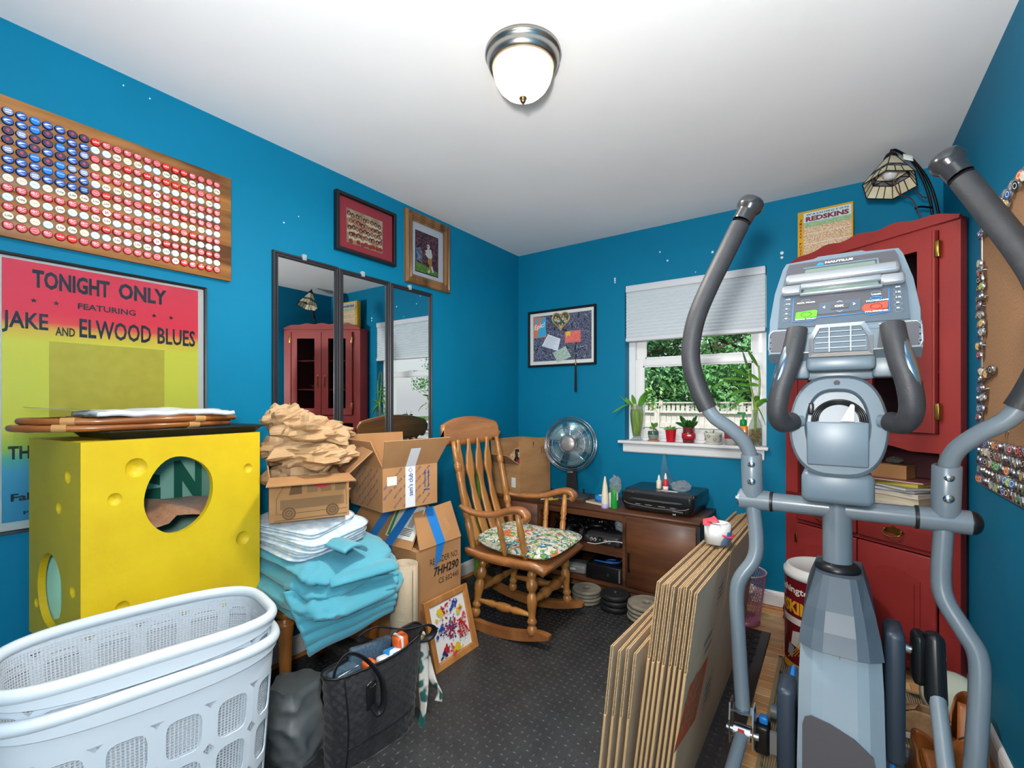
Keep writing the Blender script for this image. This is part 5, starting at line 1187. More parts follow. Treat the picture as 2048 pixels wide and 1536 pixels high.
c_ = layer('#CF6A3C', 11, (1, 5, 0), .60, .63, 1.2, c_); c_ = layer('#E0A070', 26, (2, 8, 0), .64, .66, 1, c_); c_ = layer('#A9B84A', 22, (9, 3, 0), .645, .665, 2.5, c_)
L_(c_, b.inputs['Base Color'])
cu_ = T('seat_cushion', 'floral print seat cushion on the rocking chair', 'cushion', tuple(ROOT[rk.name] @ V((0, 0, .418))), R(4))
def cush(u, v):
    a = 2 * pi * u; e = 5; c2, s2 = cos(a), sin(a); th = pi * v; rr_ = abs(sin(th)) ** .55
    x = abs(c2) ** (2 / e) * (1 if c2 >= 0 else -1); y = abs(s2) ** (2 / e) * (1 if s2 >= 0 else -1); wd = .243 + .020 * x
    p = V((.032 + .242 * x * rr_, .012 + wd * y * rr_, .036 - .035 * cos(th) + .0035 * fr((x * 3, y * 3, v * 2)))); return p + V((0, 0, .03 * (x < -.2) * x * x * rr_))
O('cushion_pad', MB().grid(cush, 72, 22, 0, True, cu=True), m, cu_)
O('piping', MB().tube([cush(i / 72, .5) for i in range(72)], .0045, 6, closed=True), m, cu_)
O('tie', MB().slab(lambda u, v: V((-.205 - .03 * sin(3 * v), -.17 + .05 * (u - .5) + .02 * v, .045 - .055 * v)), 4, 10, .006).slab(lambda u, v: V((-.205 - .02 * sin(3 * v), .17 + .05 * (u - .5), .045 - .05 * v)), 4, 10, .006), m, cu_)

# green gift wrap roll standing behind the chair
gr = T('wrapping_paper_roll', 'slim green roll of wrapping paper leaning on the wall behind the rocking chair', 'paper roll', (-2.075, 2.56, 0))
O('paper_tube', MB().cyl((0, 0, .011), (-.025, .03, .78), .025, n=18), mat('green_wrap', '#6FA53C', rough=.4), gr)
O('tube_core', MB().cyl((-.025, .03, .775), (-.0253, .0304, .785), .017, n=14), m_card, gr)

# ================================================================ credenza
m_wal = wood('walnut_veneer', '#74462A', '#3A2114', 'x', rings=7, spread=.05, rough=.45, coat=.1, fine=50)
CX0, CX1, CY0, CY1, CZ0, CZ1 = -2.085, -.609, 2.70, 3.13, .092, .565
cr_ = T('credenza', 'low dark walnut media console with open shelves and plain doors', 'console table', (-1.347, 2.915, 0))
O('top_board', MB().rbox((CX0, CY0, CZ1 - .02), (CX1, CY1, CZ1), .002, seg=1), m_wal, cr_, w=True)
O('top_rail', MB().box((CX0 + .018, CY0 + .002, .508), (CX1 - .018, CY0 + .02, CZ1 - .0205)), m_wal, cr_, w=True)
O('bottom_board', MB().box((CX0, CY0, CZ0), (CX1, CY1, CZ0 + .022)), m_wal, cr_, w=True)
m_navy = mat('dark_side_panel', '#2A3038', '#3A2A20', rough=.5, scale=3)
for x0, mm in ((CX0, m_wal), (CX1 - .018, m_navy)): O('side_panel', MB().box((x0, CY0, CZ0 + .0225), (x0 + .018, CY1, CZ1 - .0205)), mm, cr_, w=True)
for x0 in (-1.66, -1.058): O('divider', MB().box((x0, CY0 + .001, CZ0 + .0225), (x0 + .02, CY1 - .01, CZ1 - .0205)), m_wal, cr_, w=True)
O('shelf', MB().box((-1.6395, CY0 + .004, .285), (-1.0585, CY1 - .01, .331)), m_wal, cr_, w=True)
O('back_panel', MB().box((CX0 + .018, CY1 - .008, CZ0 + .0225), (CX1 - .018, CY1, CZ1 - .0205)), mat('black_backboard', '#1A1412', rough=.8), cr_, w=True)
for x0, x1, hxp in ((-1.0335, -.630, -1.012), (-2.066, -1.664, -1.69)):
    d = O('door', MB().rbox((x0, CY0 - .004, CZ0 + .026), (x1, CY0 + .014, .540 - .004), .002, seg=1), m_wal, cr_, w=True)
    O('handle', MB().rbox((hxp - .005, CY0 - .026, .215), (hxp + .005, CY0 - .020, .335), .002).cyl((hxp, CY0 - .022, .225), (hxp, CY0 - .004, .225), .003, n=8).cyl((hxp, CY0 - .022, .325), (hxp, CY0 - .004, .325), .003, n=8), mat('black_iron', '#141414', rough=.4, metal=.5), d, w=True)
for x0, y0 in ((CX0 + .04, CY0 + .05), (CX1 - .08, CY0 + .05), (CX0 + .04, CY1 - .09), (CX1 - .08, CY1 - .09)):
    O('foot', MB().box((x0, y0, .0005), (x0 + .04, y0 + .04, CZ0 - .0005)), m_wal, cr_, w=True)

# ---- things in the shelves
m_char = mat('charcoal_plastic', '#2E2C30', rough=.4); m_blk = mat('black_plastic', '#111214', rough=.35); m_gry = mat('pale_grey_plastic', '#B4B2AC', rough=.4)
gc = T('game_console', 'charcoal game console with four grey controller ports', 'game console', (-1.205, 2.825, .3315), R(-3))
b = MB(); loft(b, [[(x_, y_, z_) for x_, y_ in rr_loop(w_, l_, .035)] for w_, l_, z_ in ((.24, .17, 0), (.258, .19, .02), (.255, .185, .045), (.235, .15, .062), (.21, .11, .068))], cap0=True, cap1=True); O('shell', b, m_char, gc)
b = MB()
for s_ in (-1, 1): b.rbox((s_ * .105 - .022, -.098, .0), (s_ * .105 + .022, .06, .050), .016)
O('corner_lobe', b, m_char, gc)
for xx in (-.068, -.043, .030, .055): O('controller_port', MB().cyl((xx, -.080, .030), (xx, -.099, .028), .0105, n=16).cyl((xx, -.0985, .028), (xx, -.1005, .028), .006, n=12, m=1), [m_gry, m_char], gc)
O('badge', MB().prism([(-.022, .050), (.010, .050), (.002, .028), (-.014, .028)], (0, -.096, 0), (1, 0, 0), (0, 0, 1), (0, -.003, 0)).cyl((-.006, -.098, .034), (-.006, -.1005, .034), .005, n=10, m=1), [m_blk, mat('green_badge', '#4E9A6A', rough=.4)], gc)
def cable(name, label, pts, r, m, n=6, cat='cable', group=None):
    S = spline(pts, 7); return O(name, MB().tube(S, r, 6), m, label=label, cat=cat, group=group)
cable('white_cable', 'thin white cable lying across the game console', [(-1.30, 2.72, .336), (-1.24, 2.717, .338), (-1.16, 2.718, .365), (-1.10, 2.725, .372), (-1.062, 2.74, .366)], .0032, mat('white_cable_jacket', '#C9C7C0', rough=.5))
def tangle(name, label, c, s, seed, r=.004, m=None, n=5):
    rr = random.Random(seed); b = MB()
    for k in range(n):
        P = [(c[0] + rr.uniform(-1, 1) * s[0], c[1] + rr.uniform(-1, 1) * s[1], c[2] + r + rr.uniform(0, 1) * s[2]) for _ in range(9)]; b.tube(spline(P, 6), r, 6)
    return O(name, b, m or m_blk, label=label, cat='cables', kind=None)
tangle('cable_tangle', 'tangle of black cables behind the game console', (-1.22, 2.99, .333), (.14, .05, .12), 1, n=6)
tangle('cable_tangle', 'tangle of black cables at the dark end of the upper shelf', (-1.50, 2.90, .333), (.11, .12, .11), 2, n=7)
gp = T('game_controller', 'black game controller lying on top of the cables', 'controller', (-1.30, 2.86, .40), R(20))
O('grip_body', MB().ball((0, 0, .02), (.07, .045, .022)).ball((-.06, -.03, .012), (.026, .04, .018)).ball((.06, -.03, .012), (.026, .04, .018)), m_blk, gp)
O('button', MB().cyl((.035, .0, .038), (.035, 0, .045), .006, n=10).cyl((.02, -.01, .038), (.02, -.01, .045), .006, n=10), mat('grey_button', '#8E9094', rough=.4), gp)
O('thumb_stick', MB().cyl((-.025, 0, .038), (-.025, 0, .050), .008, .011, n=12), m_char, gp)
hp = T('headset', 'black headset resting on the upper shelf', 'headset', (-1.42, 2.80, .3315))
O('headband', MB().tube([(.06 * cos(a), .0, .04 + .065 * sin(a)) for a in [pi * i / 12 for i in range(13)]], .008, 8, flat=.5), m_blk, hp)
for s_ in (-1, 1): O('ear_cup', MB().cyl((s_ * .06, 0, .035), (s_ * .038, 0, .035), .032, n=16), m_char, hp)
pbg = T('plastic_bag', 'crumpled pale grey plastic bag on top of the game console', 'plastic bag', (-1.115, 2.86, .402))
O('bag_film', MB().grid(crumple((0, 0, .045), (.055, .06, .045), 31), 30, 20, 0, False, cu=True), mat('grey_film', '#A9B4BC', rough=.25, alpha=.85), pbg)
vb = T('black_device', 'black box shaped console on the lower shelf', 'media player', (-1.185, 2.86, .1145))
O('case', MB().rbox((-.120, -.150, .0), (.120, .15, .095), .004), m_blk, vb)
O('front_trim', MB().box((.100, -.1525, .01), (.108, -.150, .085)), mat('silver_trim', '#B8B8BC', rough=.3, metal=.7), vb)
O('power_button', MB().cyl((.03, -.150, .045), (.03, -.154, .045), .009, n=14), m_char, vb)
cable('blue_cable', 'coiled bright blue network cable on the lower shelf', [(-1.27, 2.765, .215), (-1.23, 2.755, .220), (-1.185, 2.75, .222), (-1.15, 2.76, .220), (-1.12, 2.80, .216), (-1.15, 2.84, .216), (-1.20, 2.82, .216), (-1.19, 2.77, .226), (-1.14, 2.755, .228), (-1.11, 2.79, .224)], .005, mat('blue_cable_jacket', '#2E6FC4', rough=.4))
tangle('cable_tangle', 'tangle of black cables on top of the black device', (-1.12, 2.86, .215), (.035, .08, .05), 3, n=4)
dc = T('clear_case', 'clear plastic case beside the black device', 'case', (-1.42, 2.80, .1145), R(8))
O('case_shell', MB().rbox((-.085, -.07, 0), (.085, .07, .05), .008), mat('clear_plastic', '#C8CCCC', rough=.15, trans=.6, alpha=.8), dc); O('case_latch', MB().rbox((-.02, -.076, .02), (.02, -.068, .034), .003), m_gry, dc)
O('contents', MB().rbox((-.07, -.055, .008), (.07, .055, .035), .006), m_char, dc)
dp = T('flat_player', 'flat black disc player at the left of the lower shelf', 'media player', (-1.545, 2.86, .1145)); O('case', MB().rbox((-.075, -.14, 0), (.075, .14, .045), .004), m_blk, dp); O('disc_slot', MB().box((-.05, -.1415, .026), (.05, -.1395, .030)), m_char, dp)

# ---- weights below
m_conc = mat('cement_weight', '#8E8878', '#7C7668', rough=.8, scale=20, bump=.2); m_wblk = mat('black_weight', '#1F2022', '#17181A', rough=.55, scale=30)
def plates(x, y, r, n, th, m, lab, grp, gap=.001):
    pr = None
    rank = ['bottom ', 'second lowest ', 'second highest ', 'topmost '] if n == 4 else (['bottom ', 'middle ', 'topmost '] if n == 3 else ['lower ', 'upper '])
    for i in range(n):
        z = .0125 + i * (th + gap)
        if pr is None:
            t = T('weight_plate', rank[i] + lab, 'weight plate', (x, y, z), group=grp)
            O('plate', MB().lathe([(.014, 0), (r * .92, 0), (r, th * .2), (r, th * .8), (r * .93, th), (r * .82, th * .93), (r * .45, th * .93), (r * .38, th), (.014, th), (.014, 0)], 32), m, t)
            O('rim_bead', MB().tube([(r * .88 * cos(a), r * .88 * sin(a), th * .96) for a in [2 * pi * k / 32 for k in range(32)]], .0016, 5, closed=True), m, t); pr = t
        else: dup(pr, loc=(x + .004 * (i % 2), y, z), label=rank[i] + lab)
plates(-.875, 2.59, .105, 4, .0225, m_conc, 'grey cement weight plate in the stack nearest the flattened boxes', 'grey plates under the door')
plates(-1.255, 2.608, .088, 4, .0200, m_conc, 'grey cement weight plate in the stack behind the rocking chair', 'grey plates behind the rocker')
plates(-1.068, 2.612, .085, 3, .0310, m_wblk, 'black weight plate in the small stack between two grey stacks', 'small black plates under the shelves')
plates(-.745, 2.40, .108, 2, .038, m_wblk, 'thick black weight plate lying beside the flattened boxes', 'thick black plates')
db = T('dumbbell_bar', 'black dumbbell bar lying under the shelves', 'dumbbell bar', (-1.42, 2.60, .028)); O('bar', MB().cyl((-.10, 0, 0), (.15, .04, 0), .013, n=14), m_wblk, db)
O('collar', MB().cyl((-.06, .005, 0), (-.03, .01, 0), .022, n=14).cyl((.08, .027, 0), (.11, .033, 0), .022, n=14), m_blk, db)

# ---- carton with bottles on the console
bx_ = T('bottle_carton', 'open brown carton of bottles standing on the console', 'carton', (-1.940, 2.915, CZ1 + .0005), R(-8))
W_, D_, H_ = .285, .345, .225
carton(bx_, W_, D_, H_, m=m_card, flaps={'+x': (-3, .180, 0), '-y': (50, .11, .055), '+y': (-2, .17), '-x': (5, .17)})
pr = MB()
for i in range(3): pr.box((W_ / 2 + .0035, .055 + i * .024, .295), (W_ / 2 + .0045, .070 + i * .024, .345))
O('faint_print', pr, m_prl, bx_)
O('paper_sticker', MB().box((.06, -D_ / 2 - .0008, .06), (.10, -D_ / 2, .13)), mat('label_white', '#E2E4DE'), bx_); O('paper_sticker', MB().box((-.03, -D_ / 2 - .0008, .02), (.03, -D_ / 2, .14)), mat('faded_label', '#B89A74', rough=.8), bx_)
def bottle(lab, loc, r, h, body, cap, capc, nm='bottle', grp='bottles in the carton'):
    t = T(nm, lab, 'bottle', loc, group=grp)
    O('body', MB().lathe([(0, 0), (r * .95, 0), (r, .004), (r, h * .62), (r * .8, h * .72), (r * .36, h * .82), (r * .34, h * .93), (0, h * .93)], 20), body, t)
    O('cap', MB().lathe([(r * .42, h * .88), (r * .42, h), (0, h)], 14), capc, t)
    O('label_band', MB().lathe([(r * 1.01, h * .2), (r * 1.015, h * .22), (r * 1.015, h * .5), (r * 1.01, h * .52)], 20), cap, t)
ox = ROOT[bx_.name]
def inbox(x_, y_): p = ox @ V((x_, y_, .006)); return (p.x, p.y, p.z)
bottle('red labelled bottle with pale cap in the open carton', inbox(.075, -.10), .032, .300, mat('pink_red_bottle', '#B02848', rough=.2), mat('cream_label', '#DCCFC0', rough=.5), mat('pale_cap', '#C8BE98', rough=.4))
bottle('dark glass bottle with black cap in the open carton', inbox(.02, -.07), .034, .315, mat('dark_glass', '#15120F', rough=.1), mat('wine_label', '#5A2226', rough=.5), m_blk)
bc = T('maroon_box', 'tall maroon box beside the bottles in the carton', 'box', inbox(.085, .02)); O('box_body', MB().rbox((-.045, -.05, 0), (.045, .05, .375), .003, seg=1), mat('maroon_card', '#5C2028', rough=.5), bc); O('box_lid', MB().box((-.046, -.051, .33), (.046, .051, .335)), mat('maroon_card_edge', '#7A343A', rough=.5), bc)
kp = T('packing_paper', 'kraft paper wad inside the carton on the console', 'packing paper', inbox(-.05, .03)); O('wad', MB().grid(crumple((0, 0, .17), (.075, .105, .15), 41), 34, 22, 0, False, cu=True), m_kraft, kp)

# ---- desk fan
fn = T('desk_fan', 'grey desk fan with round wire cage on the console', 'fan', (-1.535, 2.945, CZ1 + .0005), R(16))
m_fan = mat('fan_graphite', '#3A3D42', rough=.4); m_fsil = mat('fan_silver', '#9A9896', rough=.3, metal=.6); m_wire = mat('chrome_wire', '#A8ACB0', rough=.2, metal=1)
b = MB(); b.lathe([(0, 0), (.118, 0), (.122, .006), (.118, .012), (.075, .030), (.035, .042), (0, .044)], 36); O('base', b, m_fan, fn); O('base_ring', MB().lathe([(.1225, .001), (.1245, .004), (.1225, .008)], 36), m_fsil, fn)
O('control_panel', MB().rbox((-.035, -.095, .020), (.03, -.02, .038), .006), mat('fan_panel', '#6E6C6A', rough=.35), fn)
O('control_button', MB().cyl((-.02, -.075, .034), (-.02, -.075, .041), .006, n=10).cyl((.0, -.075, .034), (.0, -.075, .041), .006, n=10).cyl((.016, -.06, .034), (.016, -.06, .041), .006, n=10), m_fsil, fn)
O('neck', MB().prism([(-.042, .03), (.042, .03), (.030, .20), (-.030, .20)], (0, .015, 0), (1, 0, 0), (0, 0, 1), (0, .035, 0)), m_blk, fn)
O('peg', MB().cyl((.085, .02, .02), (.085, .02, .055), .006, n=10), m_blk, fn)
HC = V((0, -.03, .376)); hd = V((-.10, -1, .10)).normalized(); hx_, hy_, hz_ = frame_from(hd)
def hp_(r, a, d): return HC + (hx_ * cos(a) + hy_ * sin(a)) * r + hz_ * d
O('motor', MB().lathe([(0, -.11), (.035, -.108), (.052, -.09), (.055, -.03), (.045, -.012), (0, -.01)], 24, HC, hd), m_fan, fn)
for rad, d in ((.190, 0), (.176, .016), (.150, .034), (.118, .046), (.060, .052)): O('cage_ring', MB().tube([hp_(rad, 2 * pi * i / 48, d) for i in range(48)], .0030 if rad > .16 else .0017, 6, closed=True), m_wire, fn)
O('cage_ring', MB().tube([hp_(.178, 2 * pi * i / 48, -.02) for i in range(48)], .0022, 6, closed=True), m_wire, fn)
b = MB()
for i in range(84):
    a = 2 * pi * i / 84; b.tube([hp_(.050, a - .10, .052), hp_(.118, a, .046), hp_(.150, a + .03, .034), hp_(.174, a + .05, .016), hp_(.190, a + .05, 0), hp_(.178, a + .05, -.02), hp_(.13, a + .03, -.048), hp_(.055, a, -.058)], .0009, 4, cap=False)
O('cage_wires', b, m_wire, fn, kind='stuff')
for k in range(5):
    a0 = 2 * pi * k / 5
    O('blade', MB().slab(lambda u, v: hp_(.045 + .112 * u, a0 + (v - .5) * (.75 + .25 * u), -.004 + .030 * (v - .5)), 8, 8, .002), mat('smoky_blue_blade', '#7FA6B0', rough=.15, alpha=.75, metal=.3), fn)
O('hub_badge', MB().lathe([(0, .060), (.046, .059), (.052, .054), (.052, .046), (0, .046)], 32, HC, hd), mat('hub_grey', '#8E8A8A', rough=.35, metal=.4), fn)
O('clip', MB().rbox((-.02, -.04, .172), (.02, -.01, .190), .004), m_fsil, fn)
# pens, notebook, tape, tube, bottles
for i, (c_, lab) in enumerate((('#D8D0C8', 'white pen with red tip beside the fan'), ('#D8BE2C', 'yellow pencil beside the fan'))):
    t = T('pen', lab, 'pen', (-1.62 + .04 * i, 2.755, CZ1 + .006), R(62), group='pens by the fan'); O('barrel', MB().cyl((-.05, 0, 0), (.045, 0, .0), .005, n=10), mat('pen_' + c_[1:], c_, rough=.4), t); O('tip', MB().cyl((.045, 0, 0), (.06, 0, 0), .0045, .001, n=10), mat('pen_red', '#B8332C', rough=.4), t)
nb = T('notebook', 'tan notebook lying on the console behind the tube', 'notebook', (-1.265, 2.860, CZ1 + .0005), R(-16)); O('cover', MB().rbox((-.085, -.06, 0), (.085, .06, .014), .002, seg=1), mat('tan_cover', '#9C8E72', rough=.7), nb); O('pages', MB().box((-.083, -.0605, .002), (.083, .058, .012)), mat('page_edge', '#D2CAB8', rough=.9), nb)
pt_ = T('painter_tape_roll', 'roll of blue painter tape lying on the notebook', 'tape', (-1.262, 2.875, CZ1 + .015), 0); O('tape', MB().lathe([(.030, 0), (.052, 0), (.052, .036), (.030, .036), (.030, 0)], 32), m_ptape, pt_); O('core', MB().lathe([(.029, .0), (.0302, .0), (.0302, .037), (.027, .037), (.027, 0), (.029, 0)], 24), mat('cream_core', '#D8D2C4', rough=.7), pt_)
tu = T('lotion_tube', 'cream coloured squeeze tube standing on its lavender cap', 'tube', (-1.190, 2.745, CZ1 + .0005), R(20))
b = MB(); loft(b, [[(w_ / 2 * cos(a), d_ / 2 * sin(a), z_) for a in [2 * pi * i / 24 for i in range(24)]] for w_, d_, z_ in ((.046, .046, .030), (.044, .042, .08), (.030, .030, .14), (.010, .026, .200))], cap0=True, cap1=True); O('tube_body', b, mat('cream_tube', '#E6DCC4', rough=.4), tu)
O('cap', MB().lathe([(0, 0), (.022, 0), (.0235, .004), (.0232, .030), (0, .030)], 20), mat('lavender_cap', '#B0A8D4', rough=.4), tu)
gb_ = T('spray_bottle', 'green bottle with crinkled clear wrap on its top', 'bottle', (-1.138, 2.772, CZ1 + .0005)); O('body', MB().lathe([(0, 0), (.022, 0), (.0235, .004), (.0235, .115), (.018, .13), (.010, .14), (0, .14)], 20), mat('green_bottle', '#1E9A3C', rough=.25, coat=.5), gb_)
O('label_band', MB().lathe([(.0238, .055), (.0241, .056), (.0241, .105), (.0238, .106)], 20, ang=pi, a0=-.6), mat('white_packet_film', '#E2E2E6'), gb_)
O('clear_wrap', MB().grid(crumple((.008, .0, .150), (.038, .034, .062), 51), 30, 20, 0, False, cu=True), mat('crinkled_clear_film', '#D8DEE2', rough=.12, trans=.75, alpha=.75, ior=1.2), gb_)
wb2 = T('small_white_bottle', 'small white bottle between the tube and the green bottle', 'bottle', (-1.172, 2.795, CZ1 + .0005)); O('body', MB().lathe([(0, 0), (.014, 0), (.015, .003), (.015, .085), (.007, .095), (0, .095)], 16), mat('white_packet_film', '#E2E2E6'), wb2); O('cap', MB().lathe([(.008, .095), (.008, .112), (0, .112)], 12), mat('red_cap', '#B8332C', rough=.4), wb2)
# ---- printer
pn = T('printer', 'black inkjet printer standing on the console', 'printer', (-.872, 2.945, CZ1 + .0005), R(-2))
m_pblk = mat('printer_black', '#17181B', rough=.3, coat=.3); m_pgry = mat('printer_graphite', '#36353A', rough=.45)
b = MB(); loft(b, [[(x_, y_ + dy, z_) for x_, y_ in rr_loop(w_, l_, .03)] for w_, l_, z_, dy in ((.36, .30, 0, .01), (.41, .345, .012, 0), (.44, .362, .055, 0), (.445, .365, .100, 0), (.44, .362, .112, 0))], cap0=True, cap1=True); O('body', b, m_pblk, pn)
b = MB(); loft(b, [[(x_, y_, z_) for x_, y_ in rr_loop(w_, l_, .02)] for w_, l_, z_ in ((.440, .300, .1125), (.440, .300, .122), (.432, .292, .126))], cap0=True, cap1=True); b.v = [p + V((0, .03, 0)) for p in b.v]; O('scanner_lid', b, m_pblk, pn)
def pfr(u, v): 
    x_ = (u - .5) * .415 * (1 - .10 * v * v); return V((x_, -.130 - .058 * v ** .7 + .02 * abs(2 * u - 1) ** 6 * v, .124 - .052 * v - .012 * (2 * u - 1) ** 2 * 0 + .010 * abs(2 * u - 1) ** 4 * v))
O('control_panel', MB().slab(pfr, 30, 10, .006), m_pgry, pn)
def pscr(u, v): p = pfr(.46 + .10 * u, .30 + .36 * v); return p + V((0, -.004, .0025))
O('screen', MB().grid(pscr, 4, 4, flip=True), mat('grey_screen', '#8C8A8C', rough=.2), pn)
O('indicator', MB().grid(lambda u, v: pfr(.13 + .012 * u, .28 + .08 * v) + V((0, -.004, .003)), 1, 1, flip=True), mat('white_mark', '#E8E8E8', rough=.4), pn)
O('name_mark', MB().grid(lambda u, v: pfr(.80 + .06 * u, .30 + .05 * v) + V((0, -.0045, .0028)), 2, 1, flip=True), mat('white_mark', '#E8E8E8'), pn)
O('paper_slot', MB().box((-.13, -.1835, .042), (.14, -.172, .056)), mat('slot_black', '#050505', rough=.6), pn)
b = MB()
for x0, x1 in ((-.12, -.09), (-.06, -.02), (.02, .06), (.09, .12)): b.box((x0, -.1850, .049), (x1, -.1835, .0515))
O('roller', b, mat('roller_grey', '#A8A8A8', rough=.4), pn)
O('output_tray', MB().rbox((-.16, -.190, .020), (.17, -.165, .038), .006), m_pblk, pn); O('lip_trim', MB().tube(spline([(-.205, -.16, .075), (-.18, -.186, .050), (-.06, -.192, .040), (.06, -.192, .040), (.18, -.186, .050), (.212, -.155, .080)], 6), .003, 6), mat('printer_trim', '#6A6460', rough=.3), pn)
O('sticker', MB().box((.105, -.1835, .012), (.122, -.182, .030)).box((.108, -.1840, .016), (.119, -.1832, .026), 1), [mat('label_white', '#E2E4DE'), m_pblk], pn)
O('paper_strip', MB().box((.0, -.085, .1265), (.10, -.055, .1275)), mat('label_white', '#E2E4DE'), pn)
# glue bottles in a clear bag on the printer
pz = CZ1 + .1275
for (x_, y_, lab, c1, hh) in ((-.905, 2.925, 'small cream dropper bottle on the printer', '#E4DCC8', .085), (-.852, 2.885, 'small red and white glue bottle in the clear bag', '#C8303A', .105)):
    t = T('glue_bottle', lab, 'bottle', (x_, y_, pz), group='glue bottles on the printer'); O('body', MB().lathe([(0, 0), (.015, 0), (.016, .003), (.016, hh * .55), (.008, hh * .68), (0, hh * .68)], 16), mat('glue_' + c1[1:], c1, rough=.35), t); O('nozzle', MB().lathe([(.009, hh * .64), (.008, hh * .80), (.003, hh), (0, hh)], 12), mat('white_nozzle', '#E8E8E6', rough=.35), t)
    if hh > .1: O('cap_end', MB().lathe([(0, .004), (.0165, .004), (.0165, .026), (0, .026)], 14), mat('white_nozzle', '#E8E8E6'), t)
zb = T('clear_zip_bag', 'crumpled clear bag standing on the printer', 'plastic bag', (-.80, 2.905, pz)); m_film = mat('clear_film', '#E2E8EC', rough=.08, trans=.9, alpha=.45, ior=1.1)
O('bag_heap', MB().grid(crumple((.035, 0, .032), (.060, .040, .034), 61), 30, 20, 0, False, cu=True), mat('crinkled_clear_film', '#D8DEE2'), zb)
O('bag_sheet', MB().slab(lambda u, v: V((-.105 + .02 * v + (.03 + .125 * (1 - v) ** 1.5) * u, .035 - .03 * u + .012 * sin(7 * v), .004 + .205 * v + .012 * sin(5 * u) - .01 * u)), 10, 16, .0008), m_film, zb)

# ================================================================ plants on the window stool
SZ = .9675
m_leaf = mat('bright_leaf', '#5E9A2E', '#3F7A1E', rough=.35, scale=18, coat=.3); m_leafd = mat('deep_green_leaf', '#2A6A22', '#1C4E18', rough=.3, scale=20, coat=.3); m_stem = mat('bamboo_stem', '#8FA83C', '#6E8E2C', rough=.4, scale=30)
m_vase = mat('vase_glass', '#E6F0E8', rough=.02, trans=.95, ior=1.15, alpha=.55); m_water = mat('green_water', '#9CBC4A', '#6E9022', rough=.15, scale=60, stretch=(1, 1, .15), alpha=.92)
def leaf(b, p0, d, ln, w_, droop=.3, m=0, roll=.95):
    p0, d = V(p0), V(d).normalized(); side = d.cross(V((0, 0, 1))); side = side.normalized() if side.length > 1e-3 else V((1, 0, 0)); nrm = side.cross(d)
    side = side * cos(roll) + nrm * sin(roll)
    def fn(u, v): p = p0 + d * ln * v + V((0, 0, -droop * ln * v * v)); ww = w_ * (sin(pi * min(1, v * .96 + .02)) ** .8) * (u - .5); return p + side * ww + nrm * (-.18 * w_ * (1 - (2 * u - 1) ** 2) * .5)
    b.slab(fn, 4, 9, .0009, m)
def plant_leaves(t, L, m, nm='leaf'):
    for a in L: b = MB(); leaf(b, *a[:6] if len(a) > 5 else a); O(nm, b, m, t)
t = T('glass_vase', 'tall curved glass vase of green stems on the window stool', 'vase', (-1.143, 3.188, SZ))
O('vase', MB().lathe([(0, 0), (.040, 0), (.042, .006), (.030, .016), (.026, .022), (.034, .07), (.043, .14), (.046, .19), (.041, .225), (.040, .245), (.0385, .245), (.0395, .225), (.0445, .19), (.0415, .14), (.0325, .07), (.024, .03), (0, .028)], 32), m_vase, t)
O('stems', MB().lathe([(0, .03), (.023, .031), (.0315, .07), (.0405, .14), (.0435, .19), (.040, .215), (0, .215)], 24), m_water, t)
O('stalk', MB().cyl((-.012, 0, .18), (-.014, 0, .255), .012, n=12), mat('pale_stalk', '#C8BC78', rough=.5), t)
plant_leaves(t, [((-.02, 0, .235), (-.75, -.1, .75), .14, .03, .1), ((-.01, 0, .24), (-.3, 0, 1), .085, .03, .0), ((.01, 0, .24), (.45, 0, 1), .13, .032, .15), ((.02, 0, .235), (.8, -.2, 1.2), .10, .030, .0), ((.045, 0, .325), (.9, -.3, .25), .085, .022, .1), ((-.05, -.02, .255), (-.85, -.5, -.3), .12, .016, .25)], m_leaf)
plant_leaves(t, [((.085, -.02, .245), (1, -.2, .1), .09, .012, .9)], mat('yellowing_leaf', '#B8A83C', rough=.5), 'dry_leaf')
t = T('potted_plant', 'small jade cutting in a grey and green glazed pot', 'potted plant', (-1.024, 3.182, SZ))
O('saucer', MB().lathe([(0, 0), (.038, 0), (.040, .004), (.036, .008), (0, .008)], 24), mat('terracotta', '#B8805A', rough=.7), t)
O('pot', MB().lathe([(0, .008), (.026, .008), (.033, .02), (.036, .045), (.0345, .068), (.0315, .068), (.032, .05), (0, .05)], 28), mat('grey_glaze', '#7E8A88', rough=.3, coat=.5), t); O('glaze_band', MB().lathe([(.0362, .045), (.0366, .05), (.0352, .0685), (.0345, .069)], 28), mat('green_glaze', '#3A5E50', rough=.2, coat=.6), t)
O('stem', MB().cyl((0, 0, .05), (.002, 0, .10), .003, n=8), mat('brown_stem', '#6A5A34', rough=.7), t)
plant_leaves(t, [((.002, 0, .092), (.6, -.3, .8), .055, .030, .1), ((.002, 0, .095), (-.3, -.2, 1), .045, .026, .2), ((0, 0, .09), (-.8, -.4, .2), .03, .022, .1), ((.002, 0, .088), (.9, -.5, -.3), .045, .022, .1), ((0, 0, .10), (.1, -.9, .5), .03, .024, .1)], mat('jade_leaf', '#6FA04C', '#4E8038', rough=.35, scale=30))
t = T('potted_plant', 'small succulent in a bright red tapered pot', 'potted plant', (-.906, 3.180, SZ))
O('pot', MB().lathe([(0, 0), (.027, 0), (.029, .004), (.037, .078), (.0385, .082), (.034, .082), (.033, .07), (0, .07)], 8, sm=False), mat('red_ceramic', '#C2182A', rough=.2, coat=.6), t)
plant_leaves(t, [((0, 0, .075), (cos(a), sin(a), z_), .050, .017, .1) for a, z_ in ((0, .5), (.8, .9), (1.6, .5), (2.5, .9), (3.3, .4), (4.1, .8), (4.9, .5), (5.6, 1.0), (2.0, 1.6))], mat('pale_succulent', '#7FA85A', '#5E8A48', rough=.4, scale=30))
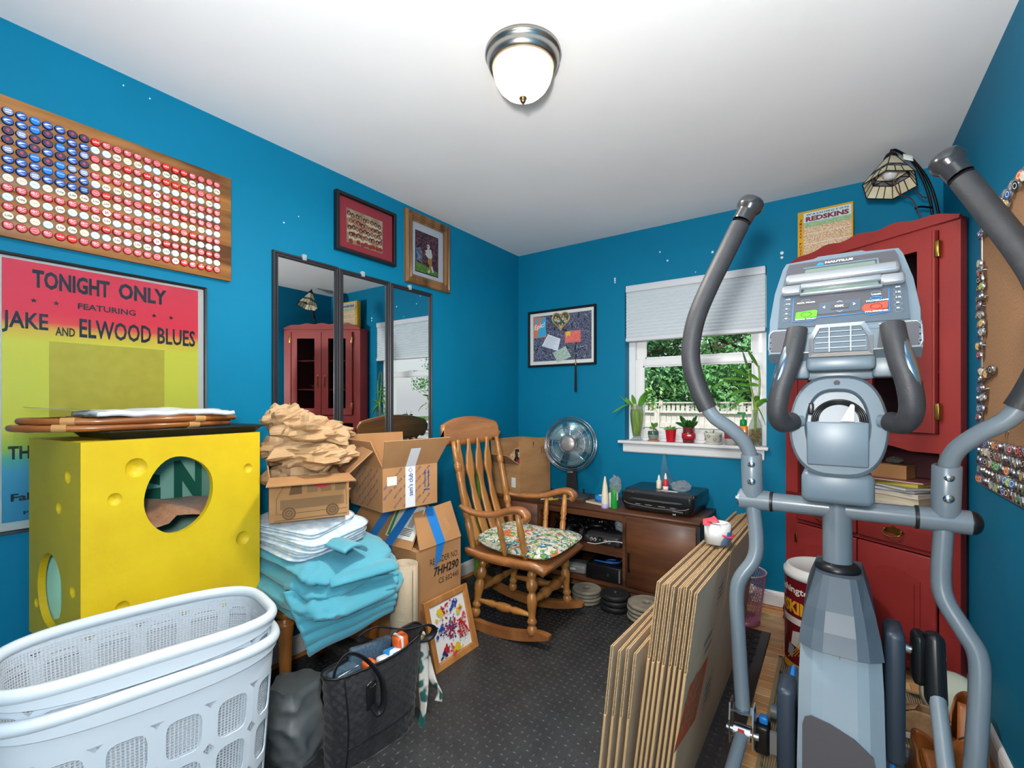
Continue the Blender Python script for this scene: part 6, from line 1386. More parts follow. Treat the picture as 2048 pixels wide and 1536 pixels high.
t = T('potted_plant', 'dark green leafy plant in a maroon pot with red ribbon', 'potted plant', (-.792, 3.192, SZ))
O('pot', MB().lathe([(0, 0), (.034, 0), (.037, .004), (.038, .104), (.034, .104), (.034, .09), (0, .09)], 28), mat('maroon_glass_pot', '#6A1A24', rough=.12, coat=.5), t)
O('ribbon', MB().lathe([(.0385, .026), (.043, .028), (.043, .062), (.0385, .064)], 28), mat('red_ribbon', '#B01C26', rough=.5), t); O('bow', MB().ball((.015, -.044, .050), (.014, .004, .006)), mat('white_mark', '#E8E8E8'), t)
rr = random.Random(4); plant_leaves(t, [((0.008 * cos(a), .008 * sin(a), .095), (cos(a) * .7, sin(a) * .7, rr.uniform(.5, 1.7)), rr.uniform(.07, .115), rr.uniform(.028, .040), rr.uniform(.05, .4)) for a in [i * 2.4 for i in range(13)]], m_leafd)
t = T('potted_plant', 'tiny succulent in a white bowl pot with leaf rings', 'potted plant', (-.640, 3.190, SZ))
O('saucer', MB().lathe([(0, 0), (.046, 0), (.055, .006), (.052, .009), (0, .007)], 28), mat('white_ceramic', '#DEDCD2', rough=.25), t)
O('bowl', MB().lathe([(0, .008), (.036, .008), (.044, .02), (.053, .055), (.056, .072), (.052, .072), (.050, .06), (0, .06)], 32), mat('white_ceramic', '#DEDCD2'), t)
b = MB()
for i in range(9):
    a = i * .72 - 2.6; z_ = .030 + .022 * (i % 2); r_ = .0465 + (z_ - .03) * .30 + .0012; c0 = V((r_ * cos(a), r_ * sin(a), z_)); ux_ = V((-sin(a), cos(a), 0)); b.tube([c0 + ux_ * .0085 * cos(q * pi / 5) + uZ * .0075 * sin(q * pi / 5) for q in range(10)], .0014, 4, closed=True)
O('ring_pattern', b, mat('sage_print', '#6E7A58', rough=.4), t); plant_leaves(t, [((-.03, 0, .065), (-.6, -.2, .8), .03, .01, .2), ((0, 0, .065), (.2, 0, 1), .028, .01, .1), ((-.015, 0, .065), (-.1, -.2, 1), .03, .01, .1)], mat('pale_succulent', '#7FA85A'))
t = T('plastic_cup', 'clear plastic tub with red band on the window stool', 'tub', (-.532, 3.180, SZ)); O('tub', MB().lathe([(0, 0), (.032, 0), (.041, .09), (.0385, .09), (.030, .004), (0, .004)], 28), mat('milky_plastic', '#D8D4D0', rough=.2, alpha=.75), t); O('red_band', MB().lathe([(.0365, .040), (.0372, .041), (.0406, .085), (.04, .086)], 28), mat('red_band_print', '#A8323C', rough=.4), t)
t = T('pump_bottle', 'orange soap bottle with green pump on the window stool', 'bottle', (-.462, 3.178, SZ)); O('body', MB().rbox((-.026, -.018, 0), (.026, .018, .125), .012), mat('orange_bottle', '#E07A1E', rough=.25, coat=.4), t)
O('collar', MB().lathe([(.018, .122), (.020, .128), (.019, .158), (.012, .162), (0, .162)], 16), mat('green_pump', '#0F8A3A', rough=.3), t); O('pump_head', MB().cyl((0, 0, .16), (0, 0, .195), .0065, n=12).rbox((-.034, -.008, .193), (.013, .008, .207), .004), mat('green_pump', '#0F8A3A'), t)
t = T('bamboo_vase', 'lucky bamboo in a clear bottle filled with golden pebbles', 'vase', (-.394, 3.166, SZ))
O('bottle', MB().lathe([(0, 0), (.034, 0), (.036, .004), (.036, .125), (.026, .155), (.017, .175), (.0155, .215), (.0175, .219), (.0155, .221), (.0140, .215), (.0155, .175), (.034, .12), (.034, .006), (0, .006)], 28), m_vase, t)
b = MB(); rr = random.Random(6)
for i in range(150):
    a = rr.uniform(0, 6.28); r_ = .029 * sqrt(rr.random()); b.ball((r_ * cos(a), r_ * sin(a), .012 + .098 * rr.random()), rr.uniform(.004, .007), 6, 4)
O('pebbles', b, mat('golden_pebble', '#A8842E', '#6A4E1A', rough=.2, scale=60, coat=.5), t, kind='stuff')
st = [[(0, 0, .02), (-.004, 0, .20), (-.012, -.005, .30), (-.03, -.01, .40), (-.035, -.01, .47)], [(.006, 0, .02), (.004, 0, .20), (.018, -.004, .28), (.024, -.006, .40), (.018, -.01, .49)], [(-.004, 0, .05), (.0, 0, .2), (.004, -.002, .27)]]
for P in st: O('stalk', MB().tube(spline(P, 5), [.005 + (.0015 if i % 5 == 0 else 0) for i in range((len(P) - 1) * 5 + 1)], 8), m_stem, t)
L = [((-.035, -.01, .46), (-.25, -.2, 1), .13, .030, .0), ((.018, -.01, .48), (-.5, -.2, 1), .13, .028, .05), ((-.032, -.01, .42), (-.9, -.3, .7), .125, .030, .1), ((-.03, -.01, .40), (-1, -.3, .25), .165, .024, .15), ((-.15, -.05, .405), (-1, -.2, -.45), .14, .020, .2),
     ((-.02, -.01, .34), (-1, -.2, .1), .13, .026, .35), ((-.02, -.01, .36), (-1, -.1, .5), .12, .020, .3), ((-.05, -.01, .31), (-.8, -.2, -.4), .09, .018, .6), ((-.03, -.01, .28), (-1, -.2, .1), .13, .016, .7), ((.024, -.006, .40), (-.6, -.1, .5), .09, .024, .1), ((.022, -.006, .37), (-.8, -.2, .3), .07, .020, .2),
     ((.01, -.004, .24), (.6, -.3, .9), .10, .028, .3), ((.004, -.003, .25), (.35, -.3, -.4), .10, .030, .5), ((.012, -.004, .26), (.7, -.2, .5), .09, .020, .4), ((.0, 0, .27), (.3, -.5, 1), .09, .030, .5)]
plant_leaves(t, L, m_leaf)
# ================================================================ red corner hutch
m_hut = mat('barn_red_paint', '#983330', '#902F2D', rough=.42, scale=5, bump=.05, bscale=80, spec=.4)
m_hin = mat('hutch_inside', '#5E2430', rough=.6); m_brs = mat('aged_brass', '#9A7A3C', rough=.3, metal=1); m_hgl = mat('cabinet_glass', (.75, .75, .75, 1), rough=.03, trans=1, ior=1.05, spec=.4)
hu = T('corner_hutch', 'barn red painted corner hutch with glazed upper doors', 'hutch', (.10, 2.825, 0), atan2(-.45, .65))
iv = ROOT[hu.name].inverted()
FP = [iv @ V(p) for p in ((-.225, 3.05, 0), (.425, 2.60, 0), (.449, 2.634, 0), (.449, 3.150, 0), (-.225, 3.150, 0))]; FP = [(p.x, p.y) for p in FP]
def slabz(name, z0, z1, m=m_hut, inset=0, front=0):
    P = [(x, max(y, front)) for x, y in FP]; c = (sum(p[0] for p in P) / 5, sum(p[1] for p in P) / 5)
    P = [(c[0] + (x - c[0]) * (1 - inset), c[1] + (y - c[1]) * (1 - inset) if y > front + .01 else y) for x, y in P]
    return O(name, MB().prism(P, (0, 0, z0), (1, 0, 0), (0, 1, 0), (0, 0, z1 - z0)), m, hu)
hw = .395
slabz('top_board', 1.985, 2.0); slabz('upper_shelf_board', 1.055, 1.075, front=.012); slabz('counter', .715, .735); slabz('base_board', .085, .105, front=.012)
for z in (1.36, 1.66): slabz('cabinet_shelf', z, z + .015, m_hut, front=.03)
# side and back boards
def board(name, a, c, z0, z1, m, th=.012):
    a, c = V((*a, 0)), V((*c, 0)); d = (c - a).normalized(); n = V((-d.y, d.x, 0)) * th
    return O(name, MB().prism([(0, 0), ((c - a).length, 0), ((c - a).length, 1), (0, 1)], a + V((0, 0, z0)), d, V((0, 0, z1 - z0)), n), m, hu)
board('side_board', FP[0], FP[4], .02, 2.0, m_hut, -.012); board('side_board', FP[1], FP[2], .02, 2.0, m_hut); board('back_board', FP[2], FP[3], .1, 1.99, m_hin); board('back_board', FP[3], FP[4], .1, 1.99, m_hin)
# face frame
b = MB()
for s_ in (-1, 1): O('face_stile', MB().box((s_ * hw - (.072 if s_ > 0 else 0), 0, .03), (s_ * hw + (.072 if s_ < 0 else 0), .02, 2.0)), m_hut, hu)
for z0, z1 in ((1.965, 2.0), (1.05, 1.10), (.715, .735), (.575, .592), (.09, .115)): O('face_rail', MB().box((-.323, 0, z0), (.323, .02, z1)), m_hut, hu)
# scalloped crown
cp = [(-hw, 2.0)]
for i in range(49):
    x = -hw + 2 * hw * i / 48; e = abs(x) / hw
    cp.append((x, 2.010 + .040 * (1 - e ** 3) + .007 * cos(e * 5 * pi) * (1 - e * .4)))
cp.append((hw, 2.0)); O('scalloped_crown', MB().prism(cp, (0, -.006, 0), (1, 0, 0), (0, 0, 1), (0, .018, 0)), m_hut, hu)
O('crown_bead', MB().box((-hw, -.010, 1.990), (hw, 0, 2.002)), m_hut, hu)
vp = [(-.323, 1.05), (.323, 1.05)]
for i in range(40, -1, -1):
    x = -.323 + .646 * i / 40; a = abs(x) / .323; vp.append((x, 1.018 + .020 * (1 if a < .42 else max(0, 1 - ((a - .42) / .25)) if a < .67 else 0) + .012 * (a < .1)))
O('valance', MB().prism(vp, (0, .001, 0), (1, 0, 0), (0, 0, 1), (0, .016, 0)), m_hut, hu)
# upper glazed doors
for s_ in (-1, 1):
    x0, x1 = (.003, .320) if s_ > 0 else (-.320, -.003)
    b = MB(); b.box((x0, -.018, 1.104), (x0 + .068, 0, 1.962)); b.box((x1 - .068, -.018, 1.104), (x1, 0, 1.962)); b.box((x0 + .068, -.018, 1.104), (x1 - .068, 0, 1.172)); b.box((x0 + .068, -.018, 1.894), (x1 - .068, 0, 1.962))
    xo = x1 if s_ > 0 else x0
    b.tube([(xo - s_ * .006, -.020, 1.104), (xo - s_ * .006, -.020, 1.962)], .007, 8)
    d = O('glazed_door', b, m_hut, hu); O('pane', MB().box((x0 + .068, -.010, 1.172), (x1 - .068, -.007, 1.894)), m_hgl, d)
    for zh in (1.846, 1.16): O('hinge', MB().rbox((xo - .006, -.026, zh), (xo + .016, -.002, zh + .071), .004), m_brs, d)
    xi = x0 + .034 if s_ > 0 else x1 - .034
    O('handle', MB().tube(spline([(xi, -.020, 1.50), (xi, -.040, 1.475), (xi, -.040, 1.425), (xi, -.020, 1.40)], 5), .0045, 8).ball((xi, -.02, 1.505), (.009, .004, .015)).ball((xi, -.02, 1.395), (.009, .004, .015)), m_brs, d)
# drawers
def bail(parent, x, z):
    o = MB(); o.prism([(-.045, .0), (-.030, .012), (-.012, .016), (0, .024), (.012, .016), (.030, .012), (.045, 0), (.030, -.010), (.012, -.014), (0, -.010), (-.012, -.014), (-.03, -.010)], (x, -.018, z), (1, 0, 0), (0, 0, 1), (0, -.003, 0))
    o.tube(spline([(x - .034, -.022, z + .002), (x - .034, -.040, z - .014), (x, -.044, z - .024), (x + .034, -.040, z - .014), (x + .034, -.022, z + .002)], 5), .0035, 8)
    o.ball((x - .034, -.024, z + .003), .006, 8, 6).ball((x + .034, -.024, z + .003), .006, 8, 6); O('bail_handle', o, m_brs, parent)
for s_ in (-1, 1):
    x0, x1 = (.003, .320) if s_ > 0 else (-.320, -.003)
    d = O('drawer', MB().rbox((x0, -.018, .595), (x1, .0, .712), .005), m_hut, hu); bail(d, (x0 + x1) / 2, .652)
    dd_ = MB().rbox((x0, -.018, .118), (x1, .0, .572), .005)
    px0, px1 = x0 + .055, x1 - .055
    up_arch = [(px0, .175), (px1, .175)] + [(px1 - (px1 - px0) * i / 14, .455 + .035 * sin(pi * i / 14)) for i in range(15)]
    dd_.prism(up_arch, (0, -.0175, 0), (1, 0, 0), (0, 0, 1), (0, -.005, 0))
    inn = [(px0 + .02 + (x - px0) * (px1 - px0 - .04) / (px1 - px0), .195 + (z - .175) * .87) for x, z in up_arch]; dd_.prism(inn, (0, -.022, 0), (1, 0, 0), (0, 0, 1), (0, -.005, 0))
    d = O('panel_door', dd_, m_hut, hu); xo = x1 if s_ > 0 else x0
    for zh in (.465, .17): O('hinge', MB().rbox((xo - .004, -.024, zh), (xo + .010, -.002, zh + .05), .003), m_brs, d)
    O('knob', MB().ball(((x0 + .025 if s_ > 0 else x1 - .025), -.032, .40), .012).cyl(((x0 + .025 if s_ > 0 else x1 - .025), -.03, .40), ((x0 + .025 if s_ > 0 else x1 - .025), -.017, .40), .005), m_brs, d)
# bracket feet with a scrolled apron
ap = [(-hw, .088), (hw, .088), (hw, 0), (hw - .05, 0), (hw - .065, .022), (hw - .10, .045), (hw - .16, .055), (.05, .060), (0, .045), (-.05, .060), (-hw + .16, .055), (-hw + .10, .045), (-hw + .065, .022), (-hw + .05, 0), (-hw, 0)]
O('scrolled_apron', MB().prism(ap, (0, -.004, 0), (1, 0, 0), (0, 0, 1), (0, .018, 0)), m_hut, hu)
O('bracket_foot', MB().prism([(0, .0), (.10, 0), (.10, .09), (0, .09), (-.012, .07), (-.004, .03), (-.014, .012)], (-hw + .004, .0, 0), (0, 1, 0), (0, 0, 1), (-.014, 0, 0)), m_hut, hu)

# ---- things in and on the hutch
hM = ROOT[hu.name]; hz = atan2(-.45, .65)
def HL(x, y, z): p = hM @ V((x, y, z)); return (p.x, p.y, p.z)
bk = [(.175, .026, '#E6E2D4', '#CFC8B4', 'thick cream book at the bottom of the pile in the hutch', 0, .24, .19), (.17, .030, '#D8D0BC', '#C8C0AA', 'thick pale paperback second in the pile in the hutch', 3, .23, .17), (.18, .020, '#E0D4C4', '#D4CCBA', 'pale book with blue lettering in the pile in the hutch', -2, .235, .18),
      (.18, .016, '#2A5A9C', '#D8D4C8', 'blue covered book in the pile in the hutch', 1, .23, .18), (.19, .012, '#8E9AA0', '#D8D8D4', 'grey thin book set crosswise in the hutch pile', -18, .26, .19), (.17, .018, '#C8B03A', '#BFA84A', 'yellow and green picture book in the hutch pile', 2, .21, .17), (.2, .008, '#8A4A4A', '#D6D2CC', 'curled magazine near the top of the hutch pile', 8, .27, .2)]
z = .7355
for i, (_, th, c1, c2, lab, ang, L_b, D_b) in enumerate(bk):
    p = HL(.07 + .010 * (i % 3), .175, z); t = T('book', lab, 'book', p, hz + R(ang), group='books piled in the hutch')
    O('cover', MB().box((-L_b / 2, -D_b / 2, 0), (L_b / 2, D_b / 2, .0018)).box((-L_b / 2, -D_b / 2, th - .0018), (L_b / 2, D_b / 2, th)).box((-L_b / 2, D_b / 2 - .002, 0), (L_b / 2, D_b / 2, th)), mat('cover_' + c1[1:], c1, rough=.4), t)
    O('pages', MB().box((-L_b / 2 + .003, -D_b / 2 + .002, .0018), (L_b / 2 - .003, D_b / 2 - .002, th - .0018)), mat('pages_' + c2[1:], c2, rough=.9), t); z += th + .0006
t = T('small_carton', 'small brown cardboard box on top of the books in the hutch', 'carton', HL(.045, .17, z), hz + R(10)); O('box_body', MB().box((-.075, -.05, 0), (.075, .05, .062)), m_card2, t); O('box_flap', MB().box((-.076, -.051, .056), (.076, .051, .064)), m_card, t)
tz_ = z + .065
t = T('glass_figurine', 'clear crumpled glass ornament on the small carton', 'ornament', HL(.055, .17, tz_)); O('glass_body', MB().grid(crumple((0, 0, .018), (.035, .022, .018), 71), 20, 12, 0, False, cu=True), mat('clear_glass_ornament', '#C8CCC4', rough=.08, trans=.7, alpha=.85), t)
b = MB(); rr = random.Random(9)
for i in range(16): a = rr.uniform(0, 3.14); c0 = V((rr.uniform(-.05, .05), rr.uniform(-.03, .03), .004 + .012 * rr.random())); b.tube([c0 - V((cos(a), sin(a), .1)) * .026, c0 + V((cos(a), sin(a), .1)) * .026], .003, 5)
t = T('key_bunch', 'bunch of keys lying on the hutch counter', 'keys', HL(.265, .06, .736), hz); O('keys', b, mat('key_steel', '#8E8C86', rough=.25, metal=1), t); O('key_ring', MB().tube([(.018 * cos(q * pi / 8), .018 * sin(q * pi / 8), .016) for q in range(16)], .0015, 5, closed=True), m_brs, t)
t = T('greeting_card', 'green flowered card lying on the hutch counter', 'card', HL(.27, .15, .736), hz + R(30)); O('card_sheet', MB().box((-.06, -.04, 0), (.06, .04, .002)), mat('flowered_card', '#B8B89A', '#7E8A58', rough=.6, scale=50), t)
# dim dishes behind the glass
for i, (x, y, z0, r, c1, lab) in enumerate([(.13, .16, 1.376, .07, '#7A3A34', 'dark red bowl behind the right glass door'), (-.14, .16, 1.376, .09, '#8A6A3C', 'amber glass plate standing behind the left glass door'), (.12, .17, 1.676, .06, '#5A4A4A', 'dark dish on the top shelf of the hutch'), (-.13, .17, 1.0755, .08, '#6E625A', 'stacked grey dish on the lowest glazed shelf')]):
    t = T('dish', lab, 'dish', HL(x, y, z0 if z0 > 1.08 else 1.0755)); O('dish_bowl', MB().lathe([(0, .002), (r * .5, .002), (r * .55, .0), (r, r * .6), (r * .96, r * .62), (r * .5, .012), (0, .010)], 28), mat('dish_' + c1[1:], c1, rough=.25, coat=.4), t); O('dish_foot', MB().lathe([(r * .45, 0), (r * .5, 0), (r * .5, .004), (r * .45, .004)], 20), mat('dish_' + c1[1:], c1), t)
# jigsaw box
pj = T('jigsaw_box', 'yellow jigsaw puzzle box with a stadium picture on top of the hutch', 'puzzle box', (-.042, 3.045, 2.0005), R(-4))
O('box_body', MB().rbox((-.126, 0, 0), (.126, .052, .298), .0015, seg=1), mat('yellow_box_card', '#D8A428', rough=.5), pj)
g = MB(); g.flat([(-.097, .012), (.118, .012), (.118, .286), (-.097, .286)], (0, -.0008, 0), (1, 0, 0), (0, 0, 1)); O('cover_picture', g, mat('crowd_print', '#B8843C', '#D8CCBC', rough=.45, scale=190, lo=.40, hi=.62, detail=2), pj)
g = MB(); g.flat([(-.097, .225), (.118, .225), (.118, .286), (-.097, .286)], (0, -.0014, 0), (1, 0, 0), (0, 0, 1), 0); g.flat([(-.097, .205), (.118, .205), (.118, .232), (-.097, .232)], (0, -.0016, 0), (1, 0, 0), (0, 0, 1), 1)
for z_ in (.11, .165): g.flat([(-.097, z_), (.118, z_ + .004), (.118, z_ + .008), (-.097, z_ + .004)], (0, -.0016, 0), (1, 0, 0), (0, 0, 1), 2)
O('cover_bands', g, [mat('print_sky', '#BCD4DC', rough=.5), mat('print_green_stand', '#7FA46A', '#9CB89A', rough=.5, scale=80), mat('print_pale_band', '#D8CCC0', rough=.5)], pj)
g = MB(); put_text(g, 'WASHINGTON', (-.085, -.0020, .268), (.19, 0, 0), (0, 0, .011), bold=.02, space=1.3); O('lettering', g, m_ink, pj)
g = MB(); put_text(g, 'REDSKINS', (-.087, -.0020, .236), (.195, 0, 0), (0, 0, .027), bold=.05); O('lettering', g, mat('maroon_print', '#7A1A2C', rough=.5), pj)
g = MB()
for i, ch_ in enumerate('JIGSAW PUZZLE'):
    if ch_ != ' ': put_text(g, ch_, (-.117, -.0010, .243 - i * .0185), (.011, 0, 0), (0, 0, .0125), bold=.04)
put_text(g, 'REDSKINS', (.1265, .040, .05), (0, 0, .2), (0, -.03, 0), bold=.05); O('lettering', g, mat('maroon_print', '#7A1A2C'), pj)
# stained glass lamp on the hutch
lm = T('stained_glass_lamp', 'small stained glass lamp with black iron rods on top of the hutch', 'lamp', (.36, 2.93, 2.0005))
m_iron = mat('black_iron', '#141414')
AP = V((.218, 2.775, 2.385)); ax_ = V((-.06, -.30, -.95)).normalized(); ex, ey, ez = frame_from(ax_)
def sh_(i, d, r): a = 2 * pi * (i + .5) / 6; return AP + ez * d + (ex * cos(a) + ey * sin(a)) * r
m_amb = mat('cream_art_glass', '#E6DDBE', '#D4C8A4', rough=.25, scale=12, trans=.15); m_art = mat('smoky_art_glass', '#8E8FA0', '#4A4540', rough=.2, scale=20)
for i in range(6):
    P = [(sh_(i, .02, .022), sh_(i + 1, .02, .022)), (sh_(i, .095, .066), sh_(i + 1, .095, .066)), (sh_(i, .115, .078), sh_(i + 1, .115, .078)), (sh_(i, .165, .106), sh_(i + 1, .165, .106))]
    th_ = ez * .0015
    O('glass_panel', MB().add([P[0][0], P[0][1], P[1][1], P[1][0]], [(0, 1, 2, 3), (3, 2, 1, 0)][:1]).add([P[1][0], P[1][1], P[2][1], P[2][0]], [(0, 1, 2, 3)], 1).add([P[2][0], P[2][1], P[3][1], P[3][0]], [(0, 1, 2, 3)], 0), [m_amb, m_art], lm, w=True)
    c = MB()
    for a_, c_ in ((P[0][0], P[3][0]), (P[3][0], P[3][1]), (P[1][0], P[1][1]), (P[2][0], P[2][1]), (P[1][0].lerp(P[1][1], .5), P[2][0]), (P[1][0].lerp(P[1][1], .5), P[2][1]), (P[2][0].lerp(P[2][1], .35), P[3][0].lerp(P[3][1], .35)), (P[2][0].lerp(P[2][1], .65), P[3][0].lerp(P[3][1], .65))): c.tube([a_, c_], .0022, 5)
    O('lead_came', c, m_iron, lm, w=True)
O('cap', MB().lathe([(.024, .022), (.028, .018), (.020, -.002), (.008, -.012), (.005, -.03), (0, -.032)], 16, AP, ax_), m_iron, lm, w=True)
O('bulb', MB().lathe([(0, .13), (.018, .126), (.030, .108), (.031, .092), (.020, .06), (.014, .04), (0, .04)], 24, AP, ax_), mat('bulb_glass', '#D6D8DC', rough=.25), lm, w=True)
for P in ([(.40, 2.955, 2.006), (.385, 2.935, 2.09), (.372, 2.91, 2.18), (.345, 2.88, 2.27), (.30, 2.84, 2.36), (.235, 2.79, 2.41), (.218, 2.778, 2.392)], [(.425, 2.94, 2.006), (.405, 2.925, 2.1), (.385, 2.905, 2.2), (.35, 2.87, 2.29), (.29, 2.82, 2.375)]): O('iron_rod', MB().tube(spline(P, 6), .0055, 8), m_iron, lm, w=True)
for P in ([(.378, 2.915, 2.15), (.335, 2.885, 2.155), (.318, 2.872, 2.148)], [(.392, 2.945, 2.07), (.33, 2.90, 2.055), (.26, 2.85, 2.065)]): O('iron_scroll', MB().tube(spline(P, 5), .0045, 6).ball(P[-1], .007, 8, 6), m_iron, lm, w=True)
O('foot', MB().tube([(.40, 2.955, 2.006), (.29, 2.875, 2.006)], .006, 8).tube([(.40, 2.955, 2.006), (.43, 2.87, 2.006)], .006, 8).tube([(.40, 2.955, 2.006), (.43, 3.05, 2.006)], .006, 8), m_iron, lm, w=True)
O('cord', MB().tube(spline([(.225, 2.76, 2.26), (.25, 2.79, 2.20), (.30, 2.84, 2.18), (.335, 2.885, 2.10), (.35, 2.92, 2.02)], 6), .0028, 6).tube(spline([(.275, 2.80, 2.27), (.31, 2.84, 2.225), (.345, 2.88, 2.195), (.385, 2.915, 2.20)], 6), .0028, 6), mat('brown_cord', '#5A3A30', rough=.5), lm, w=True)
O('price_tag', MB().slab(lambda u, v: V((.262 + .035 * u, 2.79 - .01 * v, 2.385 - .03 * v - .02 * u)), 3, 3, .001), mat('label_white', '#E2E4DE'), lm, w=True)

# ================================================================ elliptical trainer
el = T('elliptical_trainer', 'grey elliptical trainer with tilted console and long curved arms', 'elliptical trainer', (.01, 1.62, .0))
m_eg = mat('trainer_grey_paint', '#6F7C86', '#6B7882', rough=.32, scale=6, coat=.35); m_ep = mat('trainer_grey_plastic', '#62727E', '#5E6E7A', rough=.38, scale=6); m_foam = mat('black_foam_grip', '#2A2C30', '#303236', rough=.55, scale=30, bump=.1, bscale=200)
m_dark = mat('trainer_dark_plastic', '#2E3A48', rough=.4); m_dk2 = mat('trainer_slate_plastic', '#475460', rough=.4); m_sil = mat('trainer_silver', '#9CA2A8', rough=.28, metal=.6); m_bl = mat('trainer_blue', '#1E7FD8', rough=.3)
m_bolt = mat('zinc_bolt', '#B4BCC4', rough=.2, metal=1); m_ebk = mat('trainer_black', '#141619', rough=.35); m_fascia = mat('console_fascia', '#4A4A50', rough=.35)
def ob(name, mb, m, parent=el, **k): return O(name, mb, m, parent, w=True, **k)
# mast and crossbar
ob('mast', MB().cyl((.008, 1.592, .735), (.005, 1.597, 1.34), .036, .032, 28), m_eg)
cbz = .938
ob('crossbar', MB().cyl((-.150, 1.589, cbz), (.172, 1.592, cbz), .0265, n=24), m_eg)
for s_, x0, x1 in ((-1, -.158, -.240), (1, .180, .278)):
    ob('pivot_sleeve', MB().cyl((x0, 1.59, cbz), (x1, 1.59, cbz), .030, n=24), m_eg); ob('rubber_seal', MB().cyl((x0 + .0, 1.59, cbz), (x0 - s_ * .007, 1.59, cbz), .0305, n=24), m_ebk)
ob('end_cap', MB().ball((.280, 1.59, cbz), (.022, .030, .030)), m_ebk); ob('end_cap', MB().cyl((-.240, 1.59, cbz), (-.245, 1.59, cbz), .022, n=16).cyl((-.245, 1.59, cbz), (-.252, 1.59, cbz), .009, n=8), m_bolt)
# swinging arms
LU = [(-.205, 1.585, .945), (-.206, 1.573, 1.046), (-.219, 1.555, 1.108), (-.256, 1.53, 1.155), (-.304, 1.51, 1.196), (-.338, 1.50, 1.266), (-.362, 1.50, 1.344), (-.366, 1.505, 1.415), (-.352, 1.515, 1.50), (-.320, 1.535, 1.593), (-.278, 1.56, 1.694), (-.240, 1.585, 1.786), (-.219, 1.598, 1.833)]
RU = [(.2315 if i < 2 else 0.025 - LU[i][0] * 1.0, LU[i][1] + .005, LU[i][2] + .005 if i else .95) for i in range(13)]
for k_, U in enumerate((LU, RU)):
    S = spline(U, 6); kg = 4 * 6 + 2
    ob('arm_tube', MB().tube(S[:kg + 3], .0205, 14), m_eg); ob('foam_grip', MB().tube(S[kg:-6], .0275, 16), m_foam)
    p = S[-6]; d_ = (S[-1] - S[-6]).normalized()
    ob('grip_cap', MB().lathe([(.0275, 0), (.0285, .003), (.0285, .030), (.030, .034), (.0365, .044), (.038, .050), (.038, .064), (.034, .071), (.026, .073), (0, .073)], 24, p, d_), mat('grip_cap_plastic', '#2A2B2E', rough=.22, coat=.3))
    x0 = U[0][0]
    ob('arm_collar', MB().lathe([(.029, 0), (.029, .125), (.027, .127), (.0215, .127)], 24, (x0, 1.588, .953), V((U[1][0] - x0, -.014, .10))), m_eg)
    for dz in (.045, .098): ob('bolt', MB().ball((x0 + .001, 1.588 - .029 - dz * .1, .953 + dz), (.0115, .006, .0115), 14, 8), m_bolt)
LL = [(-.205, 1.588, .925), (-.194, 1.582, .825), (-.199, 1.57, .762), (-.232, 1.55, .705), (-.242, 1.54, .653), (-.234, 1.52, .528), (-.217, 1.49, .335)]
RL = [(.229, 1.592, .925), (.222, 1.582, .80), (.228, 1.57, .742), (.259, 1.55, .681), (.281, 1.535, .632), (.279, 1.515, .539), (.262, 1.48, .335)]
for P in (LL, RL): ob('lower_arm', MB().tube(spline(P, 6), .0205, 14), m_eg)
# knee joints and pedal bars
for s_, x in ((-1, -.217), (1, .262)):
    b = MB()
    for dx in (-.030, .030): b.prism([(-.024, 0), (.024, 0), (.030, .07), (.022, .115), (-.02, .115), (-.030, .07)], (x + dx - .002, 1.478, .255), (0, 1, 0), (0, 0, 1), (.004, 0, 0))
    b.box((x - .030, 1.462, .345), (x + .030, 1.50, .350)); ob('knee_bracket', b, m_bolt)
    ob('knee_pin', MB().cyl((x - .042, 1.478, .285), (x + .042, 1.478, .285), .009, n=12).cyl((x - .022, 1.478, .285), (x + .022, 1.478, .285), .021, n=18), m_bolt)
    ob('pedal_bar', MB().tube(spline([(x, 1.478, .285), (x - .012, 1.30, .23), (x - .02, 1.05, .17), (x - .02, .78, .15)], 5), .018, 12), m_eg)
    ob('foot_pedal', MB().rbox((x - .075, .72, .155), (x + .065, 1.06, .185), .012).rbox((x - .075, .72, .18), (x - .060, 1.06, .215), .006).rbox((x + .05, .72, .18), (x + .065, 1.06, .215), .006), m_ebk)
ob('warning_label', MB().rbox((-.226, 1.456, .292), (-.210, 1.459, .304), .001), mat('red_label', '#C8342C', rough=.4))
# shroud
def sl8(w_, d0, d1, z, x=.012, c=.30):
    h = w_ / 2; k = c * h * 2
    return [V((x + a, y, z)) for a, y in ((-h, d0 + .03), (-h + k * .55, d0 + .006), (-h + k, d0), (h - k, d0), (h - k * .55, d0 + .006), (h, d0 + .03), (h, d1), (-h, d1))]
b = MB(); loft(b, [sl8(.182, 1.385, 2.02, .03), sl8(.184, 1.395, 2.00, .30), sl8(.178, 1.425, 1.93, .52), sl8(.168, 1.445, 1.86, .640)], sm=False, cap0=True, cap1=True); ob('lower_shroud', b, mat('trainer_silver_blue', '#8D9EAA', '#8899A5', rough=.35, scale=6))
b = MB(); loft(b, [sl8(.180, 1.418, 1.90, .6005), sl8(.1685, 1.443, 1.86, .642), sl8(.150, 1.465, 1.80, .69), sl8(.108, 1.512, 1.70, .768)], sm=False, cap0=False, cap1=True); ob('upper_shroud', b, m_dk2)
ob('mast_collar', MB().lathe([(.052, 0), (.054, .004), (.054, .012), (.046, .022), (.037, .026), (0, .026)], 28, (.008, 1.592, .764)), m_ebk)
ob('shroud_seam', MB().box((.0112, 1.3825, .03), (.0128, 1.386, .30)).prism([(0, 0), (.001, 0), (.001, 1), (0, 1)], (.0115, 1.3945, .30), (1, 0, 0), (0, .0505, .34), (0, -.001, 0)), m_dark)
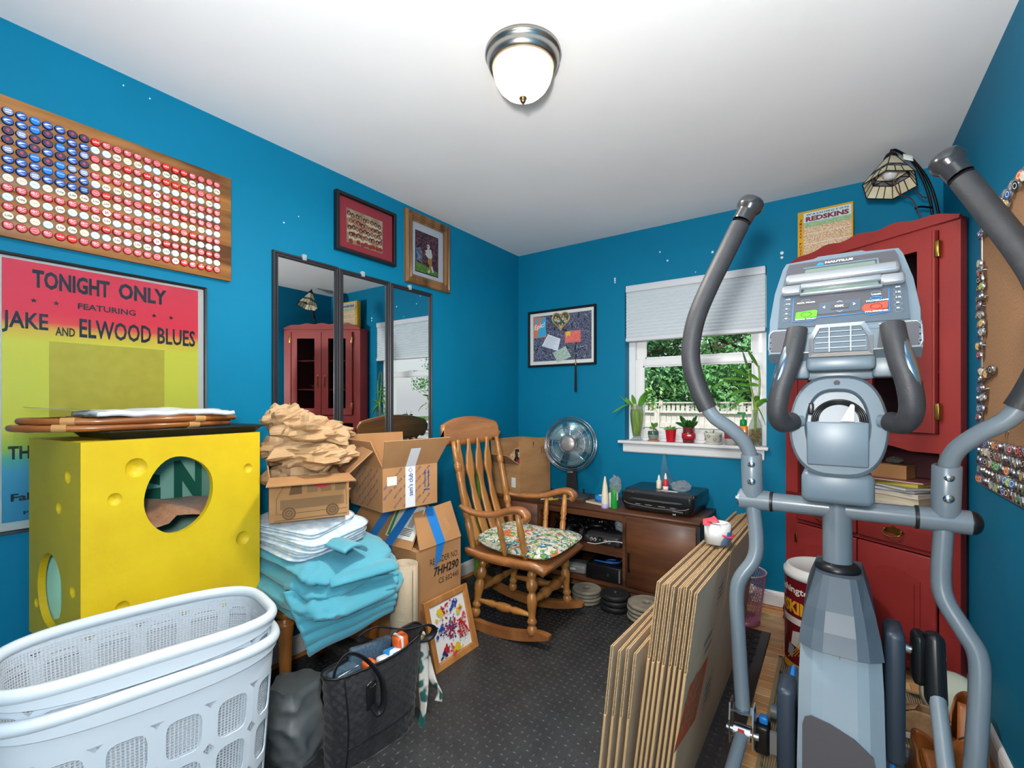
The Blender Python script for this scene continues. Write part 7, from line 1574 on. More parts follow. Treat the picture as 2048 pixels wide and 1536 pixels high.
ob('front_window', MB().prism([(-.078, .10), (.074, .10), (.074, .34), (.066, .385), (.03, .412), (-.02, .430), (-.06, .436), (-.074, .428), (-.079, .410)], (.012, 1.3935 - .13 * .3, 0), (1, 0, 0), (0, .13, 1), (0, -.0055, 0)), m_fascia)
for s_, x0, x1 in ((-1, -.128, -.084), (1, .106, .146)):
    zc = .25; b = MB().cyl((x0 + .006, 1.70, zc), (x1 - .004, 1.70, zc), .140, n=44); ob('drive_wheel', b, m_dark)
    ob('wheel_ring', MB().lathe([(.141, -.006), (.146, -.003), (.146, .003), (.141, .006)], 44, ((x0 + x1) / 2, 1.70, zc), (1, 0, 0)), m_bl)
ob('crank_cover', MB().rbox((.106, 1.485, .330), (.146, 1.60, .662), .014), m_dark); ob('crank_cover', MB().rbox((-.130, 1.455, .14), (-.086, 1.56, .455), .014), m_dark)
ob('crank_axle', MB().cyl((.14, 1.545, .612), (.225, 1.545, .600), .011, n=14), m_bolt)
b = MB().rbox((.160, 1.505, .535), (.188, 1.575, .660), .018); ob('link_housing', b, m_ebk)
b = MB(); b.M = Matrix.Translation((.202, 1.525, .60)) @ Matrix.Rotation(R(-14), 4, 'X'); b.rbox((-.020, -.036, -.105), (.020, .036, .070), .024, seg=4); ob('link_housing', b, m_ebk)
ob('link_tube', MB().tube([(.202, 1.50, .55), (.205, 1.40, .42), (.208, 1.28, .30), (.208, 1.10, .20)], .0165, 12), m_eg)
ob('link_bar', MB().rbox((-.200, 1.585, .165), (-.160, 1.64, .25), .008), m_ebk); ob('link_plate', MB().box((-.160, 1.60, .172), (-.086, 1.612, .236)), m_sil); ob('blue_latch', MB().rbox((-.190, 1.60, .25), (-.165, 1.625, .272), .005), m_bl)
ob('floor_rail', MB().rbox((-.03, .75, .012), (.05, 2.05, .055), .008), m_eg); ob('stabilizer', MB().cyl((-.20, 2.05, .040), (.22, 2.05, .040), .026, n=20), m_eg); ob('stabilizer', MB().cyl((-.20, .75, .040), (.22, .75, .040), .026, n=20), m_eg)
# bottle holder
xc = .006
def hl(w_, zt, zb, y, r=.5, n=40):
    out = []
    for i in range(n):
        a = 2 * pi * i / n; e = 2.9; c_, s_ = cos(a), sin(a); X_ = abs(c_) ** (2 / e) * (1 if c_ >= 0 else -1); Z_ = abs(s_) ** (2 / e) * (1 if s_ >= 0 else -1)
        zz_ = (zt + zb) / 2 + (zt - zb) / 2 * Z_; taper = 1 - .16 * max(0, (zz_ - (zt + zb) / 2) / (zt - zb)) * 2 - .10 * max(0, ((zt + zb) / 2 - zz_) / (zt - zb)) * 2
        out.append(V((xc + w_ / 2 * X_ * taper, y + .10 * (zz_ - zb), zz_)))
    return out
b = MB(); loft(b, [hl(.205, 1.300, 1.050, 1.470), hl(.214, 1.306, 1.044, 1.452), hl(.214, 1.306, 1.044, 1.446), hl(.202, 1.298, 1.054, 1.436), hl(.142, 1.272, 1.084, 1.436), hl(.134, 1.266, 1.090, 1.444), hl(.130, 1.262, 1.094, 1.530)], cap0=True, cap1=True, sm=True); ob('holder_surround', b, m_ep, sharp=40)
ob('holder_pocket', MB().rbox((xc - .064, 1.425, 1.075), (xc + .064, 1.437, 1.186), .004, taper=(1.02, 1)).rbox((xc - .078, 1.452, .972), (xc + .078, 1.556, 1.056), .016), m_ep)
ob('holder_screw', MB().cyl((xc, 1.470, 1.288), (xc, 1.456, 1.286), .007, n=14), m_ebk)
cbl = T('coiled_cable', 'black power cable coiled in the holder of the trainer', 'cable', (.006, 1.475, 1.186))
b = MB()
for k in range(4): b.tube([(.010 + (.058 - .004 * k) * cos(a), 1.458 + .008 * k + .004 * sin(3 * a), 1.186 + (.056 - .003 * k) * sin(a)) for a in [pi * i / 24 for i in range(25)]], .0026, 6)
O('cable_loops', b, m_ebk, cbl, w=True); O('plug', MB().rbox((-.056, 1.450, 1.205), (-.044, 1.466, 1.235), .003), m_ebk, cbl, w=True)
wz = T('white_wedge', 'white plastic nozzle standing in the holder of the trainer', 'nozzle', (.034, 1.470, 1.187)); O('nozzle_body', MB().prism([(-.020, 0), (.008, 0), (.009, .040), (.005, .046), (.002, .046)], (0, -.006, 0), (1, 0, 0), (0, 0, 1), (0, .012, 0)), mat('white_nozzle', '#E8E8E6'), wz)
# fixed heart rate grips
for P in ([(-.078, 1.40, 1.423), (-.084, 1.39, 1.385), (-.096, 1.38, 1.33), (-.112, 1.375, 1.274), (-.121, 1.38, 1.212), (-.112, 1.405, 1.182), (-.090, 1.44, 1.186)], [(.112, 1.40, 1.418), (.116, 1.39, 1.385), (.126, 1.38, 1.33), (.139, 1.375, 1.278), (.145, 1.38, 1.222), (.135, 1.405, 1.188), (.112, 1.44, 1.190)]):
    S = spline(P, 6); n = len(S); ob('pulse_grip', MB().tube(S, [.024 + .0 * i for i in range(n)], 16), m_foam); ob('grip_end', MB().ball(S[0], (.0235, .0235, .010)), m_foam)
    s_ = -1 if P[0][0] < 0 else 1
    ob('pulse_sensor', MB().tube([S[i] + V((s_ * .0105, -.008, 0)) for i in range(5, 21)], [.008 + .0085 * sin(pi * (i - 5) / 15) for i in range(5, 21)], 10), mat('sensor_chrome', '#8A98A4', rough=.15, metal=.9))
    ob('grip_mount', MB().cyl(S[-1], S[-1] + V((-s_ * .02, .012, .0)), .016, n=14), m_ep)
# console: local frame on the tilted face
co = V((.012, 1.452, 1.435)); cu = V((1, 0, 0)); cv = V((0, .115, .205)).normalized(); cn = cu.cross(cv)   # cn points to the user
def cw(a, b_, h=0): return co + cu * a + cv * b_ + cn * h
def cpan(name, P, h0, h1, m, parent=el): 
    b = MB(); b.prism(P, cw(0, 0, h0), cu, cv, cn * (h1 - h0)); return O(name, b, m, parent, w=True)
sh8 = [(-.158, -.02), (.158, -.02), (.160, .03), (.152, .13), (.136, .215), (.128, .235), (.06, .240), (.05, .246), (-.05, .246), (-.06, .240), (-.128, .235), (-.136, .215), (-.152, .13), (-.160, .03)]
b = MB(); loft(b, [[cw(x * .80, y * .9, -.075) for x, y in sh8], [cw(x * .97, y, -.045) for x, y in sh8], [cw(x, y, -.01) for x, y in sh8], [cw(x * .985, y * .992, 0) for x, y in sh8]], cap0=True, cap1=True, sm=False); ob('console_shell', b, m_ep)
con = cpan('console_face', [(-.138, .0), (.138, .0), (.137, .10), (.124, .205), (.118, .226), (-.118, .226), (-.124, .205), (-.137, .10)], 0, .003, m_dk2)
cpan('top_fascia', [(-.128, .165), (.128, .165), (.118, .222), (-.118, .222)], .003, .0045, m_fascia, con)
cpan('display', [(-.080, .176), (.078, .176), (.076, .196), (-.078, .196)], .0045, .006, mat('lcd_green_grey', '#64786E', rough=.15), con)
cpan('display_bezel', [(-.086, .170), (.086, .170), (.083, .202), (-.083, .202), (-.083, .198), (.080, .198), (.080, .174), (-.086, .174)], .0045, .008, m_ep, con)
b = MB(); b.M = Matrix(((cu.x, cv.x, cn.x, co.x), (cu.y, cv.y, cn.y, co.y), (cu.z, cv.z, cn.z, co.z), (0, 0, 0, 1)))
b.rbox((-.125, .140, .004), (.125, .172, .026), .010, seg=3).rbox((-.133, .105, .004), (-.085, .134, .022), .006).rbox((.085, .105, .004), (.133, .134, .022), .006).rbox((-.09, .120, .004), (.09, .138, .020), .006).rbox((-.09, .100, .004), (.09, .108, .016), .004)
O('reading_rack', b, m_sil, con, w=True)
cpan('lower_display', [(-.082, .108), (.082, .108), (.080, .120), (-.080, .120)], .004, .010, mat('lcd_green_grey', '#64786E'), con)
cpan('keypad', [(-.104, .018), (-.06, .016), (-.05, .026), (.05, .030), (.06, .02), (.100, .026), (.101, .098), (-.103, .098)], .003, .0045, m_fascia, con)
b = MB()
for a_, c_ in (((-.104, .018), (-.103, .098)), ((-.104, .018), (-.06, .016)), ((-.06, .016), (-.05, .026)), ((-.05, .026), (.05, .028)), ((.05, .028), (.06, .02)), ((.06, .02), (.100, .026)), ((.100, .026), (.101, .098))): b.tube([cw(*a_, .0045), cw(*c_, .0045)], .0010, 5)
O('blue_outline', b, m_bl, con, w=True)
cpan('start_button', [(-.098, .024), (-.050, .028), (-.048, .046), (-.054, .050), (-.096, .046)], .0045, .007, mat('green_button', '#5AC82A', rough=.35), con)
cpan('stop_button', [(.050, .030), (.096, .036), (.098, .056), (.052, .052), (.046, .042)], .0045, .007, mat('red_button', '#DC4634', rough=.35), con)
cpan('nav_pad', [(-.046, .034), (.042, .036), (.044, .074), (-.044, .072)], .0045, .006, m_dk2, con); cpan('ok_button', [(-.019, .046), (.018, .047), (.019, .063), (-.018, .062)], .006, .008, m_fascia, con)
b = MB()
def ct(s, x, y, w_, h_, **k): put_text(b, s, cw(x, y, .0085), cu * w_, cv * h_, lift=0, **k)
ct('OK', -.011, .051, .021, .007, bold=.05); ct('QUICK START', -.098, .0185, .048, .0042, bold=.03); ct('PAUSE/END', .052, .025, .045, .0045, bold=.03); ct('PROGRAMS', .055, .058, .044, .0045, bold=.03); ct('USER', .066, .078, .020, .004, bold=.03); ct('GOAL TRACK', -.095, .074, .042, .0042, bold=.03)
for s, x, y in (('<', -.036, .050), ('>', .028, .052)): ct(s, x, y, .005, .009, bold=.04)
for x, y, d_ in ((0, .067, 1), (0, .0385, -1)): b.add([cw(x - .006, y, .0085), cw(x, y + d_ * .003, .0085), cw(x + .006, y, .0085), cw(x + .006, y + .001, .0085), cw(x, y + d_ * .004, .0085), cw(x - .006, y + .001, .0085)], [(0, 1, 2, 3, 4, 5)])
ct('NAUTILUS', -.032, .207, .062, .0075, bold=.04)
for i in range(5): ct('+%d' % (5 - i) if i < 2 else 'o', -.122, .092 - i * .0165, .011 if i < 2 else .006, .004, bold=.03); ct('20' if i == 0 else ('15' if i == 1 else ('10' if i == 2 else 'o')), .113, .095 - i * .0165, .010 if i < 3 else .006, .004, bold=.03)
O('lettering', b, mat('white_mark', '#E8E8E8'), con, w=True)
b = MB()
for x, y in ((-.075, .085), (.075, .088)): b.tube([cw(x + .010 * cos(q * pi / 8), y + .0045 * sin(q * pi / 8), .0048) for q in range(16)], .0012, 4, closed=True)
for x in (-.118, .118):
    for i in range(5): b.tube([cw(x + .0075 * cos(q * pi / 6), .094 - i * .0165 + .0055 * sin(q * pi / 6), .0035) for q in range(12)], .001, 4, closed=True)
O('key_outline', b, mat('console_key_grey', '#6A7680', rough=.4), con, w=True)
for x, y, r_ in ((-.073, .037, .010), (.074, .043, .010)): O('button_ring', MB().tube([cw(x + r_ * 1.15 * cos(q * pi / 8), y + r_ * .8 * sin(q * pi / 8), .0075) for q in range(16)], .0007, 4, closed=True), m_ebk, con, w=True)
b = MB(); b.tube([cw(.075 + .0115 * cos(q * pi / 8), .070 + .0045 * sin(q * pi / 8), .0055) for q in range(16)], .0014, 5, closed=True); b.flat([(-.052, .206), (-.036, .206), (-.034, .212), (-.044, .2165), (-.050, .213)], cw(0, 0, .0055), cu, cv); O('blue_mark', b, m_bl, con, w=True)
# speaker and fan band under the console
b = MB(); loft(b, [[V((.012 + x, y, z)) for x, y, z in L_] for L_ in ([(-.160, 1.475, 1.345), (.160, 1.475, 1.345), (.160, 1.475, 1.44), (-.160, 1.475, 1.44)], [(-.158, 1.432, 1.365), (.158, 1.432, 1.365), (.158, 1.446, 1.428), (-.158, 1.446, 1.428)])], cap0=True, cap1=True, sm=False); ob('speaker_band', b, m_ep)
for s_ in (-1, 1):
    b = MB(); rows_ = 7
    for i in range(rows_):
        for k in range(9):
            x = .012 + s_ * (.082 + k * .0085 + (i % 2) * .004); z_ = 1.374 + i * .0078
            y_ = 1.4315 + (z_ - 1.365) * .22 - .0005
            b.flat([(-.003, -.001), (.001, -.0024), (.003, .001), (-.001, .0024)], (x, y_ - .0008, z_), (1, 0, 0), (0, .22, 1))
    ob('speaker_grille', MB().prism([(.074, 1.370), (.150, 1.372), (.153, 1.420), (.148, 1.426), (.080, 1.424)] if s_ > 0 else [(-.150, 1.372), (-.074, 1.370), (-.080, 1.424), (-.148, 1.426), (-.153, 1.420)], (.012, 1.4302 - .0 - .22 * 1.365 + .0, 0), (1, 0, 0), (0, .22, 1), (0, -.0012, 0)), m_fascia)
    ob('grille_slots', b, m_ebk, kind='stuff')
    ob('silver_trim', MB().tube([(.012 + s_ * x, 1.4295 + (z_ - 1.365) * .22, z_) for x, z_ in ((.066, 1.366), (.153, 1.367), (.158, 1.38), (.157, 1.42), (.148, 1.430), (.078, 1.428))], .0022, 6, closed=False), m_sil)
fr_ = [(-.066, 1.352), (.066, 1.352), (.066, 1.40), (.050, 1.436), (-.050, 1.436), (-.066, 1.40)]
b = MB(); n6 = [V((.012 + x, 1.418 + (z_ - 1.365) * .2, z_)) for x, z_ in fr_]; i6 = [V((.012 + x * .84, 1.414 + (z_ - 1.365) * .2, 1.394 + (z_ - 1.394) * .78)) for x, z_ in fr_]; k6 = [p + V((0, .03, 0)) for p in i6]; o6 = [p + V((0, .03, 0)) for p in n6]
loft(b, [o6, n6, i6, k6], cap0=False, sm=False); ob('fan_surround', b, m_sil); ob('fan_cavity', MB().add(k6, [list(range(6))]), m_ebk)
b = MB()
for z_ in (1.374, 1.388, 1.402, 1.416): b.box((.012 - .052 + max(0, z_ - 1.4) * .5, 1.418 + (z_ - 1.365) * .2, z_ - .0011), (.012 + .052 - max(0, z_ - 1.4) * .5, 1.426 + (z_ - 1.365) * .2, z_ + .0011))
for x in (-.022, .022): b.box((.012 + x - .0015, 1.422, 1.364), (.012 + x + .0015, 1.428, 1.426))
ob('fan_louvre', b, mat('console_key_grey', '#6A7680', rough=.4))
ob('console_chin', MB().rbox((-.060, 1.43, 1.318), (.084, 1.55, 1.356), .010).rbox((-.120, 1.47, 1.300), (-.055, 1.56, 1.352), .006).rbox((.080, 1.47, 1.300), (.145, 1.56, 1.352), .006).rbox((-.06, 1.50, 1.296), (.084, 1.57, 1.325), .006), m_ep)

# ================================================================ rug under the trainer
m = bpy.data.materials.new('braided_rug'); m.use_nodes = True; nt = m.node_tree; b = nt.nodes['Principled BSDF']; b.inputs['Roughness'].default_value = .95
tc = nt.nodes.new('ShaderNodeTexCoord'); n1 = nt.nodes.new('ShaderNodeTexNoise'); n1.inputs['Scale'].default_value = 7; n1.inputs['Detail'].default_value = 5; cr = nt.nodes.new('ShaderNodeValToRGB'); E_ = cr.color_ramp.elements
E_[0].position = .36; E_[0].color = hx('#3E4636'); E_[1].position = .75; E_[1].color = hx('#8E4A36')
for p_, c_ in ((.41, '#5E6248'), (.45, '#B09C78'), (.60, '#C2AE8A'), (.66, '#A88A62')): e = E_.new(p_); e.color = hx(c_)
wv = nt.nodes.new('ShaderNodeTexWave'); wv.inputs['Scale'].default_value = 42; wv.bands_direction = 'X'; bp = nt.nodes.new('ShaderNodeBump'); bp.inputs['Strength'].default_value = .8; bp.inputs['Distance'].default_value = .004
nt.links.new(tc.outputs['Object'], n1.inputs['Vector']); nt.links.new(tc.outputs['Object'], wv.inputs['Vector']); nt.links.new(n1.outputs[0], cr.inputs[0]); nt.links.new(cr.outputs[0], b.inputs['Base Color']); nt.links.new(wv.outputs[1], bp.inputs['Height']); nt.links.new(bp.outputs[0], b.inputs['Normal'])
rg = T('braided_rug', 'beige woven rug with leaf pattern under the elliptical trainer', 'rug', (.12, 1.65, 0))
O('rug_field', MB().rbox((-.212, .62, .0006), (.425, 2.575, .009), .003, seg=1), m, rg, w=True)
O('rug_border', MB().box((-.218, .615, .0006), (-.206, 2.58, .0102)).box((-.218, 2.568, .0006), (.43, 2.582, .0102)), mat('rug_binding', '#A08C6C', rough=.95), rg, w=True)

# ================================================================ flattened cartons standing on edge
m_sheetc = mat('flat_carton_board', '#C2AE96', '#B6A28A', rough=.85, scale=4, bump=.03, bscale=150); m_fluteM = mat('corrugated_edge', '#C6A67C', '#A8875E', rough=.95, scale=220, stretch=(1, 1, 1), lo=.42, hi=.58)
def flat_carton(xb, y0, y1, zn, zf, zfold, lab, grp, lean=.085, th=.0032, gap=.0050, logo=False):
    t = T('flattened_carton', lab, 'flattened carton', (xb, (y0 + y1) / 2, .011), group=grp)
    def sheet(name, off, z0, z1n, z1f, ya, yb, parent, m=m_sheetc, t_=th):
        def P(y, z, o): return V((xb + lean * z / .7 + off + o, y, z + .011))
        a = [P(ya, z0, 0), P(yb, z0, 0), P(yb, z1f, 0), P(ya, z1n, 0)]; c_ = [p + V((t_, 0, 0)) for p in a]
        b = MB().add(a + c_, [(0, 3, 2, 1), (4, 5, 6, 7)], 0).add(a + c_, [(0, 1, 5, 4), (1, 2, 6, 5), (2, 3, 7, 6), (3, 0, 4, 7)], 1)
        return O(name, b, [m, m_fluteM], parent, w=True)
    sheet('panel', 0, 0, zfold - .002, zfold - .002, y0, y1, t); sheet('panel', gap, 0, zfold - .002, zfold - .002, y0, y1, t)
    sheet('flap', 0, zfold, zn, zn + (zf - zn) * .38, y0 + .002, y0 + (y1 - y0) * .38, t); sheet('flap', gap, zfold, zn, zn + (zf - zn) * .38, y0 + .004, y0 + (y1 - y0) * .38, t)
    ys = y0 + (y1 - y0) * .385; zs = zn + (zf - zn) * .385
    sheet('flap', 0, zfold, zs, zf, ys, y1, t); sheet('flap', gap, zfold, zs, zf, ys, y1, t)
    O('folded_edge', MB().tube([V((xb + lean * z / .7 + (gap + th) / 2, y0, z + .011)) for z in (0, zfold * .5, zfold - .004)], (gap + th) / 2 * .98, 8), m_cedge, t, w=True)
    if logo:
        def Q(y, z): return V((xb + lean * z / .7 + gap + th + .0006, y, z + .011))
        uu = V((0, 1, 0)); vv = V((lean / .7, 0, 1)).normalized(); ux = V((.0004, 0, 0))
        D0, B0, A0_, C0 = Q(1.243, .300), Q(1.60, .405), Q(1.345, .432), Q(1.508, .240); O('orange_emblem', MB().add([D0, C0, B0, A0_], [(0, 1, 2, 3)]), mat('orange_print', '#C4532C', rough=.8), t, w=True)
        g = MB(); d1 = B0 - D0; d2 = A0_ - C0
        for s, lo_, hi_, ln in (('THE', .66, .84, .34), ('HOME', .40, .62, .62), ('DEPOT', .13, .36, .36)): put_text(g, s, D0.lerp(B0, .5 - ln / 2) + (C0 + d2 * lo_) - (A0_ + C0) / 2 + ux, d1 * ln, d2 * (hi_ - lo_), bold=.03, lift=.0003)
        O('emblem_lettering', g, mat('emblem_board_tone', '#9A7A5E', rough=.85), t, w=True)
        g = MB(); m_bp = mat('slate_blue_print', '#6A6E78', rough=.85)
        for (y, z, w_, h_) in ((1.62, .56, .11, .07), (1.47, .47, .17, .025), (1.50, .44, .14, .018), (1.62, .20, .12, .09)):
            if h_ > .05:
                for e_ in (((y, z), (y + w_, z + .0025)), ((y, z + h_), (y + w_, z + h_ + .0025)), ((y, z), (y + .0025, z + h_)), ((y + w_, z), (y + w_ + .0025, z + h_))): g.flat([(0, 0), (e_[1][0] - e_[0][0], 0), (e_[1][0] - e_[0][0], e_[1][1] - e_[0][1]), (0, e_[1][1] - e_[0][1])], Q(*e_[0]), uu, vv)
            for i in range(3): g.flat([(0, 0), (w_ * .7, 0), (w_ * .7, h_ * .12), (0, h_ * .12)], Q(y + w_ * .12, z + h_ * (.2 + .25 * i)), uu, vv)
        O('blue_print', g, m_bp, t, w=True)
    return t
labs = ['orange emblem facing the trainer', 'second from the trainer', 'third from the trainer', 'fourth from the trainer', 'fifth from the trainer', 'sixth from the trainer', 'seventh from the trainer', 'next to the shorter cartons']
for i in range(8):
    flat_carton(-.392 - .0148 * i, 1.285 + .004 * ((i * 5) % 4), 2.60 + .012 * ((i * 3) % 3), .722 + .004 * ((i * 7) % 3) - .004, .655 + .006 * ((i * 5) % 3), .500 + .004 * (i % 3), 'tall flattened moving carton, ' + labs[i], 'tall flattened cartons', logo=(i == 0))
for i in range(4):
    flat_carton(-.5135 - .0185 * i, 1.26 - .012 * i, 2.02 + .03 * (i % 2), .520 + .010 * (i % 2) + .004 * i, .50 + .01 * (i % 3), .335 + .004 * i, 'short flattened carton, ' + ['right against the tall ones', 'second among the short ones', 'third among the short ones', 'outermost on the mat'][i], 'short flattened cartons', lean=.07)
# packing tape dispenser on top of the tall cartons
td = T('packing_tape', 'roll of printed packing tape in a pink red dispenser on the flattened cartons', 'tape', (-.352, 1.835, .721), R(25))
O('tape_roll', MB().lathe([(.030, 0), (.046, 0), (.046, .072), (.030, .072), (.030, 0)], 36), mat('printed_packing_tape', '#DDE0E0', '#6E8AB0', rough=.15, scale=18, lo=.56, hi=.60, detail=0, coat=.5), td)
m_pk = mat('pink_red_plastic', '#E04A58', rough=.35)
O('dispenser_guard', MB().slab(lambda u, v: V((.050 * cos(2.2 + 2.4 * u) * (1 - .9 * v) - .012 * v, .050 * sin(2.2 + 2.4 * u) * (1 - .9 * v), .075 + .012 * v + .010 * u)), 14, 5, .003), m_pk, td)
O('dispenser_clip', MB().tube([(.048 * cos(a), .048 * sin(a), .040 + .012 * sin(a * 2)) for a in [-1.5 + 1.2 * i / 8 for i in range(9)]], .010, 8, flat=.35), m_pk, td)
O('cutter_tab', MB().prism([(0, 0), (.030, -.004), (.034, .014), (.002, .018)], (-.058, -.03, .068), (1, 0, .1), (0, .6, .8), (0, 0, .003)), m_pk, td); O('blue_label', MB().lathe([(.0468, .018), (.0475, .019), (.0475, .046), (.0468, .047)], 12, ang=.7, a0=-1.1), mat('blue_sticker', '#2A86C8', rough=.3), td)

# ================================================================ tin, waste bin, bowl and shoes
tn = T('popcorn_tin', 'tall maroon and gold football tin with a white lid', 'tin', (-.043, 2.552, .0115))
r = .15; O('tin_body', MB().lathe([(0, 0), (r, 0), (r * 1.012, .004), (r, .008), (r, .425), (r * 1.012, .430), (r, .434)], 48), mat('maroon_tin', '#6E1420', rough=.25, coat=.4), tn)
O('tin_lid', MB().lathe([(r * .99, .425), (r * 1.03, .428), (r * 1.03, .452), (r * .97, .458), (r * .95, .470), (r * .90, .474), (r * .86, .466), (0, .466)], 48), mat('white_lid_plastic', '#D4D6D6', rough=.4), tn)
b = MB(); b.tube([(.030 + .05 * cos(a) * (1 + .1 * a), -.04 + .03 * sin(a), .4672) for a in [i * .3 for i in range(20)]], .003, 5); O('marker_scrawl', b, m_blk, tn)
def band(z0, z1, m, a0=0, a1=2 * pi, k=1.004): return O('printed_band', MB().lathe([(r * k, z0), (r * k, z1)], 48, ang=a1 - a0, a0=a0), m, tn)
band(.010, .045, mat('gold_print', '#D89A24', rough=.3)); band(.225, .255, mat('tin_white', '#D8D4CC', rough=.3), 0, 2 * pi)
def wrap(s, zc, h_, m, ang0, k=1.008, bold=.02):
    vs, fs = glyphs(s, bold); wd = len(s) * h_ * .62; g = MB(); g.add([V((r * k * cos(ang0 + (a - .5) * wd / r), r * k * sin(ang0 + (a - .5) * wd / r), zc + h_ * (c_ - .5))) for a, c_ in vs], fs); return O('lettering', g, m, tn)
A0 = atan2(-2.552, .043) - .35
wrap('Washington', .375, .040, mat('tin_white', '#D8D4CC'), A0 - .62); wrap('REDSKINS', .300, .058, mat('gold_print', '#D89A24'), A0 - .66, bold=.05)
b = MB(); rr = random.Random(2); AA = A0 - .35
def pp(a, z): return V((r * 1.007 * cos(AA + a / r), r * 1.007 * sin(AA + a / r), z))
for P, mi in (([(-.05, .06), (.07, .06), (.08, .12), (.05, .20), (.0, .22), (-.05, .17)], 0), ([(-.03, .13), (.02, .12), (.05, .16), (.02, .20), (-.02, .19)], 1), ([(-.05, .08), (-.02, .07), (-.01, .12), (-.04, .13)], 2), ([(.02, .07), (.05, .065), (.05, .11), (.03, .12)], 2)): b.add([pp(a, z) + V((cos(AA), sin(AA), 0)) * .001 * mi for a, z in P], [list(range(len(P)))], mi)
for i in range(5): b.tube([pp(-.05 + .02 * i, .06 + .01 * i), pp(.0 + .015 * i, .12 + .01 * i), pp(.03 + .01 * i, .19 - .02 * i)], .0022, 4, m=3)
O('printed_helmet_art', b, [m_blk, mat('tin_white', '#D8D4CC'), mat('print_grey', '#9A9CA0', rough=.4), mat('gold_print', '#D89A24')], tn)
pb_ = T('mesh_waste_bin', 'pink wire mesh waste bin behind the flattened cartons', 'waste bin', (-.425, 2.895, .0))
m_pw = mat('pink_wire', '#C07A98', rough=.4, metal=.2); b = MB(); hh = .285
def bn_(a, v): rr_ = .085 + .035 * v; return V((rr_ * cos(a), rr_ * sin(a), .004 + hh * v))
for i in range(44):
    for s_ in (1, -1): b.tube([bn_(2 * pi * i / 44 + s_ * .9 * v / 6 * 1.2, v / 6) for v in range(7)], .0011, 4, cap=False)
O('mesh_wires', b, m_pw, pb_, kind='stuff'); O('rim', MB().tube([bn_(2 * pi * i / 40, 1) for i in range(40)], .004, 6, closed=True), mat('white_rim', '#D8C8D4', rough=.4), pb_); O('base', MB().lathe([(0, .0005), (.086, .0005), (.090, .012), (.088, .03), (.084, .03), (.084, .006), (0, .006)], 36), m_pw, pb_)
for i in range(3):
    c3 = V((-.425 + .03 * (i - 1), 2.895 + .02 * (i % 2), .055 + .065 * i)); O('waste_paper', MB().grid((lambda f_: (lambda u, v: f_(u, v)))(crumple(c3, (.042, .042, .035), 80 + i * 3)), 24, 16, 0, False, cu=True), mat('waste_tissue', '#D8C8CC', rough=.8), label=['crumpled tissue at the bottom of the pink bin', 'crumpled tissue in the middle of the pink bin', 'crumpled tissue on top in the pink bin'][i], cat='paper', group='tissues in the bin')
bw_ = T('pale_bowl', 'pale mint plastic bowl leaning between hutch and wall', 'bowl', (.365, 2.40, .012)); b = MB(); b.lathe([(0, .0), (.055, .002), (.085, .03), (.098, .065), (.095, .067), (.08, .034), (.052, .008), (0, .006)], 36); Mx = Matrix.Translation((0, 0, .075)) @ Matrix.Rotation(R(-128), 4, 'X') @ Matrix.Rotation(R(10), 4, 'Y'); b.v = [Mx @ p for p in b.v]; mn = min(p.z for p in b.v); b.v = [p - V((0, 0, mn)) for p in b.v]; O('bowl_shell', b, mat('mint_plastic', '#CBD6C6', rough=.35), bw_)
m_bt = mat('tan_boot_leather', '#A5622E', '#8A4A1E', rough=.4, scale=8, coat=.3, bump=.1); m_sue = mat('taupe_suede', '#9A7A5C', '#8A6A4C', rough=.9, scale=40); m_sole = mat('dark_sole', '#2A211C', rough=.7); m_lace = mat('dark_lace', '#3A2A24', rough=.8)
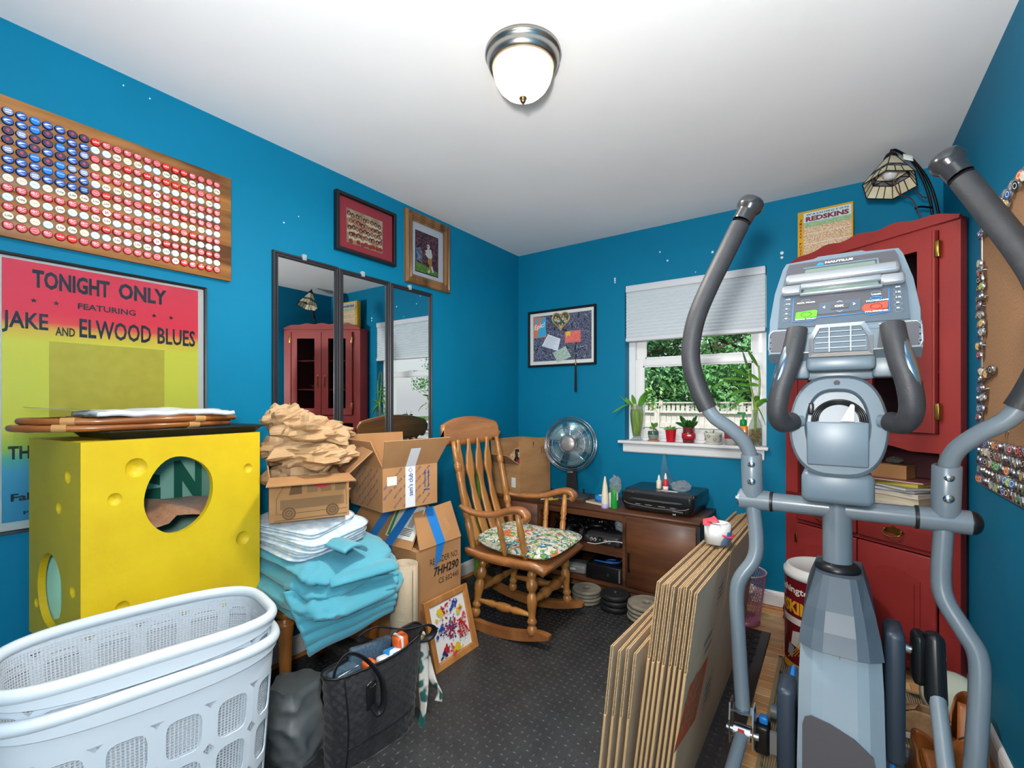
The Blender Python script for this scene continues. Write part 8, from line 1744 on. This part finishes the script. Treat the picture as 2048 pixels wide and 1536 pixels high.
def shoe(lab, loc, rz, L, W, hgt, m, msole, nm='leather_boot', shaft=0, rx=0, ry=0):
    t = T(nm, lab, 'shoe', loc, rz, group='shoes heaped by the hutch', rx=rx, ry=ry)
    def ring(v, k):      # outline of the foot at height fraction v
        out = []
        for i in range(28):
            a = 2 * pi * i / 28; x = cos(a); y = sin(a); wx = W / 2 * (.78 + .22 * sin(1.2 + x * 1.3)) * (1 - .18 * (x < -.2)); out.append((x, y, wx))
        return out
    def up(u, v):
        a = 2 * pi * u; x = cos(a); y = sin(a); toe = (1 - v * .95 if x > -.15 else 1 - .1 * v); xx = x * L / 2 * (toe if x > 0 else 1) - (.08 * L * v if x > 0 else -.02 * L * v)
        top = hgt * (.42 + .58 * min(1, max(0, (.35 - x) / .7))); return V((xx, y * W / 2 * (1 - .22 * v) * (1 - .12 * (x < -.3)), .022 + (top - .022) * v))
    O('upper', MB().slab(lambda u, v: up(u, v), 40, 10, .006), m, t); O('toe_cap', MB().grid(lambda u, v: V((L * (.06 + .40 * sin(pi / 2 * v) * 1.0), (u - .5) * W * .90 * cos(pi / 2 * v * .93), .022 + hgt * (.46 * cos(pi / 2 * v) ** .8) * (1 - .5 * (2 * u - 1) ** 2))), 14, 10), m, t)
    O('sole', MB().prism([(x * L / 2 * 1.04, y * W / 2 * 1.05 * (1 - .12 * (x < -.3))) for x, y in [(cos(2 * pi * i / 32), sin(2 * pi * i / 32)) for i in range(32)]], (0, 0, .001), (1, 0, 0), (0, 1, 0), (0, 0, .022)), msole, t)
    for i in range(4):
        x = L * (.20 - .08 * i); z = hgt * (.46 + .10 * i); O('lace', MB().tube(spline([(x, -.022, z), (x - .012, 0, z + .010), (x, .022, z)], 5), .0026, 5), m_lace, t)
    O('tongue', MB().slab(lambda u, v: V((L * (.16 - .30 * v), (u - .5) * .05, hgt * (.44 + .56 * v))), 4, 8, .004), m, t)
    return t
shoe('tan leather boot standing near the right wall', (.365, 2.13, .0105), R(-100), .29, .105, .20, m_bt, m_sole)
shoe('second tan leather boot lying against the first', (.255, 1.86, .0105), R(-75), .29, .105, .16, m_bt, m_sole)
shoe('taupe suede shoe with a pale sole edge on the rug', (.215, 2.27, .0105), R(160), .28, .10, .105, m_sue, mat('pale_sole', '#D2CCBE', rough=.6), nm='suede_shoe')
